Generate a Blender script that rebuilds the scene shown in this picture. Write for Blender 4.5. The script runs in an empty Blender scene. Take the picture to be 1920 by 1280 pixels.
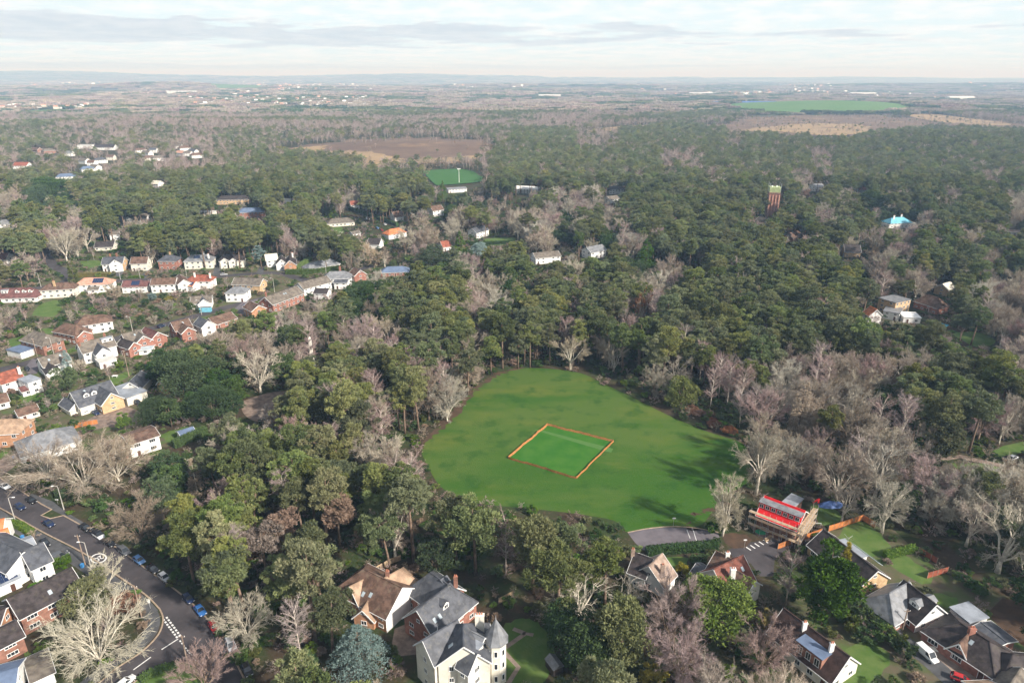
import bpy, bmesh, math, random
import numpy as np
from mathutils import Vector, Matrix
from mathutils.geometry import tessellate_polygon

R = math.radians
rng = np.random.default_rng(11)
random.seed(5)
scn = bpy.context.scene
col = scn.collection

# ---------------------------------------------------------------- camera
CAM_H, FPX, PITCH = 120.0, 1280.0, R(21.25)
cam_data = bpy.data.cameras.new('camera')
cam_data.sensor_width = 36.0
cam_data.lens = 36.0 * FPX / 1920.0
cam_data.clip_start, cam_data.clip_end = 1.0, 90000.0
cam = bpy.data.objects.new('camera', cam_data)
cam.location = (0, 0, CAM_H)
cam.rotation_euler = (R(90) - PITCH, 0, 0)
col.objects.link(cam)
scn.camera = cam

# ---------------------------------------------------------------- sky and sun
SUN_EL, SUN_AZ = R(34), R(127)        # azimuth clockwise from the viewing direction (+Y)
world = bpy.data.worlds.new('World'); scn.world = world; world.use_nodes = True
nt = world.node_tree; nt.nodes.clear()
def nn(tree, typ, **kw):
    n = tree.nodes.new(typ)
    for k, v in kw.items(): setattr(n, k, v)
    return n
def mth(tree, op, a, b=None, c=None, clamp=False):
    n = nn(tree, 'ShaderNodeMath', operation=op, use_clamp=clamp)
    for i, v in enumerate((a, b, c)):
        if v is None: continue
        if isinstance(v, (int, float)): n.inputs[i].default_value = v
        else: tree.links.new(v, n.inputs[i])
    return n.outputs[0]
def mixc(tree, f, a, b):
    n = nn(tree, 'ShaderNodeMix', data_type='RGBA')
    for s, v in ((n.inputs[0], f), (n.inputs[6], a), (n.inputs[7], b)):
        if isinstance(v, (int, float)): s.default_value = v
        elif isinstance(v, (tuple, list)): s.default_value = (*v[:3], 1)
        else: tree.links.new(v, s)
    return n.outputs[2]
def sstep(tree, v, lo, hi):
    n = nn(tree, 'ShaderNodeMapRange', interpolation_type='SMOOTHSTEP')
    tree.links.new(v, n.inputs[0]); n.inputs[1].default_value = lo; n.inputs[2].default_value = hi
    return n.outputs[0]
sky = nn(nt, 'ShaderNodeTexSky', sky_type='NISHITA', sun_disc=False, sun_elevation=SUN_EL, sun_rotation=SUN_AZ,
         altitude=100.0, air_density=1.0, dust_density=1.5, ozone_density=1.0)
skys = nn(nt, 'ShaderNodeVectorMath', operation='SCALE'); nt.links.new(sky.outputs[0], skys.inputs[0]); skys.inputs['Scale'].default_value = 0.075
tc = nn(nt, 'ShaderNodeTexCoord')
sep = nn(nt, 'ShaderNodeSeparateXYZ'); nt.links.new(tc.outputs['Generated'], sep.inputs[0])
elev = mth(nt, 'MAXIMUM', sep.outputs[2], 0.004)
azim = mth(nt, 'ARCTAN2', sep.outputs[0], sep.outputs[1])
lge = mth(nt, 'LOGARITHM', elev, 2.0)
def cloud_noise(sx, sy, ox, detail=6.0):
    cmb = nn(nt, 'ShaderNodeCombineXYZ')
    nt.links.new(mth(nt, 'MULTIPLY_ADD', azim, sx, ox), cmb.inputs[0])
    nt.links.new(mth(nt, 'MULTIPLY', lge, sy), cmb.inputs[1])
    n = nn(nt, 'ShaderNodeTexNoise'); n.inputs['Scale'].default_value = 1.0
    n.inputs['Detail'].default_value = detail; n.inputs['Roughness'].default_value = 0.55
    nt.links.new(cmb.outputs[0], n.inputs['Vector'])
    return n.outputs['Fac']
n1 = cloud_noise(7.0, 2.6, 3.2)
n2 = cloud_noise(22.0, 5.0, 7.7)
# banks of cloud repeat with height: one of them lies about three and a half degrees up
wave = mth(nt, 'COSINE', mth(nt, 'MULTIPLY_ADD', lge, 2.85, 12.54))
side = mth(nt, 'MULTIPLY', azim, -0.19)
dens = mth(nt, 'ADD', mth(nt, 'ADD', mth(nt, 'MULTIPLY', n1, 0.85), mth(nt, 'MULTIPLY', wave, 0.20)), mth(nt, 'ADD', side, mth(nt, 'MULTIPLY', mth(nt, 'SUBTRACT', n2, 0.5), 0.34)))
bank = sstep(nt, dens, 0.54, 0.62)
veil = sstep(nt, n2, 0.36, 0.66)
high = mixc(nt, mth(nt, 'MULTIPLY_ADD', veil, 0.3, 0.25), skys.outputs[0], (0.60, 0.615, 0.635))
pale = mixc(nt, 0.92, high, mixc(nt, veil, (0.585, 0.69, 0.735), (0.70, 0.725, 0.74)))
grey = mixc(nt, veil, (0.445, 0.505, 0.57), (0.52, 0.57, 0.62))
skyc = mixc(nt, mth(nt, 'MULTIPLY', bank, 0.9), pale, grey)
# far above, the broken cloud lets the blue sky through
skyc = mixc(nt, mth(nt, 'MULTIPLY', sstep(nt, sep.outputs[2], 0.12, 0.45), 0.95), skyc, high)
bg = nn(nt, 'ShaderNodeBackground'); nt.links.new(skyc, bg.inputs[0]); bg.inputs[1].default_value = 1.0
wo = nn(nt, 'ShaderNodeOutputWorld'); nt.links.new(bg.outputs[0], wo.inputs[0])

sun_d = bpy.data.lights.new('sun', 'SUN'); sun_d.energy = 4.8; sun_d.angle = R(3.0); sun_d.color = (1.0, 0.945, 0.87)
sun = bpy.data.objects.new('sun', sun_d); col.objects.link(sun)
sdir = Vector((math.sin(SUN_AZ) * math.cos(SUN_EL), math.cos(SUN_AZ) * math.cos(SUN_EL), math.sin(SUN_EL)))
sun.rotation_euler = sdir.to_track_quat('Z', 'Y').to_euler()
sun.location = (0, 0, 300)

vs = scn.view_settings
vs.view_transform = 'Standard'; vs.look = 'None'; vs.gamma = 1.0; vs.exposure = 0.58; vs.use_curve_mapping = False
cy = scn.cycles
cy.max_bounces = 4; cy.diffuse_bounces = 2; cy.glossy_bounces = 2; cy.transmission_bounces = 2; cy.volume_bounces = 0
cy.transparent_max_bounces = 4; cy.caustics_reflective = False; cy.caustics_refractive = False
cy.use_adaptive_sampling = True; cy.adaptive_threshold = 0.02
cy.use_denoising = True

# ---------------------------------------------------------------- pixel <-> place
CP, SP = math.cos(PITCH), math.sin(PITCH)
def P(px, py, z=0.0):
    """Where the photograph's pixel (1920 x 1280) meets the level plane at height z."""
    a, b = (px - 960.0) / FPX, (640.0 - py) / FPX
    d = np.array([a, CP + b * SP, -SP + b * CP])
    t = (z - CAM_H) / d[2]
    return np.array([d[0] * t, d[1] * t, z])
def proj(x, y, z):
    fx = np.asarray(x, float); fy = np.asarray(y, float); fz = np.asarray(z, float) - CAM_H
    dep = fy * CP - fz * SP; up = fy * SP + fz * CP
    return 960 + FPX * fx / dep, 640 - FPX * up / dep
def hgt(x, y):
    """Height of the land: level near by, low hills far off."""
    x = np.asarray(x, float); y = np.asarray(y, float)
    h = np.zeros(np.broadcast(x, y).shape)
    for cx, cy_, sx, sy, a in HILLS:
        h = h + a * np.exp(-((x - cx) / sx) ** 2 - ((y - cy_) / sy) ** 2)
    r = np.sqrt(x * x + y * y)
    w = np.clip((r - 1500) / 2500, 0, 1)
    h = h + w * (9 * np.sin(x / 610 + 1.3) * np.sin(y / 830) + 7 * np.sin(x / 1400 + y / 1900) + 5 * np.sin(x / 290 - y / 450))
    return h
HILLS = [(1240, 2750, 420, 330, 30), (-170, 1230, 170, 120, 13), (820, 1250, 420, 160, 12), (-900, 1650, 500, 200, 14),
         (-9500, 14500, 4200, 1900, 185), (-2600, 15500, 2600, 1700, 112), (1500, 16500, 5200, 1500, 70), (9500, 16500, 5200, 1500, 60),
         (-2600, 6200, 1500, 600, 46), (600, 7200, 1700, 650, 34), (4800, 7600, 1900, 800, 30)]

# ---------------------------------------------------------------- materials
MATS = {}
def mat(name, base, rough=0.85, var=0.12, scale=0.35, other=None, bump=0.0, spec=0.25, metallic=0.0, detail=5.0, obj_var=0.0, wear=None):
    """Principled surface whose colour drifts with noise; other = second colour mixed in by the noise."""
    if name in MATS: return MATS[name]
    m = bpy.data.materials.new(name); m.use_nodes = True
    t = m.node_tree; b = t.nodes['Principled BSDF']
    b.inputs['Roughness'].default_value = rough; b.inputs['Specular IOR Level'].default_value = spec; b.inputs['Metallic'].default_value = metallic
    geo = nn(t, 'ShaderNodeNewGeometry')
    no = nn(t, 'ShaderNodeTexNoise'); no.inputs['Scale'].default_value = scale; no.inputs['Detail'].default_value = detail
    no.inputs['Roughness'].default_value = 0.62
    t.links.new(geo.outputs['Position'], no.inputs['Vector'])
    f = sstep(t, no.outputs['Fac'], 0.33, 0.67)
    oth = other if other else tuple(min(1, c * (1 + 2.2 * var)) for c in base)
    c0 = base if other else tuple(c * (1 - var) for c in base)
    c = mixc(t, f, c0, oth)
    if wear:
        n2 = nn(t, 'ShaderNodeTexNoise'); n2.inputs['Scale'].default_value = wear[1]; n2.inputs['Detail'].default_value = 6
        t.links.new(geo.outputs['Position'], n2.inputs['Vector'])
        c = mixc(t, mth(t, 'MULTIPLY', sstep(t, n2.outputs['Fac'], 0.52, 0.72), wear[2] if len(wear) > 2 else 0.7), c, wear[0])
    if obj_var:
        oi = nn(t, 'ShaderNodeObjectInfo')
        hs = nn(t, 'ShaderNodeHueSaturation')
        t.links.new(mth(t, 'MULTIPLY_ADD', oi.outputs['Random'], obj_var * 2, 1 - obj_var), hs.inputs['Value'])
        t.links.new(c, hs.inputs['Color']); c = hs.outputs[0]
    t.links.new(c, b.inputs['Base Color'])
    if bump:
        bp = nn(t, 'ShaderNodeBump'); bp.inputs['Strength'].default_value = bump; bp.inputs['Distance'].default_value = 0.1
        n3 = nn(t, 'ShaderNodeTexNoise'); n3.inputs['Scale'].default_value = scale * 9; n3.inputs['Detail'].default_value = 4
        t.links.new(geo.outputs['Position'], n3.inputs['Vector'])
        t.links.new(n3.outputs['Fac'], bp.inputs['Height']); t.links.new(bp.outputs[0], b.inputs['Normal'])
    MATS[name] = m
    return m
def leaf_mat(name, c_dark, c_mid, c_light, trans=0.12, rough=0.7, hue=0.012):
    """Foliage or twig colour: varies from tree to tree and clump to clump."""
    m = bpy.data.materials.new(name); m.use_nodes = True
    t = m.node_tree; b = t.nodes['Principled BSDF']; b.inputs['Roughness'].default_value = rough; b.inputs['Specular IOR Level'].default_value = 0.15
    at = nn(t, 'ShaderNodeAttribute', attribute_name='tint'); oi = nn(t, 'ShaderNodeObjectInfo')
    f = mth(t, 'ADD', mth(t, 'MULTIPLY', at.outputs['Fac'], 0.55), mth(t, 'MULTIPLY', oi.outputs['Random'], 0.45))
    cr = nn(t, 'ShaderNodeValToRGB'); e = cr.color_ramp.elements
    e[0].position = 0.12; e[0].color = (*c_dark, 1); e[1].position = 0.88; e[1].color = (*c_light, 1)
    k = cr.color_ramp.elements.new(0.5); k.color = (*c_mid, 1)
    t.links.new(f, cr.inputs[0])
    wn = nn(t, 'ShaderNodeTexWhiteNoise', noise_dimensions='1D'); t.links.new(mth(t, 'MULTIPLY', oi.outputs['Random'], 91.7), wn.inputs['W'])
    ws = nn(t, 'ShaderNodeSeparateColor'); t.links.new(wn.outputs['Color'], ws.inputs[0])
    hs = nn(t, 'ShaderNodeHueSaturation'); t.links.new(cr.outputs[0], hs.inputs['Color'])
    t.links.new(mth(t, 'MULTIPLY_ADD', ws.outputs[0], hue * 2, 0.5 - hue), hs.inputs['Hue'])
    t.links.new(mth(t, 'MULTIPLY_ADD', ws.outputs[1], 0.45, 0.72), hs.inputs['Saturation'])
    t.links.new(mth(t, 'MULTIPLY_ADD', ws.outputs[2], 0.5, 0.78), hs.inputs['Value'])
    t.links.new(hs.outputs[0], b.inputs['Base Color'])
    if trans:
        tr = nn(t, 'ShaderNodeBsdfTranslucent'); t.links.new(hs.outputs[0], tr.inputs[0])
        mx = nn(t, 'ShaderNodeMixShader'); mx.inputs[0].default_value = trans
        t.links.new(b.outputs[0], mx.inputs[1]); t.links.new(tr.outputs[0], mx.inputs[2])
        t.links.new(mx.outputs[0], t.nodes['Material Output'].inputs[0])
    MATS[name] = m
    return m
def M(n): return MATS[n]

mat('cream', (0.74, 0.70, 0.60), var=0.05, wear=((0.42, 0.38, 0.30), 0.5, 0.45))
mat('white', (0.80, 0.79, 0.76), var=0.04, wear=((0.55, 0.53, 0.49), 0.45, 0.4))
mat('greywall', (0.50, 0.49, 0.46), var=0.08)
mat('brick', (0.265, 0.135, 0.098), var=0.18, scale=0.8)
mat('redbrick', (0.305, 0.142, 0.105), var=0.15, scale=0.8)
mat('orangebrick', (0.42, 0.222, 0.128), var=0.12, scale=0.8)
mat('tanbrick', (0.52, 0.36, 0.21), var=0.12, scale=0.8)
mat('brownbrick', (0.22, 0.12, 0.085), var=0.18, scale=0.8)
mat('slate', (0.072, 0.076, 0.088), rough=0.6, var=0.22, scale=0.6, wear=((0.15, 0.148, 0.14), 0.9, 0.65), spec=0.35)
mat('lightslate', (0.175, 0.18, 0.19), rough=0.5, var=0.2, scale=0.6, wear=((0.27, 0.26, 0.24), 0.8, 0.6), spec=0.4)
mat('darktile', (0.042, 0.034, 0.034), rough=0.7, var=0.3, scale=0.7, wear=((0.10, 0.085, 0.06), 0.9, 0.5))
mat('browntile', (0.115, 0.07, 0.052), rough=0.8, var=0.3, scale=0.6, wear=((0.20, 0.155, 0.11), 0.7, 0.7))
mat('greytile', (0.135, 0.115, 0.095), rough=0.8, var=0.25, scale=0.6, wear=((0.21, 0.185, 0.14), 0.7, 0.7))
mat('tantile', (0.34, 0.232, 0.158), rough=0.8, var=0.2, scale=0.5, wear=((0.25, 0.175, 0.12), 0.9, 0.7))
mat('greytan', (0.29, 0.215, 0.17), rough=0.8, var=0.2, scale=0.5, wear=((0.2, 0.15, 0.12), 0.9, 0.7))
mat('rustbrown', (0.165, 0.062, 0.045), rough=0.8, var=0.25, scale=0.6, wear=((0.10, 0.06, 0.045), 0.8, 0.6))
mat('redtile', (0.24, 0.078, 0.05), rough=0.8, var=0.25, scale=0.6, wear=((0.16, 0.09, 0.06), 0.8, 0.6))
mat('orangetile', (0.50, 0.17, 0.07), rough=0.8, var=0.2, scale=0.6, wear=((0.30, 0.13, 0.07), 0.8, 0.6))
mat('pinktile', (0.47, 0.26, 0.19), rough=0.8, var=0.15, scale=0.6)
mat('chocotile', (0.055, 0.033, 0.028), rough=0.8, var=0.25, scale=0.6)
mat('maroontile', (0.13, 0.06, 0.055), rough=0.8, var=0.25, scale=0.6)
mat('paleroof', (0.62, 0.58, 0.48), rough=0.7, var=0.1)
mat('leadgrey', (0.26, 0.28, 0.31), rough=0.5, var=0.15, spec=0.5)
mat('blueroof', (0.16, 0.44, 0.56), rough=0.6, var=0.12)
mat('bluegrey', (0.12, 0.16, 0.24), rough=0.5, var=0.12)
mat('membrane', (0.66, 0.018, 0.022), rough=0.55, var=0.12, scale=0.9)
mat('paint', (0.82, 0.82, 0.80), rough=0.5, var=0.03)
mat('glass', (0.025, 0.03, 0.036), rough=0.08, var=0.1, spec=0.8)
mat('glassroof', (0.40, 0.47, 0.50), rough=0.12, var=0.1, spec=0.7)
mat('solar', (0.02, 0.035, 0.085), rough=0.15, var=0.1, spec=0.7)
mat('door', (0.11, 0.055, 0.04), rough=0.5)
mat('claypot', (0.46, 0.18, 0.11), rough=0.8)
mat('asphalt', (0.062, 0.055, 0.058), rough=0.9, var=0.15, scale=0.12, wear=((0.095, 0.078, 0.078), 0.5, 0.7))
mat('carpark', (0.13, 0.115, 0.125), rough=0.9, var=0.12, scale=0.2)
mat('pavement', (0.085, 0.085, 0.088), rough=0.9, var=0.15, scale=0.3)
mat('paving', (0.24, 0.185, 0.15), rough=0.9, var=0.15, scale=0.5)
mat('gravel', (0.20, 0.15, 0.12), rough=0.95, var=0.22, scale=0.5, bump=0.3)
mat('kerb', (0.34, 0.26, 0.19), rough=0.9, var=0.12, scale=1.0)
mat('roadpaint', (0.72, 0.71, 0.68), rough=0.8, var=0.06, scale=2.0)
mat('lawn', (0.070, 0.132, 0.024), other=(0.110, 0.160, 0.042), rough=0.95, scale=0.25, bump=0.3)
mat('garden', (0.075, 0.092, 0.034), other=(0.125, 0.098, 0.066), rough=0.95, scale=0.22, bump=0.3, wear=((0.075, 0.135, 0.028), 0.13, 0.9))
mat('pitchgrass', (0.035, 0.12, 0.022), other=(0.05, 0.14, 0.03), rough=0.95, scale=0.2)
mat('square', (0.026, 0.125, 0.009), other=(0.050, 0.150, 0.015), rough=0.95, scale=0.16)
mat('strip', (0.070, 0.165, 0.036), other=(0.085, 0.175, 0.044), rough=0.95, scale=0.3)
mat('landfill', (0.075, 0.17, 0.035), other=(0.095, 0.18, 0.045), rough=0.95, scale=0.01)
mat('heath', (0.125, 0.082, 0.062), other=(0.17, 0.115, 0.08), rough=0.95, scale=0.02, wear=((0.30, 0.20, 0.115), 0.013, 0.8))
mat('drygrass', (0.36, 0.25, 0.135), other=(0.28, 0.20, 0.12), rough=0.95, scale=0.02, wear=((0.15, 0.10, 0.075), 0.012, 0.8))
mat('leaflitter', (0.065, 0.042, 0.028), other=(0.105, 0.064, 0.04), rough=0.95, scale=0.3, bump=0.3)
mat('bark', (0.17, 0.125, 0.09), rough=0.95, var=0.25, scale=1.2)
mat('pinebark', (0.17, 0.118, 0.085), rough=0.95, var=0.25, scale=1.2)
mat('birchbark', (0.50, 0.43, 0.37), rough=0.9, var=0.2, scale=1.5)
mat('paleoak', (0.54, 0.49, 0.40), rough=0.9, var=0.2, scale=1.5)
mat('fence', (0.46, 0.17, 0.055), rough=0.85, var=0.15, scale=1.0, obj_var=0.12)
mat('redfence', (0.29, 0.085, 0.05), rough=0.85, var=0.15, scale=1.0, obj_var=0.12)
mat('timber', (0.46, 0.34, 0.22), rough=0.85, var=0.15, scale=1.0)
mat('netting', (0.34, 0.15, 0.05), rough=0.9, var=0.15, scale=1.5)
mat('metal', (0.50, 0.50, 0.50), rough=0.45, var=0.05, metallic=0.4)
mat('polewood', (0.29, 0.22, 0.17), rough=0.9, var=0.15)
mat('concrete', (0.44, 0.42, 0.38), rough=0.9, var=0.1)
mat('stone', (0.68, 0.65, 0.58), rough=0.85, var=0.08)
mat('black', (0.018, 0.018, 0.02), rough=0.6, var=0.1)
mat('tyre', (0.02, 0.02, 0.02), rough=0.9, var=0.1)
mat('bluebin', (0.06, 0.24, 0.52), rough=0.5)
mat('tarpblue', (0.07, 0.13, 0.32), rough=0.5, var=0.2, scale=1.0)
mat('tarpgreen', (0.03, 0.34, 0.16), rough=0.5, var=0.15)
mat('redplastic', (0.60, 0.03, 0.03), rough=0.4)
mat('yellowcover', (0.74, 0.60, 0.05), rough=0.6)
mat('towergreen', (0.36, 0.42, 0.20), rough=0.7, var=0.12)
mat('skin', (0.55, 0.36, 0.27), rough=0.6)
mat('coat', (0.05, 0.07, 0.11), rough=0.8)
mat('pool', (0.05, 0.35, 0.55), rough=0.1, spec=0.6)
for nm, c in (('carblack', (0.012, 0.012, 0.015)), ('carnavy', (0.012, 0.025, 0.075)), ('carblue', (0.035, 0.13, 0.36)), ('carpaleblue', (0.13, 0.27, 0.52)),
              ('carwhite', (0.78, 0.78, 0.77)), ('carred', (0.42, 0.02, 0.02)), ('carsilver', (0.42, 0.43, 0.45)), ('cargrey', (0.10, 0.105, 0.115))):
    mat(nm, c, rough=0.22, var=0.03, spec=0.6)
leaf_mat('pineleaf', (0.104, 0.132, 0.052), (0.170, 0.196, 0.074), (0.255, 0.268, 0.106), trans=0.2, hue=0.03)
leaf_mat('darkleaf', (0.034, 0.066, 0.022), (0.058, 0.102, 0.030), (0.095, 0.142, 0.046))
leaf_mat('brightleaf', (0.06, 0.12, 0.022), (0.10, 0.165, 0.03), (0.16, 0.215, 0.05))
leaf_mat('oliveleaf', (0.075, 0.095, 0.03), (0.13, 0.145, 0.05), (0.185, 0.195, 0.075))
leaf_mat('goldleaf', (0.18, 0.17, 0.03), (0.32, 0.26, 0.045), (0.46, 0.36, 0.07))
leaf_mat('blueleaf', (0.12, 0.175, 0.165), (0.19, 0.25, 0.235), (0.27, 0.335, 0.315))
leaf_mat('hedgeleaf', (0.055, 0.10, 0.02), (0.095, 0.155, 0.028), (0.16, 0.21, 0.04))
leaf_mat('twig', (0.25, 0.202, 0.155), (0.345, 0.288, 0.222), (0.43, 0.37, 0.295), trans=0)
leaf_mat('paletwig', (0.33, 0.295, 0.23), (0.43, 0.39, 0.305), (0.53, 0.485, 0.39), trans=0)
leaf_mat('birchtwig', (0.245, 0.170, 0.158), (0.325, 0.238, 0.22), (0.40, 0.308, 0.286), trans=0)
leaf_mat('tantwig', (0.40, 0.30, 0.18), (0.52, 0.40, 0.26), (0.62, 0.49, 0.33), trans=0)
leaf_mat('brownleaf', (0.15, 0.105, 0.078), (0.22, 0.16, 0.12), (0.29, 0.215, 0.165), trans=0.1)
leaf_mat('rustleaf', (0.20, 0.095, 0.055), (0.29, 0.15, 0.09), (0.36, 0.20, 0.12), trans=0.1)

# ---------------------------------------------------------------- mesh helpers
def link(o, parent=None):
    col.objects.link(o)
    if parent is not None: o.parent = parent
    return o
def mesh_from(name, v, f, mats, mi=None, tint=None, smooth=False):
    me = bpy.data.meshes.new(name)
    v = np.asarray(v, np.float32)
    if isinstance(f, np.ndarray) and f.ndim == 2:
        n, k = f.shape
        me.vertices.add(len(v)); me.vertices.foreach_set('co', v.ravel())
        me.loops.add(n * k); me.loops.foreach_set('vertex_index', f.astype(np.int32).ravel())
        me.polygons.add(n); me.polygons.foreach_set('loop_start', np.arange(0, n * k, k, dtype=np.int32))
        me.update(calc_edges=True)
    else:
        me.from_pydata([tuple(map(float, p)) for p in v], [], [tuple(map(int, q)) for q in f])
        me.update()
    for m in (mats if isinstance(mats, (list, tuple)) else [mats]):
        me.materials.append(M(m) if isinstance(m, str) else m)
    if mi is not None: me.polygons.foreach_set('material_index', np.asarray(mi, np.int32))
    if tint is not None:
        a = me.attributes.new('tint', 'FLOAT', 'POINT'); a.data.foreach_set('value', np.asarray(tint, np.float32))
    if smooth: me.polygons.foreach_set('use_smooth', np.ones(len(me.polygons), bool))
    return me
def obj(name, me, parent=None, loc=(0, 0, 0), rz=0.0):
    o = bpy.data.objects.new(name, me); o.location = loc; o.rotation_euler = (0, 0, rz)
    return link(o, parent)
def tag(o, label, cat, group=None):
    o['label'] = label; o['category'] = cat
    if group: o['group'] = group
    return o
def thing(name, label, cat, loc=(0, 0, 0), rz=0.0, group=None):
    o = bpy.data.objects.new(name, None); o.location = loc; o.rotation_euler = (0, 0, rz); o.empty_display_size = 0.5
    link(o); return tag(o, label, cat, group)
def struct(name, me, parent=None):
    o = obj(name, me, parent)
    if parent is None: o['kind'] = 'structure'
    return o
class MB:
    """Collects shapes into one mesh."""
    def __init__(s): s.v, s.f, s.m = [], [], []
    def add(s, v, f, m=0):
        k = len(s.v); s.v += [tuple(map(float, p)) for p in v]; s.f += [tuple(i + k for i in q) for q in f]; s.m += [m] * len(f)
        return s
    def box(s, c, d, m=0, rz=0.0, top=1.0):
        cx, cy_, cz = c; hx, hy, hz = d[0] / 2, d[1] / 2, d[2] / 2
        cs, sn = math.cos(rz), math.sin(rz); v = []
        for z in (-hz, hz):
            k = top if z > 0 else 1.0
            for x, y in ((-hx, -hy), (hx, -hy), (hx, hy), (-hx, hy)):
                v.append((cx + (x * cs - y * sn) * k, cy_ + (x * sn + y * cs) * k, cz + z))
        return s.add(v, [(3, 2, 1, 0), (4, 5, 6, 7), (0, 1, 5, 4), (1, 2, 6, 5), (2, 3, 7, 6), (3, 0, 4, 7)], m)
    def bar(s, a, b, w, h=None, m=0):
        a = Vector(a); b = Vector(b); d = (b - a); h = h or w
        if d.length < 1e-6: return s
        d.normalize(); up = Vector((0, 0, 1)) if abs(d.z) < 0.95 else Vector((0, 1, 0))
        sd = d.cross(up).normalized() * (w / 2); u = sd.cross(d).normalized() * (h / 2)
        v = [p + i * sd + j * u for p in (a, b) for i, j in ((-1, -1), (1, -1), (1, 1), (-1, 1))]
        return s.add(v, [(0, 1, 2, 3), (7, 6, 5, 4), (0, 4, 5, 1), (1, 5, 6, 2), (2, 6, 7, 3), (3, 7, 4, 0)], m)
    def tube(s, pts, rad, n=6, m=0, cap=True):
        pts = [Vector(p) for p in pts]; rad = rad if isinstance(rad, (list, tuple)) else [rad] * len(pts); k0 = len(s.v); v = []; f = []
        for i, p in enumerate(pts):
            d = (pts[min(i + 1, len(pts) - 1)] - pts[max(i - 1, 0)]).normalized()
            up = Vector((0, 0, 1)) if abs(d.z) < 0.9 else Vector((1, 0, 0))
            a = d.cross(up).normalized(); b = d.cross(a)
            for j in range(n):
                t = 2 * math.pi * j / n; v.append(p + (a * math.cos(t) + b * math.sin(t)) * rad[i])
        for i in range(len(pts) - 1):
            for j in range(n):
                f.append((i * n + j, i * n + (j + 1) % n, (i + 1) * n + (j + 1) % n, (i + 1) * n + j))
        if cap: f += [tuple(range(n - 1, -1, -1)), tuple((len(pts) - 1) * n + j for j in range(n))]
        return s.add(v, f, m)
    def prism(s, poly, z0, z1, m=0):
        n = len(poly); v = [(p[0], p[1], z0) for p in poly] + [(p[0], p[1], z1) for p in poly]
        return s.add(v, [tuple(range(n - 1, -1, -1)), tuple(range(n, 2 * n))] + [(i, (i + 1) % n, n + (i + 1) % n, n + i) for i in range(n)], m)
    def mesh(s, name, mats, smooth=False): return mesh_from(name, s.v, s.f, mats, s.m, smooth=smooth)
    def build(s, name, mats, parent=None, loc=(0, 0, 0), rz=0.0): return obj(name, s.mesh(name, mats), parent, loc, rz)

# where trees may not stand (plan view) and what they may not hide (photo view)
OX0, OY0, OC, ONX, ONY = -760.0, 40.0, 1.5, 1014, 640
occ = np.zeros((ONY, ONX), bool)
clear = np.zeros((330, 480), np.float32)
def inside(poly, x, y):
    poly = np.asarray(poly, float); r = np.zeros(x.shape, bool); n = len(poly)
    for i in range(n):
        x0, y0 = poly[i][:2]; x1, y1 = poly[(i + 1) % n][:2]
        c = (y0 > y) != (y1 > y)
        with np.errstate(divide='ignore', invalid='ignore'):
            r ^= c & (x < (x1 - x0) * (y - y0) / (y1 - y0 + 1e-12) + x0)
    return r
GX, GY = np.meshgrid(OX0 + OC * (np.arange(ONX) + .5), OY0 + OC * (np.arange(ONY) + .5))
def occupy(poly):
    poly = np.asarray(poly)[:, :2]
    j0, j1 = np.clip(((poly[:, 0].min() - OX0) / OC - 1, (poly[:, 0].max() - OX0) / OC + 2), 0, ONX).astype(int)
    i0, i1 = np.clip(((poly[:, 1].min() - OY0) / OC - 1, (poly[:, 1].max() - OY0) / OC + 2), 0, ONY).astype(int)
    if j1 > j0 and i1 > i0: occ[i0:i1, j0:j1] |= inside(poly, GX[i0:i1, j0:j1], GY[i0:i1, j0:j1])
PXG, PYG = np.meshgrid(np.arange(480) * 4 + 2.0, np.arange(330) * 4 + 2.0)
def keep_clear(ppoly, dist=None):
    msk = inside(ppoly, PXG, PYG)
    if dist is None:
        b = (640.0 - PYG) / FPX; dz = -SP + b * CP
        d = np.where(dz < -1e-3, (CP + b * SP) * CAM_H / np.maximum(-dz, 1e-3), 1e5)
    else: d = np.full(PXG.shape, dist)
    clear[msk] = np.maximum(clear[msk], d[msk])
def occupied(x, y):
    j = ((x - OX0) / OC).astype(int); i = ((y - OY0) / OC).astype(int)
    ok = (j >= 0) & (j < ONX) & (i >= 0) & (i < ONY)
    r = np.zeros(x.shape, bool); r[ok] = occ[i[ok], j[ok]]
    return r
def poly_mesh(name, pts, m, z):
    """A level sheet over the outline pts (plan points)."""
    v = [Vector((p[0], p[1], z)) for p in pts]
    tri = tessellate_polygon([v])
    f = []
    for t in tri:
        a, b, c = (v[i] for i in t)
        f.append(t if (b - a).cross(c - a).z > 0 else (t[0], t[2], t[1]))
    return mesh_from(name, v, f, m)
def smooth_line(pts, n=6):
    pts = [np.array(p, float) for p in pts]; out = []
    for i in range(len(pts) - 1):
        p0, p1, p2, p3 = pts[max(i - 1, 0)], pts[i], pts[i + 1], pts[min(i + 2, len(pts) - 1)]
        for k in range(n):
            t = k / n
            out.append(0.5 * ((2 * p1) + (-p0 + p2) * t + (2 * p0 - 5 * p1 + 4 * p2 - p3) * t * t + (-p0 + 3 * p1 - 3 * p2 + p3) * t ** 3))
    out.append(pts[-1]); return out
def sheet(name, ppts, m, z, smooth=0, block=True, hold=True, parent=None, rough=0.0):
    """A sheet on the ground whose outline is given in photo pixels."""
    w = [P(*p)[:2] for p in ppts]
    if smooth: w = smooth_line(w + [w[0]], smooth)[:-1]
    if rough:
        w = smooth_line(w + [w[0]], 4)[:-1]; w = [q + rng.normal(0, rough, 2) for q in w]
    o = struct(name, poly_mesh(name, w, m, z), parent)
    if block: occupy(w)
    if hold: keep_clear([proj(p[0], p[1], 0) for p in w])
    return o
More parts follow.
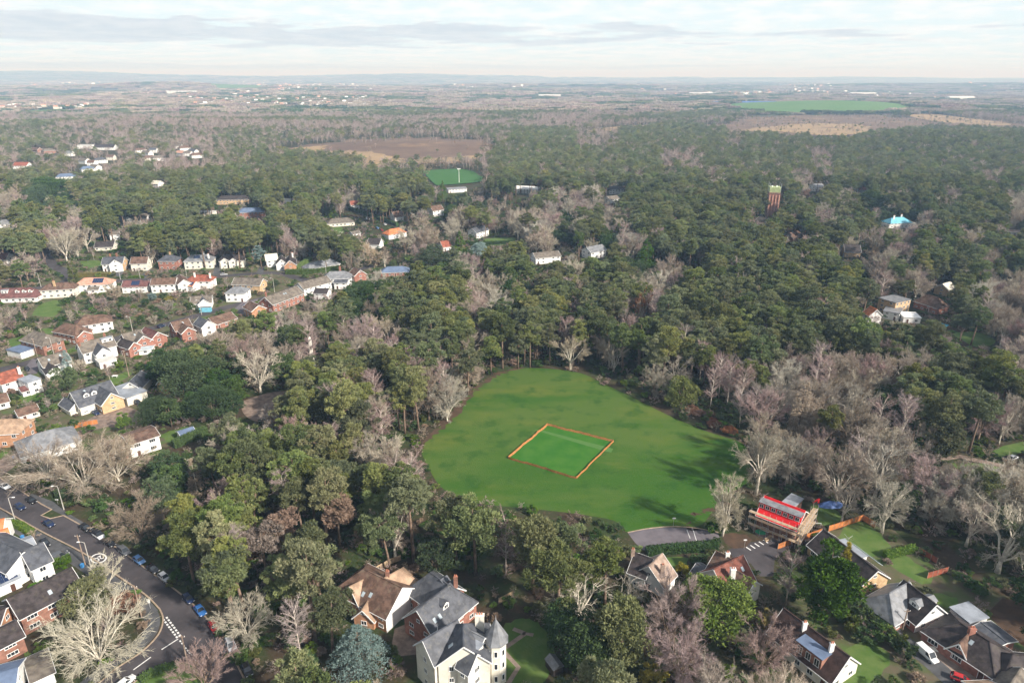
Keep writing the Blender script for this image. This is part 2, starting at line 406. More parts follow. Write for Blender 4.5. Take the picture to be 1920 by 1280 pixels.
def strip_poly(line, w):
    line = [np.array(p[:2], float) for p in line]; l, r = [], []
    for i, p in enumerate(line):
        d = line[min(i + 1, len(line) - 1)] - line[max(i - 1, 0)]; d /= np.linalg.norm(d) + 1e-9
        nrm = np.array([-d[1], d[0]]) * w / 2; l.append(p + nrm); r.append(p - nrm)
    return l, r
def ribbon(name, line, w, m, z, h=0.0, parent=None):
    """A band (or, with h, a low solid strip such as a kerb) along a plan line."""
    l, r = strip_poly(line, w); n = len(l); v = []; f = []
    for a, b in zip(l, r): v += [(*a, z), (*b, z)]
    f = [(2 * i, 2 * i + 1, 2 * i + 3, 2 * i + 2) for i in range(n - 1)]
    if h:
        k = len(v)
        for a, b in zip(l, r): v += [(*a, z + h), (*b, z + h)]
        f = [(k + 2 * i, k + 2 * i + 1, k + 2 * i + 3, k + 2 * i + 2) for i in range(n - 1)]
        for i in range(n - 1):
            f += [(2 * i, k + 2 * i, k + 2 * i + 2, 2 * i + 2), (2 * i + 1, 2 * i + 3, k + 2 * i + 3, k + 2 * i + 1)]
        f += [(0, 1, k + 1, k), (2 * n - 2, k + 2 * n - 2, k + 2 * n - 1, 2 * n - 1)]
    return struct(name, mesh_from(name, v, f, m), parent)
# ================================================================ the land
def ground_material():
    m = bpy.data.materials.new('ground'); m.use_nodes = True; t = m.node_tree; b = t.nodes['Principled BSDF']
    b.inputs['Roughness'].default_value = 0.95; b.inputs['Specular IOR Level'].default_value = 0.1
    g = nn(t, 'ShaderNodeNewGeometry')
    def noise(s, d=5.0, ro=0.6):
        n = nn(t, 'ShaderNodeTexNoise'); n.inputs['Scale'].default_value = s; n.inputs['Detail'].default_value = d; n.inputs['Roughness'].default_value = ro
        t.links.new(g.outputs['Position'], n.inputs['Vector']); return n.outputs['Fac']
    floor = mixc(t, sstep(t, noise(0.09), 0.38, 0.62), (0.062, 0.045, 0.030), (0.040, 0.058, 0.020))
    floor = mixc(t, mth(t, 'MULTIPLY', sstep(t, noise(0.8), 0.5, 0.7), 0.6), floor, (0.115, 0.085, 0.055))
    vo = nn(t, 'ShaderNodeTexVoronoi'); vo.inputs['Scale'].default_value = 0.0042; vo.inputs['Randomness'].default_value = 0.9
    t.links.new(g.outputs['Position'], vo.inputs['Vector'])
    sp = nn(t, 'ShaderNodeSeparateColor'); t.links.new(vo.outputs['Color'], sp.inputs[0])
    wood = mixc(t, sstep(t, noise(0.004, 6), 0.4, 0.6), (0.135, 0.105, 0.088), (0.055, 0.072, 0.038))
    wood = mixc(t, mth(t, 'MULTIPLY', sstep(t, noise(0.03, 6), 0.4, 0.65), 0.6), wood, (0.095, 0.078, 0.064))
    field = mixc(t, sp.outputs[1], (0.105, 0.15, 0.05), (0.19, 0.155, 0.095))
    far = mixc(t, mth(t, 'MULTIPLY', mth(t, 'GREATER_THAN', sp.outputs[0], 0.74), sstep(t, noise(0.0007, 3), 0.42, 0.55)), wood, field)
    ln = nn(t, 'ShaderNodeVectorMath', operation='LENGTH'); t.links.new(g.outputs['Position'], ln.inputs[0])
    c = mixc(t, sstep(t, ln.outputs['Value'], 1700, 2600), floor, far)
    t.links.new(c, b.inputs['Base Color'])
    bp = nn(t, 'ShaderNodeBump'); bp.inputs['Strength'].default_value = 0.4; bp.inputs['Distance'].default_value = 0.3
    t.links.new(noise(0.9, 4), bp.inputs['Height']); t.links.new(bp.outputs[0], b.inputs['Normal'])
    MATS['ground'] = m
def field_material():
    m = bpy.data.materials.new('field_grass'); m.use_nodes = True; t = m.node_tree; b = t.nodes['Principled BSDF']
    b.inputs['Roughness'].default_value = 0.95; b.inputs['Specular IOR Level'].default_value = 0.1
    g = nn(t, 'ShaderNodeNewGeometry')
    mp = nn(t, 'ShaderNodeMapping'); mp.inputs['Rotation'].default_value = (0, 0, 0.42); mp.inputs['Scale'].default_value = (0.35, 1.0, 1.0)
    t.links.new(g.outputs['Position'], mp.inputs[0])
    def noise(s, d=5.0, vec=None, ro=0.6):
        n = nn(t, 'ShaderNodeTexNoise'); n.inputs['Scale'].default_value = s; n.inputs['Detail'].default_value = d; n.inputs['Roughness'].default_value = ro
        t.links.new(vec or g.outputs['Position'], n.inputs['Vector']); return n.outputs['Fac']
    c = mixc(t, sstep(t, noise(0.030, 6, mp.outputs[0]), 0.42, 0.58), (0.040, 0.106, 0.013), (0.074, 0.126, 0.024))
    c = mixc(t, mth(t, 'MULTIPLY', sstep(t, noise(0.055, 7, mp.outputs[0]), 0.5, 0.68), 0.8), c, (0.115, 0.142, 0.028))
    c = mixc(t, mth(t, 'MULTIPLY', sstep(t, noise(0.10, 7), 0.5, 0.66), 0.7), c, (0.022, 0.080, 0.011))
    c = mixc(t, mth(t, 'MULTIPLY', sstep(t, noise(0.9, 4), 0.45, 0.7), 0.25), c, (0.085, 0.130, 0.026))
    c = mixc(t, mth(t, 'MULTIPLY', sstep(t, noise(0.045, 7), 0.66, 0.76), 0.5), c, (0.12, 0.095, 0.045))
    t.links.new(c, b.inputs['Base Color'])
    bp = nn(t, 'ShaderNodeBump'); bp.inputs['Strength'].default_value = 0.5; bp.inputs['Distance'].default_value = 0.15
    t.links.new(noise(2.2, 4), bp.inputs['Height']); t.links.new(bp.outputs[0], b.inputs['Normal'])
    MATS['field'] = m
ground_material(); field_material()

def build_ground():
    rs = np.geomspace(25, 46000, 330); na = 360
    a = 2 * np.pi * np.arange(na) / na; x = np.outer(rs, np.sin(a)).ravel(); y = np.outer(rs, np.cos(a)).ravel()
    v = np.vstack([np.column_stack([x, y, hgt(x, y)]), [[0, 0, 0]]]); c = len(v) - 1
    k = np.arange(na); k2 = (k + 1) % na; i = np.arange(len(rs) - 1)[:, None] * na
    q = np.stack([i + k, i + k2, i + k2 + na, i + k + na], 2).reshape(-1, 4)
    tri = np.vstack([np.column_stack([np.full(na, c), k2, k]), q[:, [0, 1, 2]], q[:, [0, 2, 3]]])
    me = mesh_from('ground', v, tri, 'ground', smooth=True)
    if me.polygons[len(tri) // 2].normal.z < 0: me.flip_normals()
    return struct('ground', me)
build_ground()

def far_patch(name, ppts, m, dz=0.4, n=26, hold=False, amp=.02):
    """A patch of far land that follows the hills; outline in photo pixels at ground level."""
    w = np.array(smooth_line([P(*p)[:2] for p in ppts] + [P(*ppts[0])[:2]], 4)[:-1])
    w = np.array(smooth_line(list(w) + [w[0]], 3)[:-1]); c0 = w.mean(0); th = np.arange(len(w)) * 2 * np.pi / len(w); ph = rng.random(5) * 6.28
    w = c0 + (w - c0) * (1 + sum(amp * np.sin(th * q + p) for q, p in zip((5, 9, 14, 23, 37), ph)))[:, None]
    c = w.mean(0); k = len(w); v = []; f = []
    for i in range(n + 1):
        for q in w: v.append(c + (q - c) * (i / n))
    v = np.array(v); z = hgt(v[:, 0], v[:, 1]) + dz + 0.5
    v = np.column_stack([v, z])
    for i in range(n):
        for j in range(k):
            a, b = i * k + j, i * k + (j + 1) % k
            f.append((a, b, b + k, a + k))
    o = struct(name, mesh_from(name, v, f, m, smooth=True))
    me = o.data
    bm = bmesh.new(); bm.from_mesh(me); bmesh.ops.remove_doubles(bm, verts=bm.verts, dist=0.001); bmesh.ops.recalc_face_normals(bm, faces=bm.faces)
    if sum(q.normal.z for q in bm.faces) < 0: bmesh.ops.reverse_faces(bm, faces=bm.faces)
    bm.to_mesh(me); bm.free()
    FARCLEAR.append(w)
    if hold: keep_clear(ppts)
    return o
FARCLEAR = []
far_patch('heath', [(505, 292), (560, 278), (640, 268), (740, 261), (830, 260), (900, 268), (935, 282), (900, 300), (830, 308), (720, 312), (640, 300), (560, 300)], 'heath', amp=.05)
far_patch('dry_grass_field', [(600, 291), (680, 292), (760, 304), (700, 313), (650, 304)], 'drygrass', 0.7, 10, amp=.05)
far_patch('dry_grass_field', [(510, 289), (560, 282), (610, 281), (600, 289), (545, 294)], 'drygrass', 0.7, 10, amp=.06)
far_patch('dry_grass_field', [(770, 303), (850, 299), (900, 296), (890, 302), (800, 309)], 'drygrass', 0.7, 10, amp=.06)
far_patch('sports_pitch', [(795, 326), (800, 321), (872, 319), (905, 334), (902, 342), (830, 348), (815, 346)], 'pitchgrass', 0.5, 8, True, .004)
far_patch('landfill_meadow', [(1352, 206), (1410, 198), (1470, 195), (1560, 196), (1640, 202), (1700, 212), (1620, 216), (1480, 216), (1400, 213)], 'landfill', 0.6, 26, True, .012)
far_patch('heath', [(1300, 240), (1380, 226), (1500, 219), (1640, 220), (1760, 224), (1900, 232), (1960, 243), (1960, 256), (1880, 252), (1760, 246), (1650, 257), (1540, 258), (1400, 254)], 'heath', 0.5, amp=.035)
far_patch('dry_grass_field', [(1390, 247), (1450, 238), (1520, 234), (1590, 235), (1630, 240), (1622, 252), (1560, 257), (1480, 251)], 'drygrass', 1.2, 14, True, .03)
far_patch('dry_grass_field', [(1690, 219), (1760, 219), (1870, 231), (1890, 238), (1780, 233)], 'drygrass', 1.2, 10)
far_patch('dry_grass_field', [(1100, 247), (1150, 240), (1225, 237), (1222, 243), (1130, 252)], 'drygrass', 0.5, 8)
far_patch('field', [(30, 232), (70, 224), (110, 223), (100, 230), (60, 236)], 'landfill', 0.5, 8)
far_patch('field', [(0, 214), (60, 209), (160, 208), (80, 216)], 'landfill', 0.5, 8)
far_patch('field', [(370, 170), (450, 167), (520, 170), (430, 173)], 'landfill', 0.5, 8)
far_patch('field', [(1340, 176), (1420, 173), (1480, 176), (1400, 179)], 'landfill', 0.5, 8)
far_patch('field', [(1880, 161), (1960, 159), (1960, 163), (1900, 164)], 'landfill', 0.5, 8)
far_patch('field', [(740, 176), (800, 174), (810, 178), (760, 180)], 'landfill', 0.5, 8)

# ---- the recreation field
FIELD = [(790, 848), (800, 826), (838, 785), (872, 745), (905, 715), (945, 697), (985, 690), (1040, 692), (1090, 700), (1130, 718), (1200, 752), (1265, 784),
         (1330, 810), (1390, 830), (1402, 850), (1408, 880), (1400, 905), (1360, 930), (1335, 960), (1310, 985), (1255, 986), (1180, 998), (1150, 975), (1060, 960),
         (960, 950), (880, 940), (830, 915), (805, 880)]
sheet('recreation_field', FIELD, 'field', 0.008, smooth=5)
field_edges = [([(1290, 990), (1302, 965), (1335, 952), (1362, 940), (1380, 965), (1350, 995)], 'dark_patch'),  # ragged dark brown patch at the field's lower right corner
              ([(838, 781), (874, 742), (908, 712), (950, 694), (985, 690), (945, 699), (912, 718), (884, 744), (850, 786), (800, 828), (786, 850), (780, 842)], 'path_edge')]
for pts, nm in field_edges: sheet(nm, pts, 'leaflitter', 0.014, smooth=4, hold=False, rough=0.7)
SQ = [(1026, 797), (1150, 828), (1080, 897), (953, 859)]
sheet('cricket_square', SQ, 'square', 0.016)
sheet('mown_strip', [(1000, 805), (1012, 805), (1150, 841), (1146, 848), (1136, 846)], 'strip', 0.022)
sheet('clearing', [(455, 752), (500, 737), (545, 735), (560, 770), (540, 790), (480, 790), (455, 772)], 'gravel', 0.010, smooth=4, hold=False)
sheet('path', [(1735, 862), (1800, 852), (1880, 870), (1960, 892), (1960, 899), (1880, 877), (1800, 859), (1740, 868)], 'gravel', 0.010)
sheet('lawn', [(1852, 850), (1880, 836), (1925, 826), (1925, 846), (1880, 858)], 'lawn', 0.012)
sheet('clearing', [(1780, 868), (1850, 868), (1900, 884), (1885, 910), (1830, 900)], 'lawn', 0.008, hold=False)

# ---- gardens
sheet('garden_ground', [(-40, 560), (0, 505), (130, 480), (420, 462), (640, 470), (720, 500), (640, 530), (560, 565), (440, 610), (310, 655), (262, 690), (260, 780), (330, 830), (200, 850), (60, 900), (-60, 930)], 'garden', 0.005, block=False, hold=False, rough=1.0)
sheet('garden_ground', [(1500, 1100), (1560, 1000), (1640, 985), (1780, 1070), (1880, 1120), (1960, 1200), (1960, 1320), (1560, 1320), (1480, 1200)], 'garden', 0.005, block=False, hold=False, rough=1.0)
def lawn(*pts): sheet('lawn', pts, 'lawn', 0.012, hold=True, rough=0.35)
lawn((948, 1165), (985, 1160), (1010, 1170), (1030, 1195), (1040, 1230), (1010, 1290), (940, 1290), (945, 1210))
lawn((1545, 1030), (1600, 978), (1640, 992), (1672, 1032), (1640, 1044), (1608, 1032), (1580, 1012))
lawn((1530, 978), (1512, 955), (1545, 945), (1580, 968), (1562, 985), (1540, 995))
lawn((1655, 1048), (1690, 1040), (1740, 1070), (1745, 1095), (1700, 1080))
lawn((1590, 1215), (1630, 1200), (1670, 1232), (1650, 1262), (1600, 1300), (1560, 1290))
lawn((1745, 1110), (1790, 1120), (1800, 1145), (1770, 1140))
lawn((1235, 1050), (1262, 1043), (1290, 1046), (1282, 1062), (1250, 1066))
lawn((205, 710), (236, 697), (248, 700), (232, 712), (214, 722))
lawn((60, 590), (78, 570), (105, 563), (118, 572), (98, 594))
lawn((10, 640), (30, 634), (42, 640), (28, 650))
lawn((80, 617), (95, 614), (102, 622), (88, 626))
lawn((150, 490), (185, 488), (192, 497), (160, 502))
lawn((335, 475), (362, 470), (380, 478), (350, 486))
lawn((452, 468), (490, 460), (510, 468), (470, 478))
lawn((30, 742), (60, 736), (72, 745), (40, 756))
lawn((908, 448), (960, 445), (965, 456), (915, 460))
lawn((622, 428), (640, 425), (645, 436), (628, 440))
lawn((0, 846), (12, 842), (14, 852), (0, 858))
lawn((1785, 625), (1830, 622), (1870, 640), (1830, 650))
lawn((300, 818), (345, 800), (380, 806), (330, 834))
lawn((40, 1226), (52, 1220), (58, 1234), (44, 1246))
lawn((560, 498), (580, 490), (590, 496), (570, 506))
keep_clear([(1640, 985), (1715, 985), (1790, 1070), (1790, 1120), (1650, 1050)])
# ---- paths in the turret house's garden
for k, ln_ in enumerate([[(948, 1213), (985, 1187), (1000, 1190)], [(946, 1222), (972, 1250), (950, 1285)], [(985, 1187), (962, 1178)]]):
    ribbon('garden_path', [P(*p) for p in ln_], 1.1, 'paving', 0.02)

# ---- the main road at the lower left
NEAR = [(-60, 922), (0, 952), (78, 996), (156, 1036), (219, 1078), (272, 1114), (300, 1142)]
CORNER = [(300, 1142), (306, 1161), (297, 1189), (266, 1221), (219, 1252), (188, 1278), (150, 1310)]
FARK = [(-60, 872), (0, 896), (47, 925), (78, 945), (97, 955), (77, 966), (94, 972), (119, 966), (150, 983), (219, 1027), (281, 1071), (344, 1117), (390, 1161), (422, 1208), (447, 1250), (475, 1310)]
SIDE = [(400, 1310), (372, 1255), (350, 1242), (325, 1243), (297, 1250), (266, 1268), (215, 1310)]
near_w = smooth_line([P(*p)[:2] for p in NEAR], 4); corner_w = smooth_line([P(*p)[:2] for p in CORNER], 5)
far_w = [P(*p)[:2] for p in FARK[:8]] + smooth_line([P(*p)[:2] for p in FARK[8:]], 4)
side_w = smooth_line([P(*p)[:2] for p in SIDE], 5)
road_poly = list(near_w) + list(corner_w[1:]) + list(reversed(side_w)) [0:0] + list(reversed(far_w))
o = struct('road', poly_mesh('road', near_w + corner_w[1:] + list(reversed(far_w)), 'asphalt', 0.012))
occupy(near_w + corner_w[1:] + list(reversed(far_w)))
keep_clear([(0, 900), (47, 925), (78, 945), (150, 983), (219, 1027), (281, 1071), (330, 1110), (378, 1161), (405, 1208), (430, 1260), (300, 1290), (188, 1278), (260, 1221), (300, 1165), (290, 1135), (219, 1078), (156, 1036), (0, 952)])
# verge island between the side road and the main road
isl = side_w
o = struct('verge', poly_mesh('verge', isl, 'lawn', 0.10)); occupy(isl)
def kerb(line): return ribbon('kerb', line, 0.34, 'kerb', 0.0, 0.13)
kerb(near_w + corner_w[1:]); kerb(far_w); kerb(side_w)
# pavements beside it
l_, r_ = strip_poly(near_w, 4.6)
ribbon('pavement', l_ if l_[0][1] < r_[0][1] else r_, 3.8, 'pavement', 0.016); occupy(list(l_) + list(reversed(r_)))
lc, rc_ = strip_poly(corner_w, 4.4)
ribbon('pavement', rc_ if np.linalg.norm(rc_[len(rc_)//2] - P(200, 1180)[:2]) < np.linalg.norm(lc[len(lc)//2] - P(200, 1180)[:2]) else lc, 3.2, 'pavement', 0.020)
sheet('pavement', [(97, 955), (119, 966), (150, 983), (219, 1027), (226, 1022), (152, 976), (122, 958), (100, 940), (60, 925), (52, 930)], 'pavement', 0.018)
# painted lines
def bar_mark(a, b, w=0.28): ribbon('road_marking', [P(*a), P(*b)], w, 'roadpaint', 0.020)
def dashes(a, b, n, w=0.3, duty=0.6):
    a, b = P(*a), P(*b)
    for i in range(n):
        p, q = a + (b - a) * (i / n), a + (b - a) * ((i + duty) / n)
        ribbon('road_marking', [p, q], w, 'roadpaint', 0.020)
dashes((306, 1160), (334, 1197), 8, 0.42); dashes((312, 1156), (340, 1194), 8, 0.42); dashes((337, 1200), (369, 1240), 9, 0.3)
bar_mark((303, 1217), (334, 1197)); bar_mark((250, 1255), (283, 1231))
def roundel():
    c = P(185, 1046); t = thing('speed_roundel', 'white painted speed roundel reading 20 on the dark road', 'road marking', (c[0], c[1], 0.021))
    mb = MB(); n = 40; ro, ri = 1.75, 1.38
    v = [(ro * math.cos(2 * math.pi * i / n), ro * 1.45 * math.sin(2 * math.pi * i / n), 0) for i in range(n)] + [(ri * math.cos(2 * math.pi * i / n), ri * 1.5 * math.sin(2 * math.pi * i / n), 0) for i in range(n)]
    mb.add(v, [(i, (i + 1) % n, n + (i + 1) % n, n + i) for i in range(n)])
    d = P(219, 1060) - P(156, 1018); ang = math.atan2(d[1], d[0]) + math.pi / 2
    ring = mb.build('ring', 'roadpaint', t, rz=ang)
    for ch, dx in (('2', -0.52), ('0', 0.52)):
        cu = bpy.data.curves.new('digit', 'FONT'); cu.body = ch; cu.size = 2.0; cu.align_x = 'CENTER'; cu.align_y = 'CENTER'; cu.offset = 0.03
        tmp = bpy.data.objects.new('digit', cu); col.objects.link(tmp)
        me = bpy.data.meshes.new_from_object(tmp.evaluated_get(bpy.context.evaluated_depsgraph_get()))
        bpy.data.objects.remove(tmp)
        me.materials.clear(); me.materials.append(M('roadpaint'))
        dg = obj('digit', me, t, rz=ang + math.pi); dg.scale = (1, 1.35, 1)
        dg.location = (-math.cos(ang) * dx, -math.sin(ang) * dx, 0)
roundel()

# ---- estate streets, drives and the car park
def street(name, pts, w, m='asphalt', z=0.010, hold=True):
    ln = smooth_line([P(*p)[:2] for p in pts], 5); l, r = strip_poly(ln, w)
    ribbon(name, ln, w, m, z); occupy(list(l) + list(reversed(r)))
    if hold: keep_clear([proj(p[0], p[1], 0) for p in list(l) + list(reversed(r))])
street('street', [(-40, 546), (0, 543), (70, 540), (112, 531), (133, 522), (124, 511), (104, 500), (92, 488), (80, 470)], 7)
street('street', [(120, 524), (200, 527), (280, 524), (380, 521), (460, 514), (520, 512), (560, 522), (590, 527), (650, 512), (700, 498)], 6.5, z=0.013)
street('street', [(-40, 702), (45, 682), (130, 657), (215, 636), (300, 611), (380, 589), (440, 572), (520, 552), (575, 528)], 6.5, z=0.012)
street('street', [(640, 385), (690, 405), (740, 422), (790, 445), (830, 465)], 7, hold=False)
street('street', [(300, 270), (320, 286), (335, 298)], 9, hold=False)
for pts in ([(213, 512), (224, 502), (234, 512), (226, 524)], [(260, 520), (278, 505), (290, 506), (272, 522)], [(398, 515), (405, 495), (415, 490), (420, 505), (418, 518)],
            [(480, 512), (487, 500), (498, 500), (492, 514)], [(518, 506), (530, 500), (556, 503), (540, 512)]):
    sheet('driveway', pts, 'pavement', 0.016, hold=False)
sheet('driveway', [(160, 790), (195, 768), (232, 758), (262, 772), (268, 790), (240, 802), (200, 800), (175, 806)], 'gravel', 0.014)
sheet('driveway', [(100, 840), (120, 825), (160, 800), (178, 806), (140, 826), (118, 845)], 'gravel', 0.018, hold=False)
sheet('driveway', [(-20, 880), (0, 862), (40, 845), (48, 856), (20, 880), (-10, 900)], 'gravel', 0.014, hold=False)
sheet('driveway', [(48, 688), (60, 672), (75, 676), (70, 700), (52, 702)], 'carpark', 0.016, hold=False)
sheet('driveway', [(440, 578), (455, 566), (485, 560), (478, 575), (455, 590)], 'carpark', 0.016, hold=False)
sheet('car_park', [(1177, 998), (1212, 991), (1255, 988), (1300, 990), (1345, 998), (1352, 1012), (1330, 1022), (1262, 1026), (1205, 1031), (1190, 1016)], 'carpark', 0.014)
for a, b in (((1288, 993), (1294, 1009)), ((1300, 994), (1306, 1014))): ribbon('bay_marking', [P(*a), P(*b)], 0.16, 'roadpaint', 0.022)
ribbon('kerb', smooth_line([P(*p) for p in [(1177, 998), (1212, 991), (1255, 987), (1300, 989), (1347, 998)]], 4), 0.3, 'kerb', 0.0, 0.12)
sheet('forecourt', [(1362, 1032), (1390, 1018), (1440, 1012), (1475, 1012), (1500, 1008), (1515, 1018), (1470, 1032), (1452, 1050), (1450, 1080), (1425, 1080), (1408, 1056), (1380, 1048)], 'asphalt', 0.012)
sheet('verge', [(1352, 1002), (1372, 998), (1400, 1003), (1410, 1012), (1398, 1026), (1376, 1028), (1360, 1018)], 'leaflitter', 0.018)
for i in range(6):
    x, y = 1399 + i * 8, 1025 - i * 3.4
    ribbon('bay_marking', [P(x, y), P(x + 9, y + 6)], 0.35, 'roadpaint', 0.020)
sheet('building_yard', [(1405, 985), (1430, 978), (1490, 1005), (1512, 1000), (1520, 1012), (1470, 1026), (1420, 1004)], 'gravel', 0.010, hold=False)
sheet('driveway', [(1598, 1128), (1620, 1110), (1665, 1140), (1705, 1150), (1690, 1172), (1650, 1180), (1622, 1150)], 'gravel', 0.014)
street('lane', [(1598, 1105), (1640, 1152), (1690, 1198), (1730, 1228), (1770, 1262), (1830, 1320)], 4.5, 'pavement', 0.018, hold=True)
sheet('driveway', [(1715, 1175), (1745, 1170), (1800, 1225), (1850, 1262), (1900, 1290), (1960, 1300), (1800, 1320), (1770, 1250)], 'paving', 0.011)
sheet('driveway', [(740, 1178), (770, 1165), (800, 1190), (790, 1225), (745, 1230), (735, 1205)], 'gravel', 0.012, hold=False)
sheet('garden_ground', [(1880, 1120), (1925, 1130), (1925, 1215), (1890, 1190), (1850, 1150)], 'leaflitter', 0.010, hold=False)
sheet('driveway', [(60, 1030), (110, 1010), (128, 1040), (110, 1060), (90, 1040)], 'pavement', 0.012, hold=False)
sheet('swimming_pool', [(1755, 610), (1762, 605), (1780, 609), (1768, 617)], 'pool', 0.03)
# ================================================================ buildings
def window_mesh(w, h, panes=2, _c={}):
    k = (round(w, 1), round(h, 1), panes)
    if k in _c: return _c[k]
    mb = MB(); t = 0.09; d = 0.09           # local: x along the wall, z up, -y outwards
    mb.box((0, -d / 2, h - t / 2), (w, d, t), 0); mb.box((0, -d / 2 - 0.02, t / 2), (w + 0.16, d + 0.06, t), 0)
    for sx in (-1, 1): mb.box((sx * (w / 2 - t / 2), -d / 2, h / 2), (t, d, h - 2 * t), 0)
    for i in range(1, panes): mb.box((-w / 2 + w * i / panes, -d / 2, h / 2), (t * 0.8, d * 0.9, h - 2 * t), 0)
    fr = mb.mesh('window', 'paint')
    g = MB(); g.box((0, -0.022, h / 2), (w - 2 * t, 0.03, h - 2 * t), 0)
    _c[k] = (fr, g.mesh('pane', 'glass')); return _c[k]
def put_window(parent, p, nrm, w, h, panes=2, deep=True):
    a = math.atan2(nrm[1], nrm[0]) + math.pi / 2
    fr, gl = window_mesh(w, h, panes)
    o = obj('window', fr, parent, p, a)
    obj('pane', gl, o)
    return o
def door_mesh(kind, _c={}):
    if kind in _c: return _c[kind]
    mb = MB(); w, h = (1.0, 2.05) if kind != 'garage' else (2.4, 2.1)
    mb.box((0, -0.05, h / 2), (w, 0.1, h), 0); mb.box((0, -0.06, h + 0.05), (w + 0.2, 0.12, 0.1), 1)
    for s in (-1, 1): mb.box((s * (w / 2 + 0.05), -0.06, h / 2), (0.1, 0.12, h), 1)
    _c[kind] = mb.mesh('door', ['door' if kind != 'garage' else 'paint', 'paint']); return _c[kind]

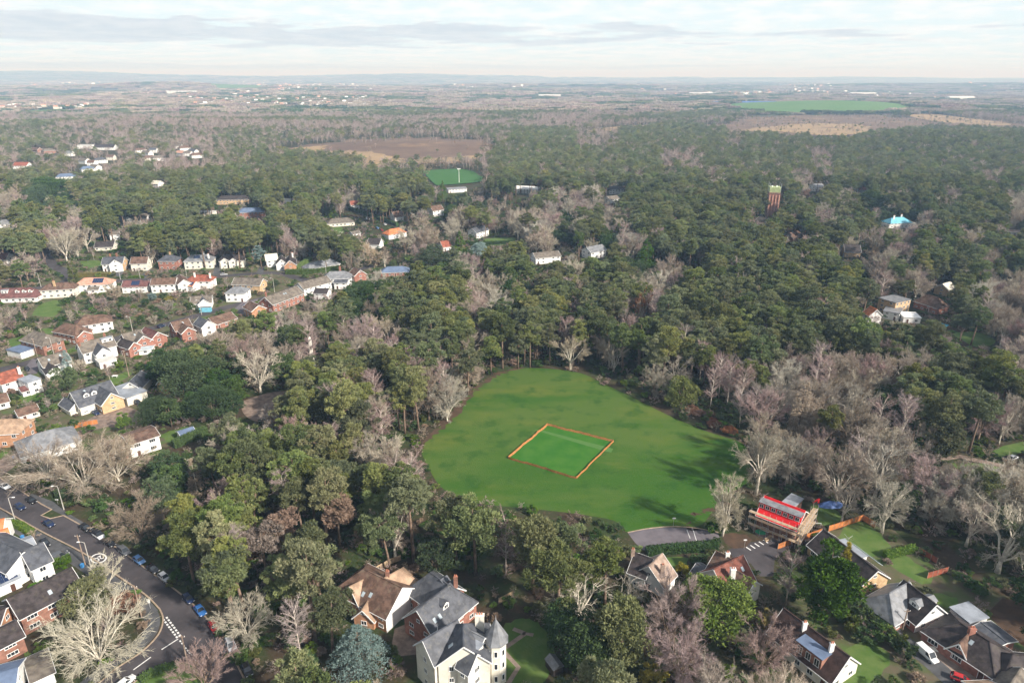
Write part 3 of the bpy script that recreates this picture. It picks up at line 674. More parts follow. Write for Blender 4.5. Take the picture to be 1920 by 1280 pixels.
HOUSES = []   # (short phrase, px, py) landmarks for telling trees apart
class Block: pass
def block(root, base, A, B, zr, ze, W, roof='gable', wall='white', tile='browntile', ends=None, win=1, rows=None, off=0.0, skip=(), wide=1.4, deep=True, trim='paint', door=False):
    """One range of a house. A, B: the photo pixels where the ridge ends; zr, ze: ridge and eaves height; W: width across."""
    b = Block(); a3, b3 = P(*A, zr), P(*B, zr)
    u = (b3 - a3)[:2]; L = float(np.linalg.norm(u)); u = u / L; n = np.array([-u[1], u[0]])
    if n[1] > 0: n = -n                       # n points to the camera's side
    c = (a3 + b3)[:2] / 2 + n * off; hw = W / 2
    run = hw * 0.85
    hipA = roof in ('hip', 'hipA'); hipB = roof in ('hip', 'hipB')
    x0 = -L / 2 - (run if hipA else 0); x1 = L / 2 + (run if hipB else 0)
    if roof == 'flat': x0, x1 = -L / 2, L / 2
    b.u, b.n, b.c, b.L, b.W, b.zr, b.ze, b.x0, b.x1, b.hw = u, n, c, L, W, zr, ze, x0, x1, hw
    def w2(x, y, z): q = c + u * x + n * y; return (q[0] - base[0], q[1] - base[1], z)
    b.w = w2
    # walls
    mb = MB(); zt = ze
    v = [w2(x, y, z) for z in (-0.3, zt) for x, y in ((x0, hw), (x1, hw), (x1, -hw), (x0, -hw))]
    f = [(0, 1, 5, 4), (1, 2, 6, 5), (2, 3, 7, 6), (3, 0, 4, 7), (4, 5, 6, 7)]
    mi = [0, 1, 0, 2, 0]
    zg = zr - 0.24
    if roof not in ('flat', 'mono'):
        if not hipA: v += [w2(x0, 0, zg)]; f.append((3, 0, 4)[:0] or (4, 7, len(v) - 1)); mi.append(2)
        if not hipB: v += [w2(x1, 0, zg)]; f.append((6, 5, len(v) - 1)); mi.append(1)
    if roof == 'mono':                        # one slope falling towards the camera's side
        k = len(v); v += [w2(x0, -hw, zg), w2(x1, -hw, zg)]
        f += [(7, 6, k + 1, k), (4, 7, k), (6, 5, k + 1)]; mi += [0, 2, 1]
    ends = ends or (wall, wall)
    me = mesh_from('wall', v, f, [wall, ends[1], ends[0]], mi)
    bm = bmesh.new(); bm.from_mesh(me); bmesh.ops.recalc_face_normals(bm, faces=bm.faces); bm.to_mesh(me); bm.free()
    b.wallo = obj('wall', me, root)
    # roof
    oh, th = 0.4, 0.2
    if roof == 'flat':
        m2 = MB(); m2.add([w2(x, y, z) for z in (ze + 0.002, ze + 0.28) for x, y in ((x0 - .25, hw + .25), (x1 + .25, hw + .25), (x1 + .25, -hw - .25), (x0 - .25, -hw - .25))],
                          [(3, 2, 1, 0), (4, 5, 6, 7), (0, 1, 5, 4), (1, 2, 6, 5), (2, 3, 7, 6), (3, 0, 4, 7)])
        b.roofo = m2.build('roof', tile, root)
    else:
        sl = (zr - ze) / (hw if roof != 'mono' else W)
        e = ze - sl * oh
        ex0, ex1 = x0 - oh, x1 + oh
        if roof == 'mono':
            top = [w2(ex0, hw + oh, e), w2(ex1, hw + oh, e), w2(ex1, -hw - .2, zr), w2(ex0, -hw - .2, zr)]; tf = [(0, 1, 2, 3)]; rim = [0, 1, 2, 3]
        else:
            r0 = -L / 2 - (oh if not hipA else 0); r1 = L / 2 + (oh if not hipB else 0)
            if hipA: ex0 = x0 - oh * 0.85
            if hipB: ex1 = x1 + oh * 0.85
            top = [w2(ex0, hw + oh, e), w2(ex1, hw + oh, e), w2(ex1, -hw - oh, e), w2(ex0, -hw - oh, e), w2(r0, 0, zr), w2(r1, 0, zr)]
            tf = [(0, 1, 5, 4), (2, 3, 4, 5)]; rim = [0, 1] + ([2] if hipB else [5, 2]) + [3] + ([] if hipA else [4])
            if hipA: tf.append((3, 0, 4))
            if hipB: tf.append((1, 2, 5))
        k = len(top); v = top + [(p[0], p[1], p[2] - th) for p in top]
        f = tf + [tuple(reversed([i + k for i in q])) for q in tf] + [(rim[i], rim[(i + 1) % len(rim)], rim[(i + 1) % len(rim)] + k, rim[i] + k) for i in range(len(rim))]
        me = mesh_from('roof', v, f, tile)
        bm = bmesh.new(); bm.from_mesh(me); bmesh.ops.recalc_face_normals(bm, faces=bm.faces); bm.to_mesh(me); bm.free()
        b.roofo = obj('roof', me, root)
        # ridge tiles, gutters and bargeboards
        tr = MB()
        if roof != 'mono':
            rt = MB(); rt.bar(np.array(top[4]) + (0, 0, .03), np.array(top[5]) + (0, 0, .03), 0.3, 0.16)
            for i, j, hp in ((0, 4, hipA), (3, 4, hipA), (1, 5, hipB), (2, 5, hipB)):
                if hp: rt.bar(np.array(top[i]) + (0, 0, .03), np.array(top[j]) + (0, 0, .03), 0.26, 0.12)
                else:
                    sgn = -1 if j == 4 else 1; o2 = np.array([u[0], u[1], 0]) * 0.045 * sgn
                    tr.bar(np.array(top[i]) + o2 - (0, 0, .1), np.array(top[j]) + o2 - (0, 0, .1), 0.08, 0.26)
            rt.build('ridge_tile_line', tile, b.roofo)
        for i, j in ((0, 1),) if roof == 'mono' else ((0, 1), (2, 3)):
            o2 = np.array([n[0], n[1], 0]) * (0.05 if i == 0 else -0.05)
            tr.bar(np.array(top[i]) + o2 - (0, 0, .12), np.array(top[j]) + o2 - (0, 0, .12), 0.1, 0.16)
        tr.build('bargeboard', trim, b.roofo)
    # windows on the walls that can be seen
    if win:
        nst = rows or (1 if ze < 3.6 else 2 if ze < 7 else 3)
        hst = ze / nst; tot = 0
        for face, ln, org, nr in ((0, x1 - x0, (x0, hw), n), (1, W, (x1, hw), u), (2, W, (x0, -hw), -u)):
            if face in skip: continue
            wp = c + nr * (hw if face == 0 else L / 2)
            vis = -np.dot(nr, wp / np.linalg.norm(wp))
            if vis < 0.08: continue
            cnt = max(1, int(ln / (wide + 1.7)))
            gable_top = face and roof not in ('flat', 'mono') and not (hipB if face == 1 else hipA) and zr - ze > 2.6
            for s in range(nst + (1 if gable_top and nst < 3 else 0)):
                cc = cnt if s < nst else 1
                if s == 0 and face == 0 and cnt > 1: dk = rng.integers(cnt)
                else: dk = -1
                if face and s < nst: cc = max(1, cnt - 1)
                for i in range(cc):
                    if rng.random() < 0.12 and cc > 2: continue
                    q = (i + 0.5) / cc
                    if face == 0: x, y = x0 + ln * q, hw
                    elif face == 1: x, y = x1, hw - ln * q
                    else: x, y = x0, -hw + ln * q
                    p = w2(x, y, s * hst + 0.85 + (0.25 if s == nst else 0))
                    if i == dk and nst < 3:
                        p = w2(x, y, 0.02); a = math.atan2(nr[1], nr[0]) + math.pi / 2; obj('door', door_mesh('front'), root, p, a)
                    else:
                        ww = wide if s < nst else 1.0
                        put_window(root, p, nr, ww, min(1.25, hst - 1.2) if s < nst else 0.9, 2 if ww < 1.7 else 3, deep)
    cor = [c + u * x + n * y for x, y in ((x0 - 1.2, hw + 1.2), (x1 + 1.2, hw + 1.2), (x1 + 1.2, -hw - 1.2), (x0 - 1.2, -hw - 1.2))]
    occupy(cor)
    b.corners = [c + u * x + n * y for x, y in ((x0, hw), (x1, hw), (x1, -hw), (x0, -hw))]
    return b
def on_roof(b, x, s, side=1):
    """Local point on a slope: x along the ridge (-.5 .. .5 of its length), s 0 at the ridge, 1 at the eaves; side 1 = camera's side."""
    return b.w(x * b.L, side * s * b.hw, b.zr - (b.zr - b.ze) * s)
def chimney(root, px, py, ztop, w=0.9, d=0.6, m='brick', pots=2, base=None):
    p = P(px, py, ztop) - np.array([root.location.x, root.location.y, 0])
    mb = MB(); zb = base if base is not None else ztop - 3.2
    mb.box((p[0], p[1], (zb + ztop) / 2), (w, d, ztop - zb)); mb.box((p[0], p[1], ztop - 0.16), (w + .18, d + .18, 0.2))
    o = mb.build('chimney', m, root)
    for i in range(pots):
        t = MB(); x = p[0] + (i - (pots - 1) / 2) * w / max(pots, 1) * .8
        t.tube([(x, p[1], ztop - 0.03), (x, p[1], ztop + 0.5)], [0.15, 0.12], 8)
        t.build('chimney_pot', 'claypot', o)
    return o
def dormer(root, b, x, s, w=1.7, h=1.5, kind='gable', tile='browntile', wall='white', side=1):
    """A dormer on a slope of block b with its window."""
    n3 = np.array([b.n[0] * side, b.n[1] * side, 0.0]); u3 = np.array([b.u[0], b.u[1], 0.0])
    p = np.array(on_roof(b, x, s, side)); sl = (b.zr - b.ze) / b.hw
    dep = h / sl + 0.15
    def q(a, d, z): return p + u3 * a - n3 * d + np.array([0, 0, z])
    mb = MB(); hw = w / 2
    if kind == 'gable':
        v = [q(-hw, 0, -.3), q(hw, 0, -.3), q(hw, 0, h * .7), q(0, 0, h * 1.15), q(-hw, 0, h * .7), q(-hw, dep, -.3), q(hw, dep, -.3), q(hw, dep, h * .7), q(0, dep, h * 1.15), q(-hw, dep, h * .7)]
        f = [(0, 1, 2, 3, 4), (1, 6, 7, 2), (5, 0, 4, 9)]
    else:
        v = [q(-hw, 0, -.3), q(hw, 0, -.3), q(hw, 0, h), q(-hw, 0, h), q(-hw, dep, -.3), q(hw, dep, -.3), q(hw, dep, h), q(-hw, dep, h)]
        f = [(0, 1, 2, 3), (1, 5, 6, 2), (4, 0, 3, 7)]
    o = mb.add(v, f).build('dormer', wall, root)
    r = MB(); oh = 0.18
    if kind == 'gable':
        for sg in (-1, 1):
            d2 = (h * 1.15 + (b.zr - b.ze) * 0) / sl + 0.2
            v = [q(0, -oh, h * 1.15 + .08), q(sg * (hw + oh), -oh, h * .7 - .03), q(sg * (hw + oh), dep + .1, h * .7 - .03), q(0, d2, h * 1.15 + .08)]
            r.add(v + [(a[0], a[1], a[2] - .1) for a in v], [(0, 1, 2, 3), (7, 6, 5, 4), (0, 4, 5, 1), (1, 5, 6, 2), (3, 2, 6, 7), (0, 3, 7, 4)])
    else:
        v = [q(-hw - oh, -oh, h), q(hw + oh, -oh, h), q(hw + oh, dep + .2, h + .05), q(-hw - oh, dep + .2, h + .05)]
        r.add(v + [(a[0], a[1], a[2] + .14) for a in v], [(3, 2, 1, 0), (4, 5, 6, 7), (0, 1, 5, 4), (1, 2, 6, 5), (2, 3, 7, 6), (3, 0, 4, 7)])
    r.build('dormer_roof', tile, o)
    nw = max(1, int(w / 1.6)) if kind != 'gable' else 1
    for i in range(nw):
        a = -hw + w * (i + .5) / nw
        put_window(o, tuple(q(a, -0.001, 0.12)), n3[:2], min(1.2, w / nw * .72), h * (.62 if kind == 'gable' else .72), 2)
    return o
def roof_panel(root, b, name, x, s, w, l, m, side=1, th=0.08, lift=0.10):
    """A flat panel (skylight, solar panel) lying on a slope."""
    p = np.array(on_roof(b, x, s, side)); u3 = np.array([b.u[0], b.u[1], 0]); n3 = np.array([b.n[0] * side, b.n[1] * side, 0])
    dn = n3 * b.hw + np.array([0, 0, -(b.zr - b.ze)]); dn /= np.linalg.norm(dn); nr = np.cross(u3, dn); nr = nr if nr[2] > 0 else -nr
    v = [p + u3 * (i * w / 2) + dn * (j * l / 2) + nr * k for k in (lift - th, lift) for i, j in ((-1, -1), (1, -1), (1, 1), (-1, 1))]
    mb = MB().add(v, [(3, 2, 1, 0), (4, 5, 6, 7), (0, 1, 5, 4), (1, 2, 6, 5), (2, 3, 7, 6), (3, 0, 4, 7)])
    me = mb.mesh(name, m); bm = bmesh.new(); bm.from_mesh(me); bmesh.ops.recalc_face_normals(bm, faces=bm.faces); bm.to_mesh(me); bm.free()
    return obj(name, me, root)
def skylight(root, b, x, s, side=1, w=0.8, l=1.2):
    o = roof_panel(root, b, 'skylight', x, s, w, l, 'leadgrey', side, 0.2, 0.1); roof_panel(o, b, 'pane', x, s, w - .16, l - .16, 'glassroof', side, 0.05, 0.14)
def solar(root, b, x0, x1, s0, s1, nx, ns, side=1):
    sl = math.hypot(b.hw, b.zr - b.ze)
    for i in range(nx):
        for j in range(ns):
            x = x0 + (x1 - x0) * (i + .5) / nx; s = s0 + (s1 - s0) * (j + .5) / ns
            roof_panel(root, b, 'solar_panel', x, s, (x1 - x0) * b.L / nx - .06, (s1 - s0) * sl / ns - .06, 'solar', side, 0.05, 0.14)
def house(name, label, short, blocks, cat='house', chimneys=(), hold=0.12):
    """blocks: list of (positional args of block after base, kwargs)."""
    a, k = blocks[0]; c = (P(*a[0], a[2]) + P(*a[1], a[2])) / 2; base = np.array([c[0], c[1], 0.0])
    root = thing(name, label, cat, base)
    bs = [block(root, base, *a, **k) for a, k in blocks]
    for ch in chimneys: chimney(root, *ch[:3], **(ch[3] if len(ch) > 3 else {}))
    for b in bs:
        pts = [(q[0], q[1], z) for q in b.corners for z in (1.0, b.ze)] + [(*(b.c + b.u * s * b.L / 2), b.zr) for s in (-1, 1)]
        q = np.array([proj(*p) for p in pts]); x0, x1, y0, y1 = q[:, 0].min(), q[:, 0].max(), q[:, 1].min(), q[:, 1].max()
        mx, my = (x1 - x0) * hold, (y1 - y0) * hold
        keep_clear([(x0 + mx, y0 + my), (x1 - mx, y0 + my), (x1 - mx, y1 - my), (x0 + mx, y1 - my)], float(b.c[1]) + b.hw + 1.5)
    p = proj(base[0], base[1], 4.0); HOUSES.append((short, float(p[0]), float(p[1])))
    return root, bs
def B(A, Bp, zr, ze, W, roof='gable', wall='white', tile='browntile', **k): return ((A, Bp, zr, ze, W, roof, wall, tile), k)

# ---------------------------------------------------------------- lower left
r, b = house('white_house', 'large white house with grey slate roof beside a black van at the road', 'the white slate-roofed roadside house',
    [B((41, 1033), (78, 1017), 8.6, 5.6, 9.5, 'gable', 'white', 'slate', skip=(1,)), B((-30, 999), (42, 1034), 8.5, 5.6, 9, 'gable', 'white', 'slate'),
     B((38, 1016), (58, 1008), 4.2, 3.0, 7, 'gable', 'white', 'leadgrey'), B((-40, 1088), (24, 1060), 4.4, 3.0, 8, 'gable', 'white', 'leadgrey', ends=('white', 'white'))])
solar(r, b[3], -0.42, 0.48, 0.08, 0.92, 7, 3)
r, b = house('orange_roofed_house', 'white house with orange tiled roof cut by the left edge of the picture', 'the orange-roofed house by the left edge',
    [B((-30, 978), (6, 972), 7.2, 4.6, 8, 'gable', 'white', 'orangetile'), B((-16, 1000), (12, 990), 6.0, 4.0, 6, 'gable', 'white', 'orangetile')])
r, b = house('brick_house', 'long two-storey brick house with dark tiled roof and white window bands', 'the long dark-roofed brick house',
    [B((16, 1121), (131, 1064), 8.2, 5.2, 9.5, 'gable', 'brick', 'darktile', ends=('brownbrick', 'brick'), wide=2.2), B((-24, 1190), (28, 1164), 6.4, 4.4, 7, 'gable', 'brick', 'darktile', wide=2.2),  # left gable in darker brick: its shade is put into the colour
     B((-30, 1144), (8, 1140), 6.2, 4.6, 6, 'gable', 'orangebrick', 'darktile')])
skylight(r, b[0], 0.05, .6)
r, b = house('garage_block', 'low white garage block with worn grey roof behind the spreading roadside tree', 'the low white garage block',
    [B((52, 1252), (92, 1234), 3.4, 2.9, 8, 'gable', 'white', 'greytile', win=0)], cat='garage')
r, b = house('navy_roofed_house', 'house with dark navy roof in the lower left corner', 'the navy-roofed corner house',
    [B((-30, 1268), (30, 1252), 6.0, 4.2, 9, 'gable', 'white', 'bluegrey')])

# ---------------------------------------------------------------- lower middle
r, b = house('tan_roofed_house', 'house with mottled brown and tan tiled roofs and a bright white gable end', 'the white-gabled tan-roofed house',
    [B((682, 1066), (752, 1100), 9.0, 4.6, 11.5, 'hipA', 'orangebrick', 'browntile', ends=('orangebrick', 'white'), skip=(1,)), B((716, 1086), (750, 1067), 8.4, 4.2, 9, 'hipB', 'white', 'tantile', skip=(0, 1, 2)),
     B((690, 1082), (658, 1098), 7.6, 4.0, 8, 'gable', 'orangebrick', 'tantile'), B((695, 1118), (680, 1142), 5.4, 2.8, 5, 'gable', 'orangebrick', 'tantile')], chimneys=[(726, 1070, 9.8)], hold=0.2)
for x, s in ((-0.05, .62), (-0.22, .7), (-0.32, .75)): skylight(r, b[0], x, s)
r, b = house('slate_roofed_house', 'red brick house with large grey slate roofs, dormers and skylights', 'the slate-roofed brick house',
    [B((783, 1142), (842, 1096), 9.4, 4.6, 9.5, 'hipB', 'redbrick', 'slate', ends=('redbrick', 'redbrick')), B((807, 1073), (842, 1096), 9.2, 4.8, 9.5, 'hipA', 'redbrick', 'slate')],
    chimneys=[(854, 1080, 11.5)], hold=0.2)
dormer(r, b[0], 0.12, 0.55, 1.9, 1.7, 'gable', 'slate', 'white'); dormer(r, b[1], 0.1, .35, 1.8, 1.6, 'gable', 'slate', 'redbrick', side=-1)
dormer(r, b[1], 0.48, .35, 1.8, 1.6, 'gable', 'slate', 'white', side=-1)
for x in (-0.28, -0.12): skylight(r, b[0], x, .62)
r, b = house('turret_house', 'tall cream three-storey villa with steep slate roofs and an octagonal corner turret', 'the cream turreted villa',
    [B((869, 1169), (869, 1209), 13.6, 9.2, 10.5, 'hipA', 'cream', 'slate', wide=1.0), B((795, 1199), (856, 1162), 12.8, 9.2, 6.8, 'gable', 'cream', 'slate', wide=1.0),
     B((872, 1212), (892, 1224), 11.8, 8.9, 5.2, 'gable', 'cream', 'slate', wide=1.0), B((886, 1184), (906, 1194), 12.2, 9.2, 7.5, 'gable', 'cream', 'lightslate', wide=1.0)], chimneys=[(899, 1151, 14.5, dict(w=1.9, d=0.8, m='cream', pots=3, base=8.0))], hold=0.16)
skylight(r, b[0], 0.1, .5)
dormer(r, b[3], 0.15, 0.7, 3.0, 1.3, 'flat', 'leadgrey', 'cream')
def turret(root):
    c = P(930, 1196, 11.0) - np.array([root.location.x, root.location.y, 0]); rad = 2.25; n = 8
    mb = MB(); rot = math.pi / 8
    poly = [(c[0] + rad * math.cos(rot + 2 * math.pi * i / n), c[1] + rad * math.sin(rot + 2 * math.pi * i / n)) for i in range(n)]
    mb.prism(poly, -0.3, 11.0); mb.prism([(c[0] + (p[0] - c[0]) * 1.06, c[1] + (p[1] - c[1]) * 1.06) for p in poly], 10.6, 10.95)
    t = mb.build('turret', 'cream', root)
    rb = MB(); k = 1.22; v = [(c[0] + (p[0] - c[0]) * k, c[1] + (p[1] - c[1]) * k, 10.9) for p in poly] + [(c[0], c[1], 16.2)]
    rb.add(v, [(i, (i + 1) % n, n) for i in range(n)] + [tuple(range(n - 1, -1, -1))]); rb.build('turret_roof', 'lightslate', t)
    fb = MB().tube([(c[0], c[1], 16.0), (c[0], c[1], 17.2)], [0.09, 0.02], 6); fb.build('finial', 'leadgrey', t)
    for i in range(n):
        a = 2 * math.pi * i / n + rot + math.pi / n; nr = np.array([math.cos(a), math.sin(a)])
        if -nr[1] < 0.2: continue
        ap = rad * math.cos(math.pi / n)
        for z in (1.2, 4.6, 7.9):
            put_window(t, (c[0] + nr[0] * ap, c[1] + nr[1] * ap, z), nr, 0.75, 1.6, 1)
turret(r)
b_ = b

# ---------------------------------------------------------------- below the field, right of centre
r, b = house('cottage', 'small white cottage with dark roof and a pale tiled cross wing by the car park', 'the white cottage by the car park',
    [B((1192, 1036), (1222, 1047), 7.2, 4.2, 8, 'gable', 'white', 'darktile'), B((1241, 1038), (1218, 1060), 7.4, 3.4, 8.5, 'gable', 'white', 'greytan')],
    chimneys=[(1187, 1029, 8.6, dict(m='greytan')), (1243, 1058, 8.0, dict(m='greytan'))])
r, b = house('cottage', 'large white and cream cottage with red-brown tiled roofs and white chimney stacks', 'the red-brown roofed cottage',
    [B((1340, 1066), (1392, 1041), 8.4, 4.2, 9, 'gable', 'white', 'rustbrown'), B((1345, 1033), (1374, 1049), 7.8, 4.2, 8.5, 'gable', 'white', 'browntile'),
     B((1381, 1069), (1413, 1087), 7.8, 4.4, 8.0, 'gable', 'cream', 'browntile'), B((1308, 1056), (1322, 1064), 4.0, 2.6, 5, 'gable', 'white', 'slate')],
    chimneys=[(1375, 1065, 9.4, dict(w=1.2, d=1.0, m='white')), (1365, 1035, 9.0, dict(w=1.0, m='white'))])
skylight(r, b[0], 0.3, .45)

# ---------------------------------------------------------------- house being built
r, b = house('unfinished_house', 'unfinished brick house under a bright red roof membrane with a long dormer', 'the red-roofed building site',
    [B((1436, 930), (1508, 957), 8.6, 5.2, 10, 'gable', 'brownbrick', 'membrane', wide=2.0)], hold=0.02)
d_ = dormer(r, b[0], -0.02, 0.62, 11.5, 1.6, 'flat', 'lightslate', 'membrane')
for i in range(14):
    s = 0.06 + i * 0.066
    roof_panel(b[0].roofo, b[0], 'batten', 0.0, s, b[0].L, 0.07, 'redplastic', 1, 0.05, 0.06)
UB = b[0]
def scaffold():
    t = thing('scaffolding', 'tube scaffolding with timber boards around the unfinished brick house', 'scaffolding', r.location)
    b = UB
    xs = np.linspace(b.x0 - 1.6, b.x1 + 1.6, 9)
    for y0, y1 in ((b.hw + .5, b.hw + 1.7),):
        for x in xs:
            for y in (y0, y1): MB().tube([b.w(x, y, 0), b.w(x, y, 7.0)], 0.045, 5).build('pole', 'metal', t)
        for z in (2.2, 4.4, 6.2):
            MB().tube([b.w(xs[0], y1, z + .6), b.w(xs[-1], y1, z + .6)], 0.04, 5).build('rail', 'metal', t)
            for k in range(3):
                yy = y0 + .2 + k * .4; MB().bar(b.w(xs[0] - .4, yy, z), b.w(xs[-1] + .4, yy, z), 0.34, 0.06).build('board', 'timber', t)
    ys = np.linspace(-b.hw - 1.2, b.hw + 1.2, 6)
    for x in (b.x1 + .7, b.x1 + 2.0):
        for y in ys: MB().tube([b.w(x, y, 0), b.w(x, y, 8.2)], 0.045, 5).build('pole', 'metal', t)
    for z in (2.2, 4.4, 6.4):
        MB().tube([b.w(b.x1 + 2.0, ys[0], z + .6), b.w(b.x1 + 2.0, ys[-1], z + .6)], 0.04, 5).build('rail', 'metal', t)
        for k in range(4): MB().bar(b.w(b.x1 + .8 + k * .36, ys[0] - .4, z), b.w(b.x1 + .8 + k * .36, ys[-1] + .4, z), 0.3, 0.06).build('board', 'timber', t)
scaffold()
r, b = house('rear_shed', 'flat-roofed dark grey extension behind the house under the red membrane', 'the flat extension behind the building site',
    [B((1476, 933), (1497, 942), 3.2, 3.0, 6, 'flat', 'brownbrick', 'leadgrey', win=0)], cat='extension')

# ---------------------------------------------------------------- lower right
r, b = house('long_bungalow', 'long bungalow with plain black tiled roof beside the orange-fenced lawn', 'the long black-roofed bungalow',
    [B((1546, 993), (1644, 1068), 6.4, 2.9, 9.5, 'gable', 'tanbrick', 'darktile', wide=1.8), B((1573, 1040), (1585, 1030), 5.4, 2.8, 5.5, 'gable', 'tanbrick', 'darktile', win=0)])
roof_panel(r, b[0], 'sunroom_roof', -0.02, 1.32, 9, 2.6, 'glassroof', -1, 0.12, 1.3)
dd = dormer(r, b[0], -0.1, 0.9, 7.5, 1.2, 'flat', 'leadgrey', 'white', side=-1)
r, b = house('dormer_bungalow', 'chalet bungalow with black roof, grey cross wing and white clad gables', 'the grey-winged chalet bungalow',
    [B((1697, 1088), (1754, 1131), 7.0, 2.9, 9.5, 'gable', 'redbrick', 'darktile', ends=('redbrick', 'white')), B((1704, 1091), (1668, 1112), 6.8, 3.0, 8.5, 'hipB', 'redbrick', 'lightslate', wide=1.6)])
dormer(r, b[0], 0.15, 0.58, 2.6, 1.5, 'gable', 'lightslate', 'white'); dormer(r, b[0], 0.2, 0.5, 2.4, 1.5, 'gable', 'lightslate', 'white', side=-1)
r, b = house('hipped_bungalow', 'brown hipped-roof bungalow with a broad brick chimney beside the paved forecourt', 'the brown hipped bungalow',
    [B((1802, 1168), (1856, 1202), 6.0, 2.8, 11, 'hip', 'redbrick', 'darktile', wide=2.2), B((1826, 1178), (1800, 1205), 5.5, 2.8, 4.0, 'gable', 'redbrick', 'browntile'),
     B((1842, 1168), (1886, 1202), 3.4, 2.9, 6, 'gable', 'redbrick', 'slate', win=0)], chimneys=[(1824, 1176, 7.2, dict(w=1.3, d=.8, m='redbrick'))])
skylight(r, b[0], 0.1, .4)
r, b = house('outbuilding', 'flat grey outbuilding behind the brown hipped bungalow', 'the flat grey outbuilding', [B((1800, 1152), (1834, 1142), 3.0, 2.8, 5, 'flat', 'white', 'leadgrey', win=0)], cat='outbuilding')
r, b = house('brown_roofed_house', 'dark brown roofed house with cream gable and a flat dormer with two skylights', 'the cream-gabled brown house',
    [B((1472, 1141), (1591, 1228), 7.6, 3.2, 9.5, 'gable', 'cream', 'chocotile')], chimneys=[(1510, 1166, 8.8, dict(m='white')), (1561, 1205, 8.8, dict(m='white'))])
fd = dormer(r, b[0], 0.12, 0.92, 6.2, 2.7, 'flat', 'bluegrey', 'brick')
r, b = house('edge_house', 'brick house with dark brown roof at the lower right edge', 'the brown-roofed house at the lower right edge',
    [B((1900, 1226), (1970, 1232), 5.6, 3.0, 7, 'hipA', 'redbrick', 'darktile'), B((1915, 1252), (1895, 1282), 5.2, 3.0, 5.5, 'gable', 'white', 'greytile')])
r, b = house('corner_house', 'tan roofed house behind the red car at the lower right', 'the tan-roofed corner house',
    [B((1835, 1288), (1880, 1286), 5.0, 2.8, 7, 'gable', 'redbrick', 'tantile')])

# ---------------------------------------------------------------- left estate, lower part
r, b = house('chalet_house', 'cream chalet house with blue slate roof, two small dormers and timbered front gable', 'the cream slate chalet house',
    [B((133, 735), (205, 713), 8.2, 3.6, 11, 'gable', 'cream', 'slate'), B((184, 722), (207, 736), 7.6, 4.0, 8, 'gable', 'tanbrick', 'slate', trim='paint'),
     B((222, 722), (256, 738), 3.8, 3.4, 8, 'flat', 'cream', 'leadgrey', win=0), B((121, 745), (140, 756), 4.4, 2.6, 4.5, 'gable', 'cream', 'slate', win=0)])
dormer(r, b[0], -0.22, 0.55, 2.0, 1.6, 'gable', 'slate', 'white'); dormer(r, b[0], -0.02, 0.55, 2.0, 1.6, 'gable', 'slate', 'white'); skylight(r, b[0], 0.22, .4); skylight(r, b[0], -.2, .2)
house('annexe', 'cream annexe with slate roof tucked beneath the great dark evergreen', 'the cream annexe under the dark evergreen',
    [B((243, 716), (264, 695), 6.2, 3.4, 7, 'gable', 'cream', 'slate')], cat='house')
house('stone_outbuilding', 'old stone outbuilding half hidden in the great dark evergreen', 'the stone outbuilding in the evergreen', [B((300, 712), (322, 704), 6.0, 3.4, 6, 'gable', 'tanbrick', 'greytile')], cat='outbuilding')
house('blue_shed', 'small shed with bright blue-grey roof among dark evergreen branches', 'the blue-roofed shed in the evergreen', [B((312, 697), (336, 692), 3.0, 2.3, 4, 'mono', 'white', 'bluegrey', win=0)], cat='shed')
r, b = house('flat_brown_roofed_house', 'split-level house with flat brown roof and white clad upper storey', 'the flat brown-roofed house',
    [B((233, 818), (288, 801), 6.4, 5.3, 9.5, 'gable', 'white', 'browntile', wide=2.0), B((196, 834), (230, 824), 5.4, 4.6, 8, 'gable', 'brick', 'browntile')])
r, b = house('grey_hipped_house', 'grey hipped-roof house seen through a spreading bare tree', 'the grey hipped house',
    [B((64, 814), (104, 803), 7.2, 3.6, 13, 'hip', 'white', 'lightslate')])
r, b = house('orange_brick_house', 'orange brick house with peach hipped roof at the left edge', 'the orange brick house at the left edge',
    [B((-14, 787), (20, 785), 8.4, 5.4, 10, 'hip', 'orangebrick', 'tantile')])
house('cream_outbuilding', 'small cream outbuilding with brown roof among garden shrubs', 'the small cream outbuilding', [B((29, 768), (66, 757), 4.2, 2.5, 5.5, 'gable', 'cream', 'browntile')], cat='outbuilding')
house('summerhouse', 'little summerhouse with blue panelled roof behind the clipped dark hedge', 'the blue-roofed summerhouse', [B((335, 808), (360, 800), 3.4, 2.4, 5, 'gable', 'white', 'bluegrey')], cat='summerhouse')
r, b = house('white_house', 'white rendered house with red-brown roof and boxy flat-roofed rear wing', 'the white boxy house',
    [B((-10, 702), (32, 690), 7.6, 4.6, 9, 'gable', 'white', 'redtile'), B((42, 713), (66, 705), 5.8, 5.4, 7.5, 'flat', 'white', 'leadgrey'), B((36, 726), (57, 720), 3.6, 2.5, 5, 'gable', 'white', 'maroontile')], chimneys=[(34, 688, 9, dict(m='white'))])
house('low_house', 'low white house with brown roof at the left edge below the boxy white house', 'the low white house at the left edge', [B((-14, 742), (10, 736), 5.0, 2.8, 7, 'gable', 'white', 'browntile')])
r, b = house('white_gabled_house', 'white gabled house with long brown roof beside the grey driveway', 'the white house with long brown roof',
    [B((72, 671), (122, 658), 7.6, 4.6, 8.5, 'gable', 'white', 'greytile'), B((88, 676), (98, 690), 5.6, 3.6, 5, 'gable', 'white', 'darktile', win=0)], chimneys=[(122, 655, 8.6)])
skylight(r, b[0], -0.2, .45); skylight(r, b[0], .25, .3)
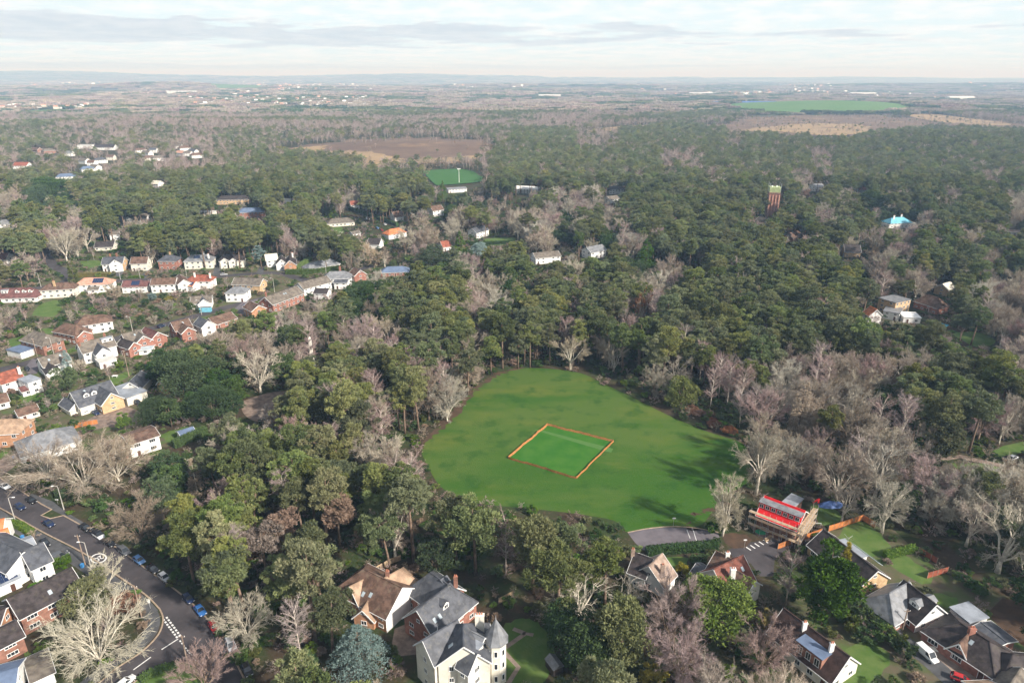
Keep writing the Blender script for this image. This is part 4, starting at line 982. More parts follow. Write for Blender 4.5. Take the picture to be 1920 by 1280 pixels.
r, b = house('white_detached_house', 'tall white house with grey roof, long rear dormer and dark front gable roof', 'the tall white dormered house',
    [B((146, 644), (208, 629), 8.8, 5.4, 8.5, 'gable', 'white', 'greytile'), B((178, 638), (192, 652), 7.6, 5.0, 6, 'gable', 'white', 'slate'), B((182, 676), (214, 668), 3.2, 3.0, 6, 'flat', 'white', 'greywall')], chimneys=[(195, 626, 10), (147, 640, 10)])
dormer(r, b[0], 0.32, 0.5, 4.5, 1.6, 'flat', 'leadgrey', 'white')
r, b = house('brick_house', 'brick house with tall grey hipped roof and white bay windows', 'the grey-hipped brick house', [B((63, 620), (86, 626), 8.6, 5.2, 9.5, 'hip', 'brick', 'greytile'), B((24, 650), (50, 656), 3.4, 3.0, 6, 'flat', 'white', 'bluegrey', win=0)])
r, b = house('brick_house', 'brick house with brown hipped roof and timbered gable beside a green hedge', 'the brown-hipped brick house', [B((122, 605), (143, 609), 8.2, 5.0, 9, 'hip', 'brick', 'browntile'), B((143, 614), (156, 620), 6.2, 4.2, 6, 'gable', 'redbrick', 'browntile')])
r, b = house('white_hipped_house', 'broad white house with dark hipped roof above the brown-hipped brick house', 'the broad white hipped house', [B((156, 594), (190, 589), 8.0, 5.2, 9.5, 'hip', 'white', 'browntile')])
r, b = house('red_brick_house', 'red brick house with several white-edged gables beside a glass conservatory', 'the many-gabled red brick house',
    [B((229, 626), (262, 618), 8.4, 5.2, 8.5, 'gable', 'redbrick', 'greytile'), B((256, 618), (268, 629), 8.0, 5.2, 7, 'gable', 'redbrick', 'greytile'), B((228, 634), (250, 641), 6.8, 4.6, 5.5, 'gable', 'redbrick', 'darktile'),
     B((272, 613), (295, 622), 8.0, 5.0, 8, 'gable', 'redbrick', 'maroontile'), B((262, 650), (286, 648), 3.0, 2.4, 6, 'gable', 'white', 'glassroof')])
skylight(r, b[0], .1, .4)
r, b = house('red_brick_house', 'red brick house with brown roof and a white gable at its right end', 'the white-ended red brick house',
    [B((321, 604), (352, 597), 8.2, 5.0, 8.5, 'gable', 'redbrick', 'browntile'), B((340, 604), (352, 613), 7.2, 4.8, 6.5, 'gable', 'redbrick', 'browntile'), B((374, 594), (389, 601), 7.6, 5.0, 7, 'gable', 'white', 'slate')])
skylight(r, b[0], .1, .35)
r, b = house('brick_bungalow', 'low brick bungalow with brown roof along the estate street', 'the low brick bungalow on the street', [B((392, 596), (432, 584), 5.6, 3.0, 9, 'gable', 'redbrick', 'browntile')])
r, b = house('grey_roofed_house', 'long house with pale grey roof, red brick gables and a brick chimney', 'the long grey house with brick gables',
    [B((497, 557), (556, 536), 8.4, 5.0, 10, 'gable', 'redbrick', 'greytile'), B((468, 564), (484, 572), 7.0, 4.6, 8, 'gable', 'orangebrick', 'browntile')], chimneys=[(498, 549, 9.8, dict(m='redbrick'))])
skylight(r, b[0], 0.0, .35); skylight(r, b[0], .06, .35)
r, b = house('rambling_white_house', 'rambling white house with pale grey slate roof and terracotta chimney', 'the rambling white slate house',
    [B((560, 530), (612, 517), 7.2, 4.4, 9, 'gable', 'white', 'greytile'), B((618, 509), (646, 508), 8.2, 5.0, 9, 'hip', 'white', 'lightslate'), B((592, 540), (616, 541), 6.2, 4.4, 7, 'gable', 'white', 'darktile'),
     B((628, 524), (652, 524), 5.2, 4.2, 6, 'gable', 'white', 'slate')], chimneys=[(637, 500, 10, dict(m='redbrick', w=1.2))])
house('brick_cottage', 'brick cottage with brown roof and gable beside the dark evergreen trees', 'the brick cottage by the evergreens', [B((664, 501), (675, 506), 7.6, 4.6, 8, 'gable', 'redbrick', 'browntile')])
# middle row
r, b = house('maroon_roofed_house', 'white house with maroon roof and three white gabled dormers in a row', 'the maroon-roofed house with three dormers', [B((-14, 541), (58, 539), 7.2, 3.0, 9.5, 'hipB', 'white', 'maroontile')])
for x in (0.18, 0.36, 0.52): dormer(r, b[0], x, 0.52, 2.2, 1.7, 'gable', 'maroontile', 'white')
dormer(r, b[0], -0.15, 0.55, 3.4, 1.7, 'flat', 'leadgrey', 'white')
r, b = house('cream_house', 'cream house with brown hipped roof and tall brick chimney', 'the cream hipped house', [B((92, 531), (128, 529), 7.8, 5.2, 9, 'hip', 'cream', 'browntile')], chimneys=[(100, 527, 9.6, dict(m='tanbrick', w=1.2))])
r, b = house('pink_roofed_house', 'white house with salmon tiled roof carrying a block of solar panels', 'the salmon-roofed solar house', [B((158, 521), (196, 520), 7.8, 5.0, 9, 'hip', 'white', 'pinktile'), B((166, 538), (186, 537), 3.6, 2.6, 5, 'gable', 'white', 'greytile')])
solar(r, b[0], -0.02, 0.5, 0.12, 0.82, 5, 3)
r, b = house('low_white_house', 'low white house with dark roof and solar panels between two larger white houses', 'the low white solar house', [B((232, 526), (264, 525), 6.6, 4.0, 9, 'hipB', 'white', 'maroontile')])
solar(r, b[0], 0.0, 0.48, 0.1, 0.8, 4, 3)
r, b = house('long_white_house', 'long white house with straight brown roof and dark glazed ground floor', 'the long white house', [B((285, 522), (330, 520), 7.8, 5.2, 9, 'gable', 'white', 'browntile'), B((336, 514), (344, 524), 7.6, 5.2, 7, 'gable', 'white', 'browntile')])
r, b = house('red_roofed_house', 'white house with red hipped roof and tall white chimneys', 'the red-hipped white house', [B((364, 515), (386, 515), 7.6, 5.0, 9, 'hip', 'white', 'redtile'), B((354, 527), (366, 528), 5.4, 3.6, 6, 'gable', 'white', 'orangetile')],
    chimneys=[(364, 511, 9.4, dict(m='white')), (393, 512, 9.4, dict(m='white'))])
solar(r, b[1], -.45, .45, .1, .9, 3, 2)
r, b = house('tan_brick_house', 'long tan brick house with grey-brown roof and plain gable end', 'the tan brick house', [B((441, 520), (492, 522), 8.0, 5.2, 9, 'gable', 'tanbrick', 'greytile')])
r, b = house('square_white_house', 'square white house with grey pyramid roof', 'the square white pyramid-roofed house', [B((439, 537), (450, 537), 7.8, 5.4, 9, 'hip', 'white', 'lightslate')])
r, b = house('gabled_bungalow', 'brick and white bungalow with a glazed front gable', 'the glazed-gable bungalow', [B((358, 556), (396, 553), 6.2, 3.4, 8, 'gable', 'white', 'greytile'), B((378, 553), (381, 561), 5.8, 3.4, 6, 'gable', 'white', 'slate')])
# upper row
r, b = house('gabled_villa', 'white villa with grey roof and big white front gable', 'the white front-gabled villa', [B((194, 482), (232, 481), 8.8, 5.4, 8.5, 'gable', 'white', 'slate', ends=('white', 'tanbrick')), B((214, 481), (214, 487), 8.2, 5.4, 7, 'gable', 'white', 'slate')], chimneys=[(218, 476, 10.4), (206, 477, 10)])
r, b = house('pale_yellow_house', 'pale yellow house with plain brown roof next to the white front-gabled villa', 'the pale yellow house', [B((247, 482), (277, 481), 8.4, 5.2, 8.5, 'gable', 'cream', 'browntile')])
r, b = house('red_brick_villa', 'square red brick villa with slate pyramid roof and sash windows', 'the square red brick villa', [B((311, 478), (323, 478), 9.0, 6.2, 9, 'hip', 'redbrick', 'slate', rows=2)], chimneys=[(318, 473, 10.6, dict(m='tanbrick'))])
r, b = house('cream_villa', 'cream villa with slate hipped roof and a dark solar panel', 'the cream solar villa', [B((358, 478), (388, 477), 8.6, 5.6, 9, 'hip', 'cream', 'lightslate')], chimneys=[(381, 472, 10.4, dict(m='white')), (390, 476, 10, dict(m='white'))])
solar(r, b[0], -.3, .1, .15, .6, 3, 2)
r, b = house('twin_gabled_house', 'cream house with dark hipped roof and two white front gables', 'the twin-gabled cream house', [B((422, 477), (446, 476), 8.4, 5.2, 8.5, 'hip', 'cream', 'darktile'), B((420, 478), (420, 484), 7.0, 5.0, 5.5, 'gable', 'cream', 'darktile'), B((436, 478), (436, 484), 7.0, 5.0, 5.5, 'gable', 'cream', 'darktile')])
r, b = house('pale_roofed_house', 'white house with pale cream roof behind a feathery pine', 'the pale-roofed white house', [B((497, 477), (518, 475), 8.0, 4.8, 9, 'gable', 'white', 'paleroof')])
r, b = house('gabled_pair_house', 'house with one brown and one white gable beside a red car', 'the brown-and-white gabled house', [B((527, 478), (527, 486), 7.4, 4.2, 7, 'gable', 'white', 'darktile'), B((543, 478), (543, 488), 7.4, 4.2, 7.5, 'gable', 'orangebrick', 'darktile')], chimneys=[(548, 474, 9, dict(m='white'))])
r, b = house('white_bungalow', 'white bungalow with pale grey roof behind a long green hedge', 'the white bungalow behind the hedge', [B((582, 492), (620, 485), 5.8, 2.9, 9.5, 'hip', 'white', 'lightslate')])
# beyond the estate
MID = [('dark_roofed_bungalow', 'cream bungalow with dark roof and one white skylight strip among pines', 'the dark-roofed bungalow among pines', (180, 453), (214, 452), 6, 3, 9, 'gable', 'cream', 'darktile'),
 ('white_block_house', 'white two-storey house half hidden behind pine trunks', 'the white house behind pine trunks', (203, 434), (222, 432), 7, 5, 8, 'gable', 'white', 'greytile'),
 ('tan_school_house', 'wide tan brick house with dark hipped roof in the pine wood', 'the wide tan house in the pines', (415, 367), (458, 366), 8, 5, 11, 'hip', 'tanbrick', 'darktile'),
 ('blue_roofed_brick_house', 'red brick house with blue-grey hipped roof in the pine wood', 'the blue-roofed brick house in the pines', (455, 390), (485, 389), 9, 6, 10, 'hip', 'redbrick', 'bluegrey'),
 ('cream_flat_house', 'pale flat-roofed house left of the blue-roofed brick house', 'the pale flat-roofed house', (372, 396), (402, 396), 4, 3.6, 9, 'flat', 'cream', 'greywall'),
 ('hipped_cream_bungalow', 'cream bungalow with grey-brown hipped roof by a side street', 'the cream bungalow by the side street', (622, 410), (652, 408), 6, 3, 11, 'hip', 'cream', 'greytile'),
 ('white_garage', 'small white garage below the cream bungalow by the side street', 'the small white garage', (658, 434), (672, 432), 4, 2.6, 7, 'gable', 'white', 'greytile'),
 ('orange_roofed_villa', 'house with bright orange tiled roof beside parked cars', 'the bright orange roof', (730, 430), (748, 427), 7, 4, 9, 'hip', 'white', 'orangetile'),
 ('white_gable_cottage', 'dark-roofed cottage showing one white gable through bare trees', 'the dark cottage with white gable', (692, 446), (714, 447), 7, 3.6, 9, 'gable', 'white', 'darktile'),
 ('red_roofed_house', 'house with small red roof at the edge of the pine wood', 'the small red roof at the pine edge', (656, 377), (672, 376), 7.5, 4.6, 8, 'gable', 'white', 'redtile'),
 ('white_gabled_cottage', 'white gabled cottage with brown roof above the side street hedge', 'the white cottage above the side street', (735, 397), (752, 395), 8, 4, 9, 'gable', 'white', 'browntile'),
 ('white_bay_house', 'tall white house with brown roof standing among bare trees', 'the tall white house among bare trees', (806, 387), (826, 384), 9, 5.6, 9, 'gable', 'white', 'browntile'),
 ('white_slate_house', 'white house with blue slate roof and a golden conifer beside it', 'the white house beside the golden conifer', (885, 428), (908, 422), 8, 5, 9, 'gable', 'white', 'slate'),
 ('red_gabled_cottage', 'white cottage with red roof half hidden by a bare tree', 'the white cottage with red roof', (826, 452), (842, 450), 7, 3.4, 8, 'gable', 'white', 'redtile'),
 ('dark_bungalow', 'bungalow with dark navy roof below a spreading evergreen', 'the navy bungalow below the evergreen', (726, 500), (756, 499), 5.4, 3, 9, 'hip', 'redbrick', 'bluegrey'),
 ('pavilion', 'white sports pavilion with pale metal roof below the far pitch', 'the white sports pavilion', (968, 348), (1012, 350), 7, 4.6, 16, 'gable', 'white', 'paint'),
 ('clubhouse', 'low pale clubhouse at the foot of the far green pitch', 'the low pale clubhouse', (838, 352), (872, 350), 5, 3.8, 12, 'gable', 'white', 'lightslate'),
 ('white_dark_roofed_house', 'white house with dark hipped roof deep in the wood right of the pavilion', 'the dark-hipped white house in the wood', (1146, 349), (1164, 348), 8, 5, 10, 'hip', 'white', 'darktile'),
 ('grey_roofed_house', 'white house with grey roof just below the dark-hipped house in the wood', 'the grey house below the dark-hipped one', (1138, 368), (1156, 366), 7, 4.4, 9, 'gable', 'white', 'greytile'),
 ('white_terrace', 'long white house half hidden by bare trees in the middle distance', 'the long white half-hidden house', (1000, 474), (1046, 470), 7, 4.6, 10, 'gable', 'white', 'greytile'),
 ('pale_villa', 'pale villa with light grey roof beside a rounded pine', 'the pale villa beside a rounded pine', (1100, 463), (1128, 458), 8, 5, 10, 'gable', 'white', 'lightslate'),
 ('cream_cottage', 'cream cottage below the brick water tower', 'the cream cottage below the water tower', (1425, 405), (1440, 409), 7, 4, 8, 'gable', 'cream', 'greytile'),
 ('brown_cottage', 'cottage with pinkish brown roof right of the water tower', 'the pinkish roof right of the tower', (1478, 437), (1496, 432), 6.5, 3.4, 9, 'gable', 'brick', 'browntile'),
 ('brick_dark_house', 'tan brick house with broad dark roof standing alone in the wood', 'the lone dark-roofed brick house', (1583, 458), (1612, 459), 8, 4, 10, 'gable', 'tanbrick', 'darktile'),
 ('small_white_house', 'white house with orange roof peeping through pines left of the grey modern house', 'the white house peeping through pines', (1632, 574), (1644, 580), 8.5, 5.5, 7, 'gable', 'white', 'orangetile'),
 ('barn_roofed_house', 'red tile-hung house with barn-shaped roof right of the grey modern house', 'the red barn-roofed house', (1740, 552), (1760, 558), 8, 4, 9, 'hip', 'redbrick', 'browntile'),
 ('pebble_house', 'pale house behind bare trees above the barn-roofed house', 'the pale house behind bare trees', (1768, 532), (1782, 528), 7, 4, 8, 'gable', 'tanbrick', 'paleroof'),
 ('dark_garage', 'dark-roofed outbuilding at the right edge of the wood', 'the dark outbuilding at the right edge', (1890, 428), (1916, 430), 5, 3.4, 9, 'gable', 'white', 'darktile'),
 ('white_red_roof_house', 'white house with red and grey roof near the left edge in the distance', 'the far red-and-grey roof', (28, 304), (54, 304), 9, 5, 14, 'gable', 'white', 'redtile'),
 ('blue_roof_house', 'distant house with pale blue-grey roof between dark pines', 'the distant blue-grey roof', (112, 326), (132, 325), 7, 4, 11, 'hip', 'white', 'bluegrey'),
 ('flat_white_block', 'distant white flat-roofed building in the far left clearing', 'the distant white flat building', (148, 271), (174, 271), 7, 6.4, 14, 'flat', 'white', 'greywall'),
 ('black_terrace', 'distant long black-roofed terrace with white round gables', 'the distant black-roofed terrace', (178, 271), (216, 271), 9, 5, 14, 'gable', 'white', 'darktile'),
 ('red_house', 'small red-roofed house among trees right of the water tower', 'the small red house beyond the tower', (1608, 350), (1622, 350), 8, 5, 9, 'gable', 'white', 'redtile'),
 ('grey_house_far', 'pale house half hidden left of the small red-roofed house', 'the pale house beyond the tower', (1524, 345), (1540, 344), 7.5, 5, 10, 'gable', 'white', 'lightslate')]
for nm, lab, sh, A_, B_, zr, ze, W, rf, wl, tl in MID:
    house(nm, lab, sh, [B(A_, B_, zr, ze, W, rf, wl, tl)], hold=0.05)
# scattered roofs in the far left estate
FARH = [((158, 296), 'white', 'greytile'), ((172, 300), 'white', 'browntile'), ((187, 296), 'white', 'slate'), ((178, 308), 'white', 'greytile'), ((163, 312), 'white', 'bluegrey'), ((262, 278), 'white', 'browntile'),
        ((276, 282), 'white', 'greytile'), ((288, 277), 'white', 'slate'), ((280, 292), 'cream', 'browntile'), ((296, 292), 'white', 'greytile'), ((334, 270), 'white', 'greytile'), ((345, 274), 'white', 'browntile'),
        ((352, 283), 'white', 'greytile'), ((362, 279), 'white', 'slate'), ((368, 287), 'white', 'browntile'), ((340, 282), 'white', 'pinktile'), ((68, 276), 'brick', 'browntile'), ((90, 279), 'brick', 'greytile'), ((130, 283), 'white', 'lightslate'),
        ((208, 290), 'cream', 'browntile'), ((8, 412), 'white', 'lightslate'), ((10, 474), 'white', 'maroontile'), ((272, 400), 'white', 'greytile'), ((232, 405), 'white', 'slate'), ((540, 372), 'white', 'paleroof'), ((295, 338), 'white', 'paleroof')]
_o1 = 'first second third fourth fifth sixth seventh eighth ninth tenth eleventh twelfth thirteenth fourteenth fifteenth sixteenth seventeenth eighteenth nineteenth'.split()
ordn = list(_o1)
for _t, _tt in (('twenty', 'twentieth'), ('thirty', 'thirtieth'), ('forty', 'fortieth'), ('fifty', 'fiftieth'), ('sixty', 'sixtieth')): ordn += [_tt] + [_t + '-' + q for q in _o1[:9]]
TN = {'greytile': 'grey-brown', 'browntile': 'brown', 'slate': 'slate', 'bluegrey': 'blue-grey', 'pinktile': 'salmon', 'lightslate': 'pale grey', 'maroontile': 'maroon', 'paleroof': 'cream'}
for k, ((x, y), wl, tl) in enumerate(sorted(FARH)):
    house('distant_house', f'distant {"brick" if wl == "brick" else wl} house with {TN[tl]} roof, {ordn[k]} from the left among far small houses', f'the far house {ordn[k]} from the left',
          [B((x - 7, y), (x + 6, y - 1 + (k % 3)), 8, 5, 9, 'gable' if k % 3 else 'hip', wl, tl)], hold=0.1)
    HOUSES.pop()

# blue-roofed, modern and tower
r, b = house('turquoise_roofed_house', 'white house with turquoise roof and two white chimneys among woodland', 'the turquoise-roofed white house', [B((1672, 408), (1694, 407), 8, 4.4, 11, 'hip', 'white', 'blueroof'), B((1668, 416), (1706, 414), 4.6, 3, 9, 'hip', 'white', 'paleroof')],
    chimneys=[(1677, 404, 10, dict(m='white', w=1.3)), (1691, 402, 10, dict(m='white', w=1.3))], hold=0.02)
r, b = house('modern_house', 'modern grey-roofed house with white terraces above a swimming pool', 'the modern grey house', [B((1664, 562), (1692, 556), 7.6, 7.2, 10, 'flat', 'tanbrick', 'lightslate'), B((1660, 577), (1690, 582), 4.4, 4.0, 11, 'flat', 'white', 'lightslate'), B((1690, 588), (1722, 590), 3.4, 3.0, 9, 'flat', 'white', 'paint')], hold=0.02)
def water_tower():
    zt = 27.0; c = P(1453, 350, zt); base = np.array([c[0], c[1], 0]); rot = R(-12)
    t = thing('water_tower', 'tall red brick water tower with pilasters and pale green tank top', 'water tower', base)
    s = 9.5; mb = MB(); mb.box((0, 0, 10.5), (s, s, 21.6), 0, rot, top=0.93); mb.build('wall', 'redbrick', t)
    for k in range(4):
        for j in range(4):
            a = rot + k * math.pi / 2; q = (j - 1.5) * s * .28
            x, y = q, -s / 2 * 0.985
            MB().box((x * math.cos(a) - y * math.sin(a), x * math.sin(a) + y * math.cos(a), 10.2), (0.8, 0.7, 20), 0, a).build('pilaster', 'pinktile', t)
    MB().box((0, 0, 21.9), (s * 1.04, s * 1.04, 1.2), 0, rot).build('cornice', 'brownbrick', t)
    MB().box((0, 0, 24.6), (s, s, 4.6), 0, rot).build('tank', 'towergreen', t)
    for sx in (-1, 1):
        for sy in (-1, 1):
            x, y = sx * s * .49, sy * s * .49; x, y = x * math.cos(rot) - y * math.sin(rot), x * math.sin(rot) + y * math.cos(rot)
            MB().tube([(x, y, 21), (x, y, 30.5)], 0.16, 6).build('corner_post', 'metal', t)
    for sx in (-.25, .2): MB().box((sx * s, 0, 27.4), (1.2, 1.2, 1.2), 0, rot).build('vent', 'paint', t)
    occupy([(base[0] + i * 7, base[1] + j * 7) for i, j in ((-1, -1), (1, -1), (1, 1), (-1, 1))])
    q = [proj(base[0] + i * 5, base[1], z) for i, z in ((-1, 5), (1, 5), (1, 27), (-1, 27))]; keep_clear(q, base[1])
    HOUSES.append(('the brick water tower', 1452.0, 370.0))
water_tower()
def obelisk():
    p = P(587, 692); t = thing('memorial_obelisk', 'white stone obelisk memorial rising among the trees', 'obelisk', p)
    MB().box((0, 0, .6), (4, 4, 1.2)).build('plinth', 'stone', t); MB().box((0, 0, 2.4), (2.4, 2.4, 2.6), top=.92).build('pedestal', 'stone', t)
    MB().box((0, 0, 9.0), (1.7, 1.7, 11), top=.6).build('shaft', 'stone', t)
    MB().add([(-.5, -.5, 14.5), (.5, -.5, 14.5), (.5, .5, 14.5), (-.5, .5, 14.5), (0, 0, 15.5)], [(0, 1, 4), (1, 2, 4), (2, 3, 4), (3, 0, 4)]).build('tip', 'stone', t)
    keep_clear([proj(p[0] + i * 1.4, p[1], z) for i, z in ((-1, 4), (1, 4), (1, 15), (-1, 15))], p[1])
    HOUSES.append(('the white obelisk', 587.0, 672.0))
obelisk()
# ================================================================ vehicles
def car_meshes(kind, _c={}):
    if kind in _c: return _c[kind]
    L, W, H = {'hatch': (4.1, 1.78, 1.5), 'saloon': (4.6, 1.82, 1.45), 'suv': (4.6, 1.9, 1.72), 'van': (5.0, 1.95, 2.0)}[kind]
    h0, hb = 0.28, {'van': 1.05}.get(kind, 0.88)
    # lower body: cross sections along x
    secs = [(-L / 2, .52, .70, .86), (-L / 2 + .12, .34, hb - .06, .95), (-L * .30, h0, hb + .03, 1.0), (0, h0, hb + .05, 1.0), (L * .2, h0, hb + .02, 1.0), (L * .36, h0, hb - .1, .98), (L / 2 - .12, .32, hb - .22, .92), (L / 2, .46, .60, .80)]
    v, f = [], []; n = 8
    for x, z0, z1, k in secs:
        w = W / 2 * k
        v += [(x, -w * .93, z0), (x, -w, z0 + (z1 - z0) * .4), (x, -w * .97, z1 - .07), (x, -w * .86, z1), (x, w * .86, z1), (x, w * .97, z1 - .07), (x, w, z0 + (z1 - z0) * .4), (x, w * .93, z0)]
    for i in range(len(secs) - 1):
        for j in range(n): f.append((i * n + j, i * n + (j + 1) % n, (i + 1) * n + (j + 1) % n, (i + 1) * n + j))
    f += [tuple(range(n)), tuple(reversed(range(len(v) - n, len(v))))]
    body = mesh_from('body', v, f, 'carblack', smooth=True)
    xr, xf = {'hatch': (-L * .47, L * .22), 'saloon': (-L * .40, L * .20), 'suv': (-L * .48, L * .22), 'van': (-L * .49, L * .32)}[kind]
    tr, tf = {'hatch': (-L * .36, L * .04), 'saloon': (-L * .24, L * .02), 'suv': (-L * .42, L * .06), 'van': (-L * .48, L * .16)}[kind]
    wb, wt = W / 2 * .9, W / 2 * .70; zt = H - .06
    if kind == 'van': wt = W / 2 * .84
    cab = MB().add([(xr, -wb, hb), (xf, -wb, hb), (xf, wb, hb), (xr, wb, hb), (tr, -wt, zt), (tf, -wt, zt), (tf, wt, zt), (tr, wt, zt)],
                   [(4, 5, 6, 7), (0, 1, 5, 4), (1, 2, 6, 5), (2, 3, 7, 6), (3, 0, 4, 7)]).mesh('window', 'glass')
    rf = MB(); rf.add([(tr - .04, -wt - .03, zt), (tf + .04, -wt - .03, zt), (tf + .04, wt + .03, zt), (tr - .04, wt + .03, zt), (tr + .1, -wt + .12, H), (tf - .12, -wt + .12, H), (tf - .12, wt - .12, H), (tr + .1, wt - .12, H)],
           [(3, 2, 1, 0), (4, 5, 6, 7), (0, 1, 5, 4), (1, 2, 6, 5), (2, 3, 7, 6), (3, 0, 4, 7)])
    for s in (-1, 1):
        for (x0, x1) in ((xr, tr), (xf, tf)): rf.bar((x0, s * wb, hb), (x1, s * wt, zt), 0.09)
        if kind == 'van': rf.add([(xr - .02, s * (wb + .02), hb - .02), (L * .05, s * (wb + .02), hb - .02), (L * .02, s * (wt + .02), zt), (tr - .02, s * (wt + .02), zt)], [(0, 1, 2, 3)])
        else: rf.bar((L * -.1, s * (wb + .01), hb), (L * -.11, s * (wt + .01), zt), 0.08)
    if kind == 'van': rf.add([(xr - .03, -wb, hb), (xr - .03, wb, hb), (tr - .03, wt, zt), (tr - .03, -wt, zt)], [(0, 1, 2, 3)])
    roof = rf.mesh('roof', 'carblack')
    wh = MB().tube([(0, -.11, 0), (0, .11, 0)], .33, 14).mesh('wheel', 'tyre'); rim = MB().tube([(0, -.12, 0), (0, .12, 0)], .2, 10).mesh('rim', 'metal')
    hl = MB().box((0, 0, 0), (.12, .36, .14)).mesh('headlight', 'paint'); tl = MB().box((0, 0, 0), (.1, .3, .16)).mesh('tail_light', 'redplastic')
    _c[kind] = (body, cab, roof, wh, rim, hl, tl, L, W, hb); return _c[kind]
def car(kind, colour, p, q, label, roofc=None, name=None, group=None):
    """p: photo pixel of the car's middle on the ground; q: pixel towards which it points."""
    a, b = P(*p), P(*q); ang = math.atan2(b[1] - a[1], b[0] - a[0])
    body, cab, roof, wh, rim, hl, tl, L, W, hb = car_meshes(kind)
    t = thing(name or ('parked_van' if kind == 'van' else 'parked_car'), label, 'van' if kind == 'van' else 'car', (a[0], a[1], 0.02), ang, group)
    for nm, me, c in (('body', body, colour), ('window', cab, None), ('roof', roof, roofc or colour)):
        o = obj(nm, me, t)
        if c: o.material_slots[0].link = 'OBJECT'; o.material_slots[0].material = M(c)
    for sx in (-1, 1):
        for sy in (-1, 1):
            w = obj('wheel', wh, t, (sx * L * .31, sy * (W / 2 - .1), .33)); obj('rim', rim, w)
    for s in (-1, 1):
        obj('headlight', hl, t, (L / 2 - .14, s * W * .32, hb - .26)); obj('tail_light', tl, t, (-L / 2 + .08, s * W * .34, hb - .16))
    occupy([(a[0] + i, a[1] + j) for i, j in ((-2.5, -2.5), (2.5, -2.5), (2.5, 2.5), (-2.5, 2.5))])
    cx, cy_ = p; keep_clear([(cx - 10, cy_ - 12), (cx + 10, cy_ - 12), (cx + 10, cy_ + 6), (cx - 10, cy_ + 6)], a[1])
    return t
G_ = 'cars on and beside the road'
CARS = [('saloon', 'carwhite', (10, 914), (60, 940), 'white saloon at the far left end of the road'), ('hatch', 'carnavy', (39, 953), (80, 978), 'dark blue hatchback driving on the road below the bare hedge trees'),
 ('hatch', 'carblack', (60, 941), (100, 966), 'black car parked in the bay before the kerb build-out'), ('saloon', 'carnavy', (92, 984), (135, 1010), 'dark navy car driving past the kerb build-out'),
 ('hatch', 'carblack', (161, 992), (205, 1020), 'black car at the head of the parked row, before the white car'), ('suv', 'carwhite', (186, 1006), (230, 1036), 'white car with black roof panel in the parked row'),
 ('hatch', 'carblack', (207, 1021), (250, 1050), 'black hatchback parked between the white car and the grey off-roader'), ('suv', 'cargrey', (234, 1036), (275, 1066), 'dark grey off-roader in the parked row'),
 ('hatch', 'carpaleblue', (262, 1053), (300, 1082), 'light blue hatchback in the parked row'), ('saloon', 'carblack', (287, 1069), (330, 1102), 'black saloon parked just below the light blue hatchback'),
 ('hatch', 'carsilver', (309, 1085), (350, 1117), 'silver hatchback parked half under bare branches'), ('hatch', 'carnavy', (354, 1125), (385, 1158), 'navy car parked under overhanging trees on the bend'),
 ('saloon', 'carblue', (376, 1147), (402, 1180), 'bright blue car parked on the bend above the red car'), ('hatch', 'carred', (402, 1178), (424, 1212), 'red car parked on the bend between the blue and silver cars'),
 ('suv', 'carsilver', (434, 1213), (450, 1250), 'silver estate car parked under bare branches below the red car'), ('hatch', 'carblack', (464, 1259), (482, 1300), 'black car near the bottom edge on the main road'),
 ('hatch', 'carwhite', (237, 1282), (262, 1262), 'white car on the side road cut by the bottom edge'), ('van', 'cargrey', (111, 1047), (134, 1036), 'dark grey van on the drive of the white house'),
 ('hatch', 'carblack', (86, 1021), (96, 1034), 'black car on the drive behind the dark grey van'),
 ('saloon', 'carnavy', (180, 776), (196, 786), 'dark blue car parked below the cream chalet house, left of two'), ('saloon', 'carblack', (195, 770), (211, 780), 'black car parked below the cream chalet house, right of two'),
 ('suv', 'carblack', (258, 757), (276, 764), 'black off-roader beside the red trailer on the gravel drive'), ('hatch', 'carblack', (52, 694), (60, 702), 'black car on the grey driveway beside the white gabled house'),
 ('hatch', 'carred', (522, 503), (522, 520), 'red car parked before the brown-and-white gabled house'), ('saloon', 'carsilver', (420, 516), (460, 513), 'silver car parked on the estate street beside the cream houses'),
 ('suv', 'carnavy', (303, 613), (320, 606), 'dark car on the street between the red brick houses'), ('hatch', 'carblue', (462, 575), (480, 566), 'blue car on the grey drive of the brick bungalow'),
 ('van', 'carwhite', (1737, 1230), (1762, 1252), 'white van parked on the lane beside the paved forecourt'), ('hatch', 'carred', (1801, 1276), (1825, 1285), 'red car on the forecourt by the bottom right edge'),
 ('van', 'carwhite', (690, 412), (715, 421), 'white van parked on the side street beside the hedge'), ('saloon', 'carwhite', (722, 422), (745, 432), 'white car parked on the side street above the orange roof'),
 ('hatch', 'carpaleblue', (708, 429), (728, 437), 'pale blue car beside the bright orange roof'), ('hatch', 'carred', (716, 433), (736, 441), 'red car just left of the bright orange roof'),
 ('hatch', 'carwhite', (1899, 860), (1920, 852), 'white car beside the small lawn at the right edge'), ('hatch', 'carblack', (1888, 862), (1908, 852), 'black car by the path left of the white car at the right edge')]
for k_, c_, p_, q_, l_ in CARS: car(k_, c_, p_, q_, l_, roofc='carblack' if 'roof panel' in l_ else None, group=G_)

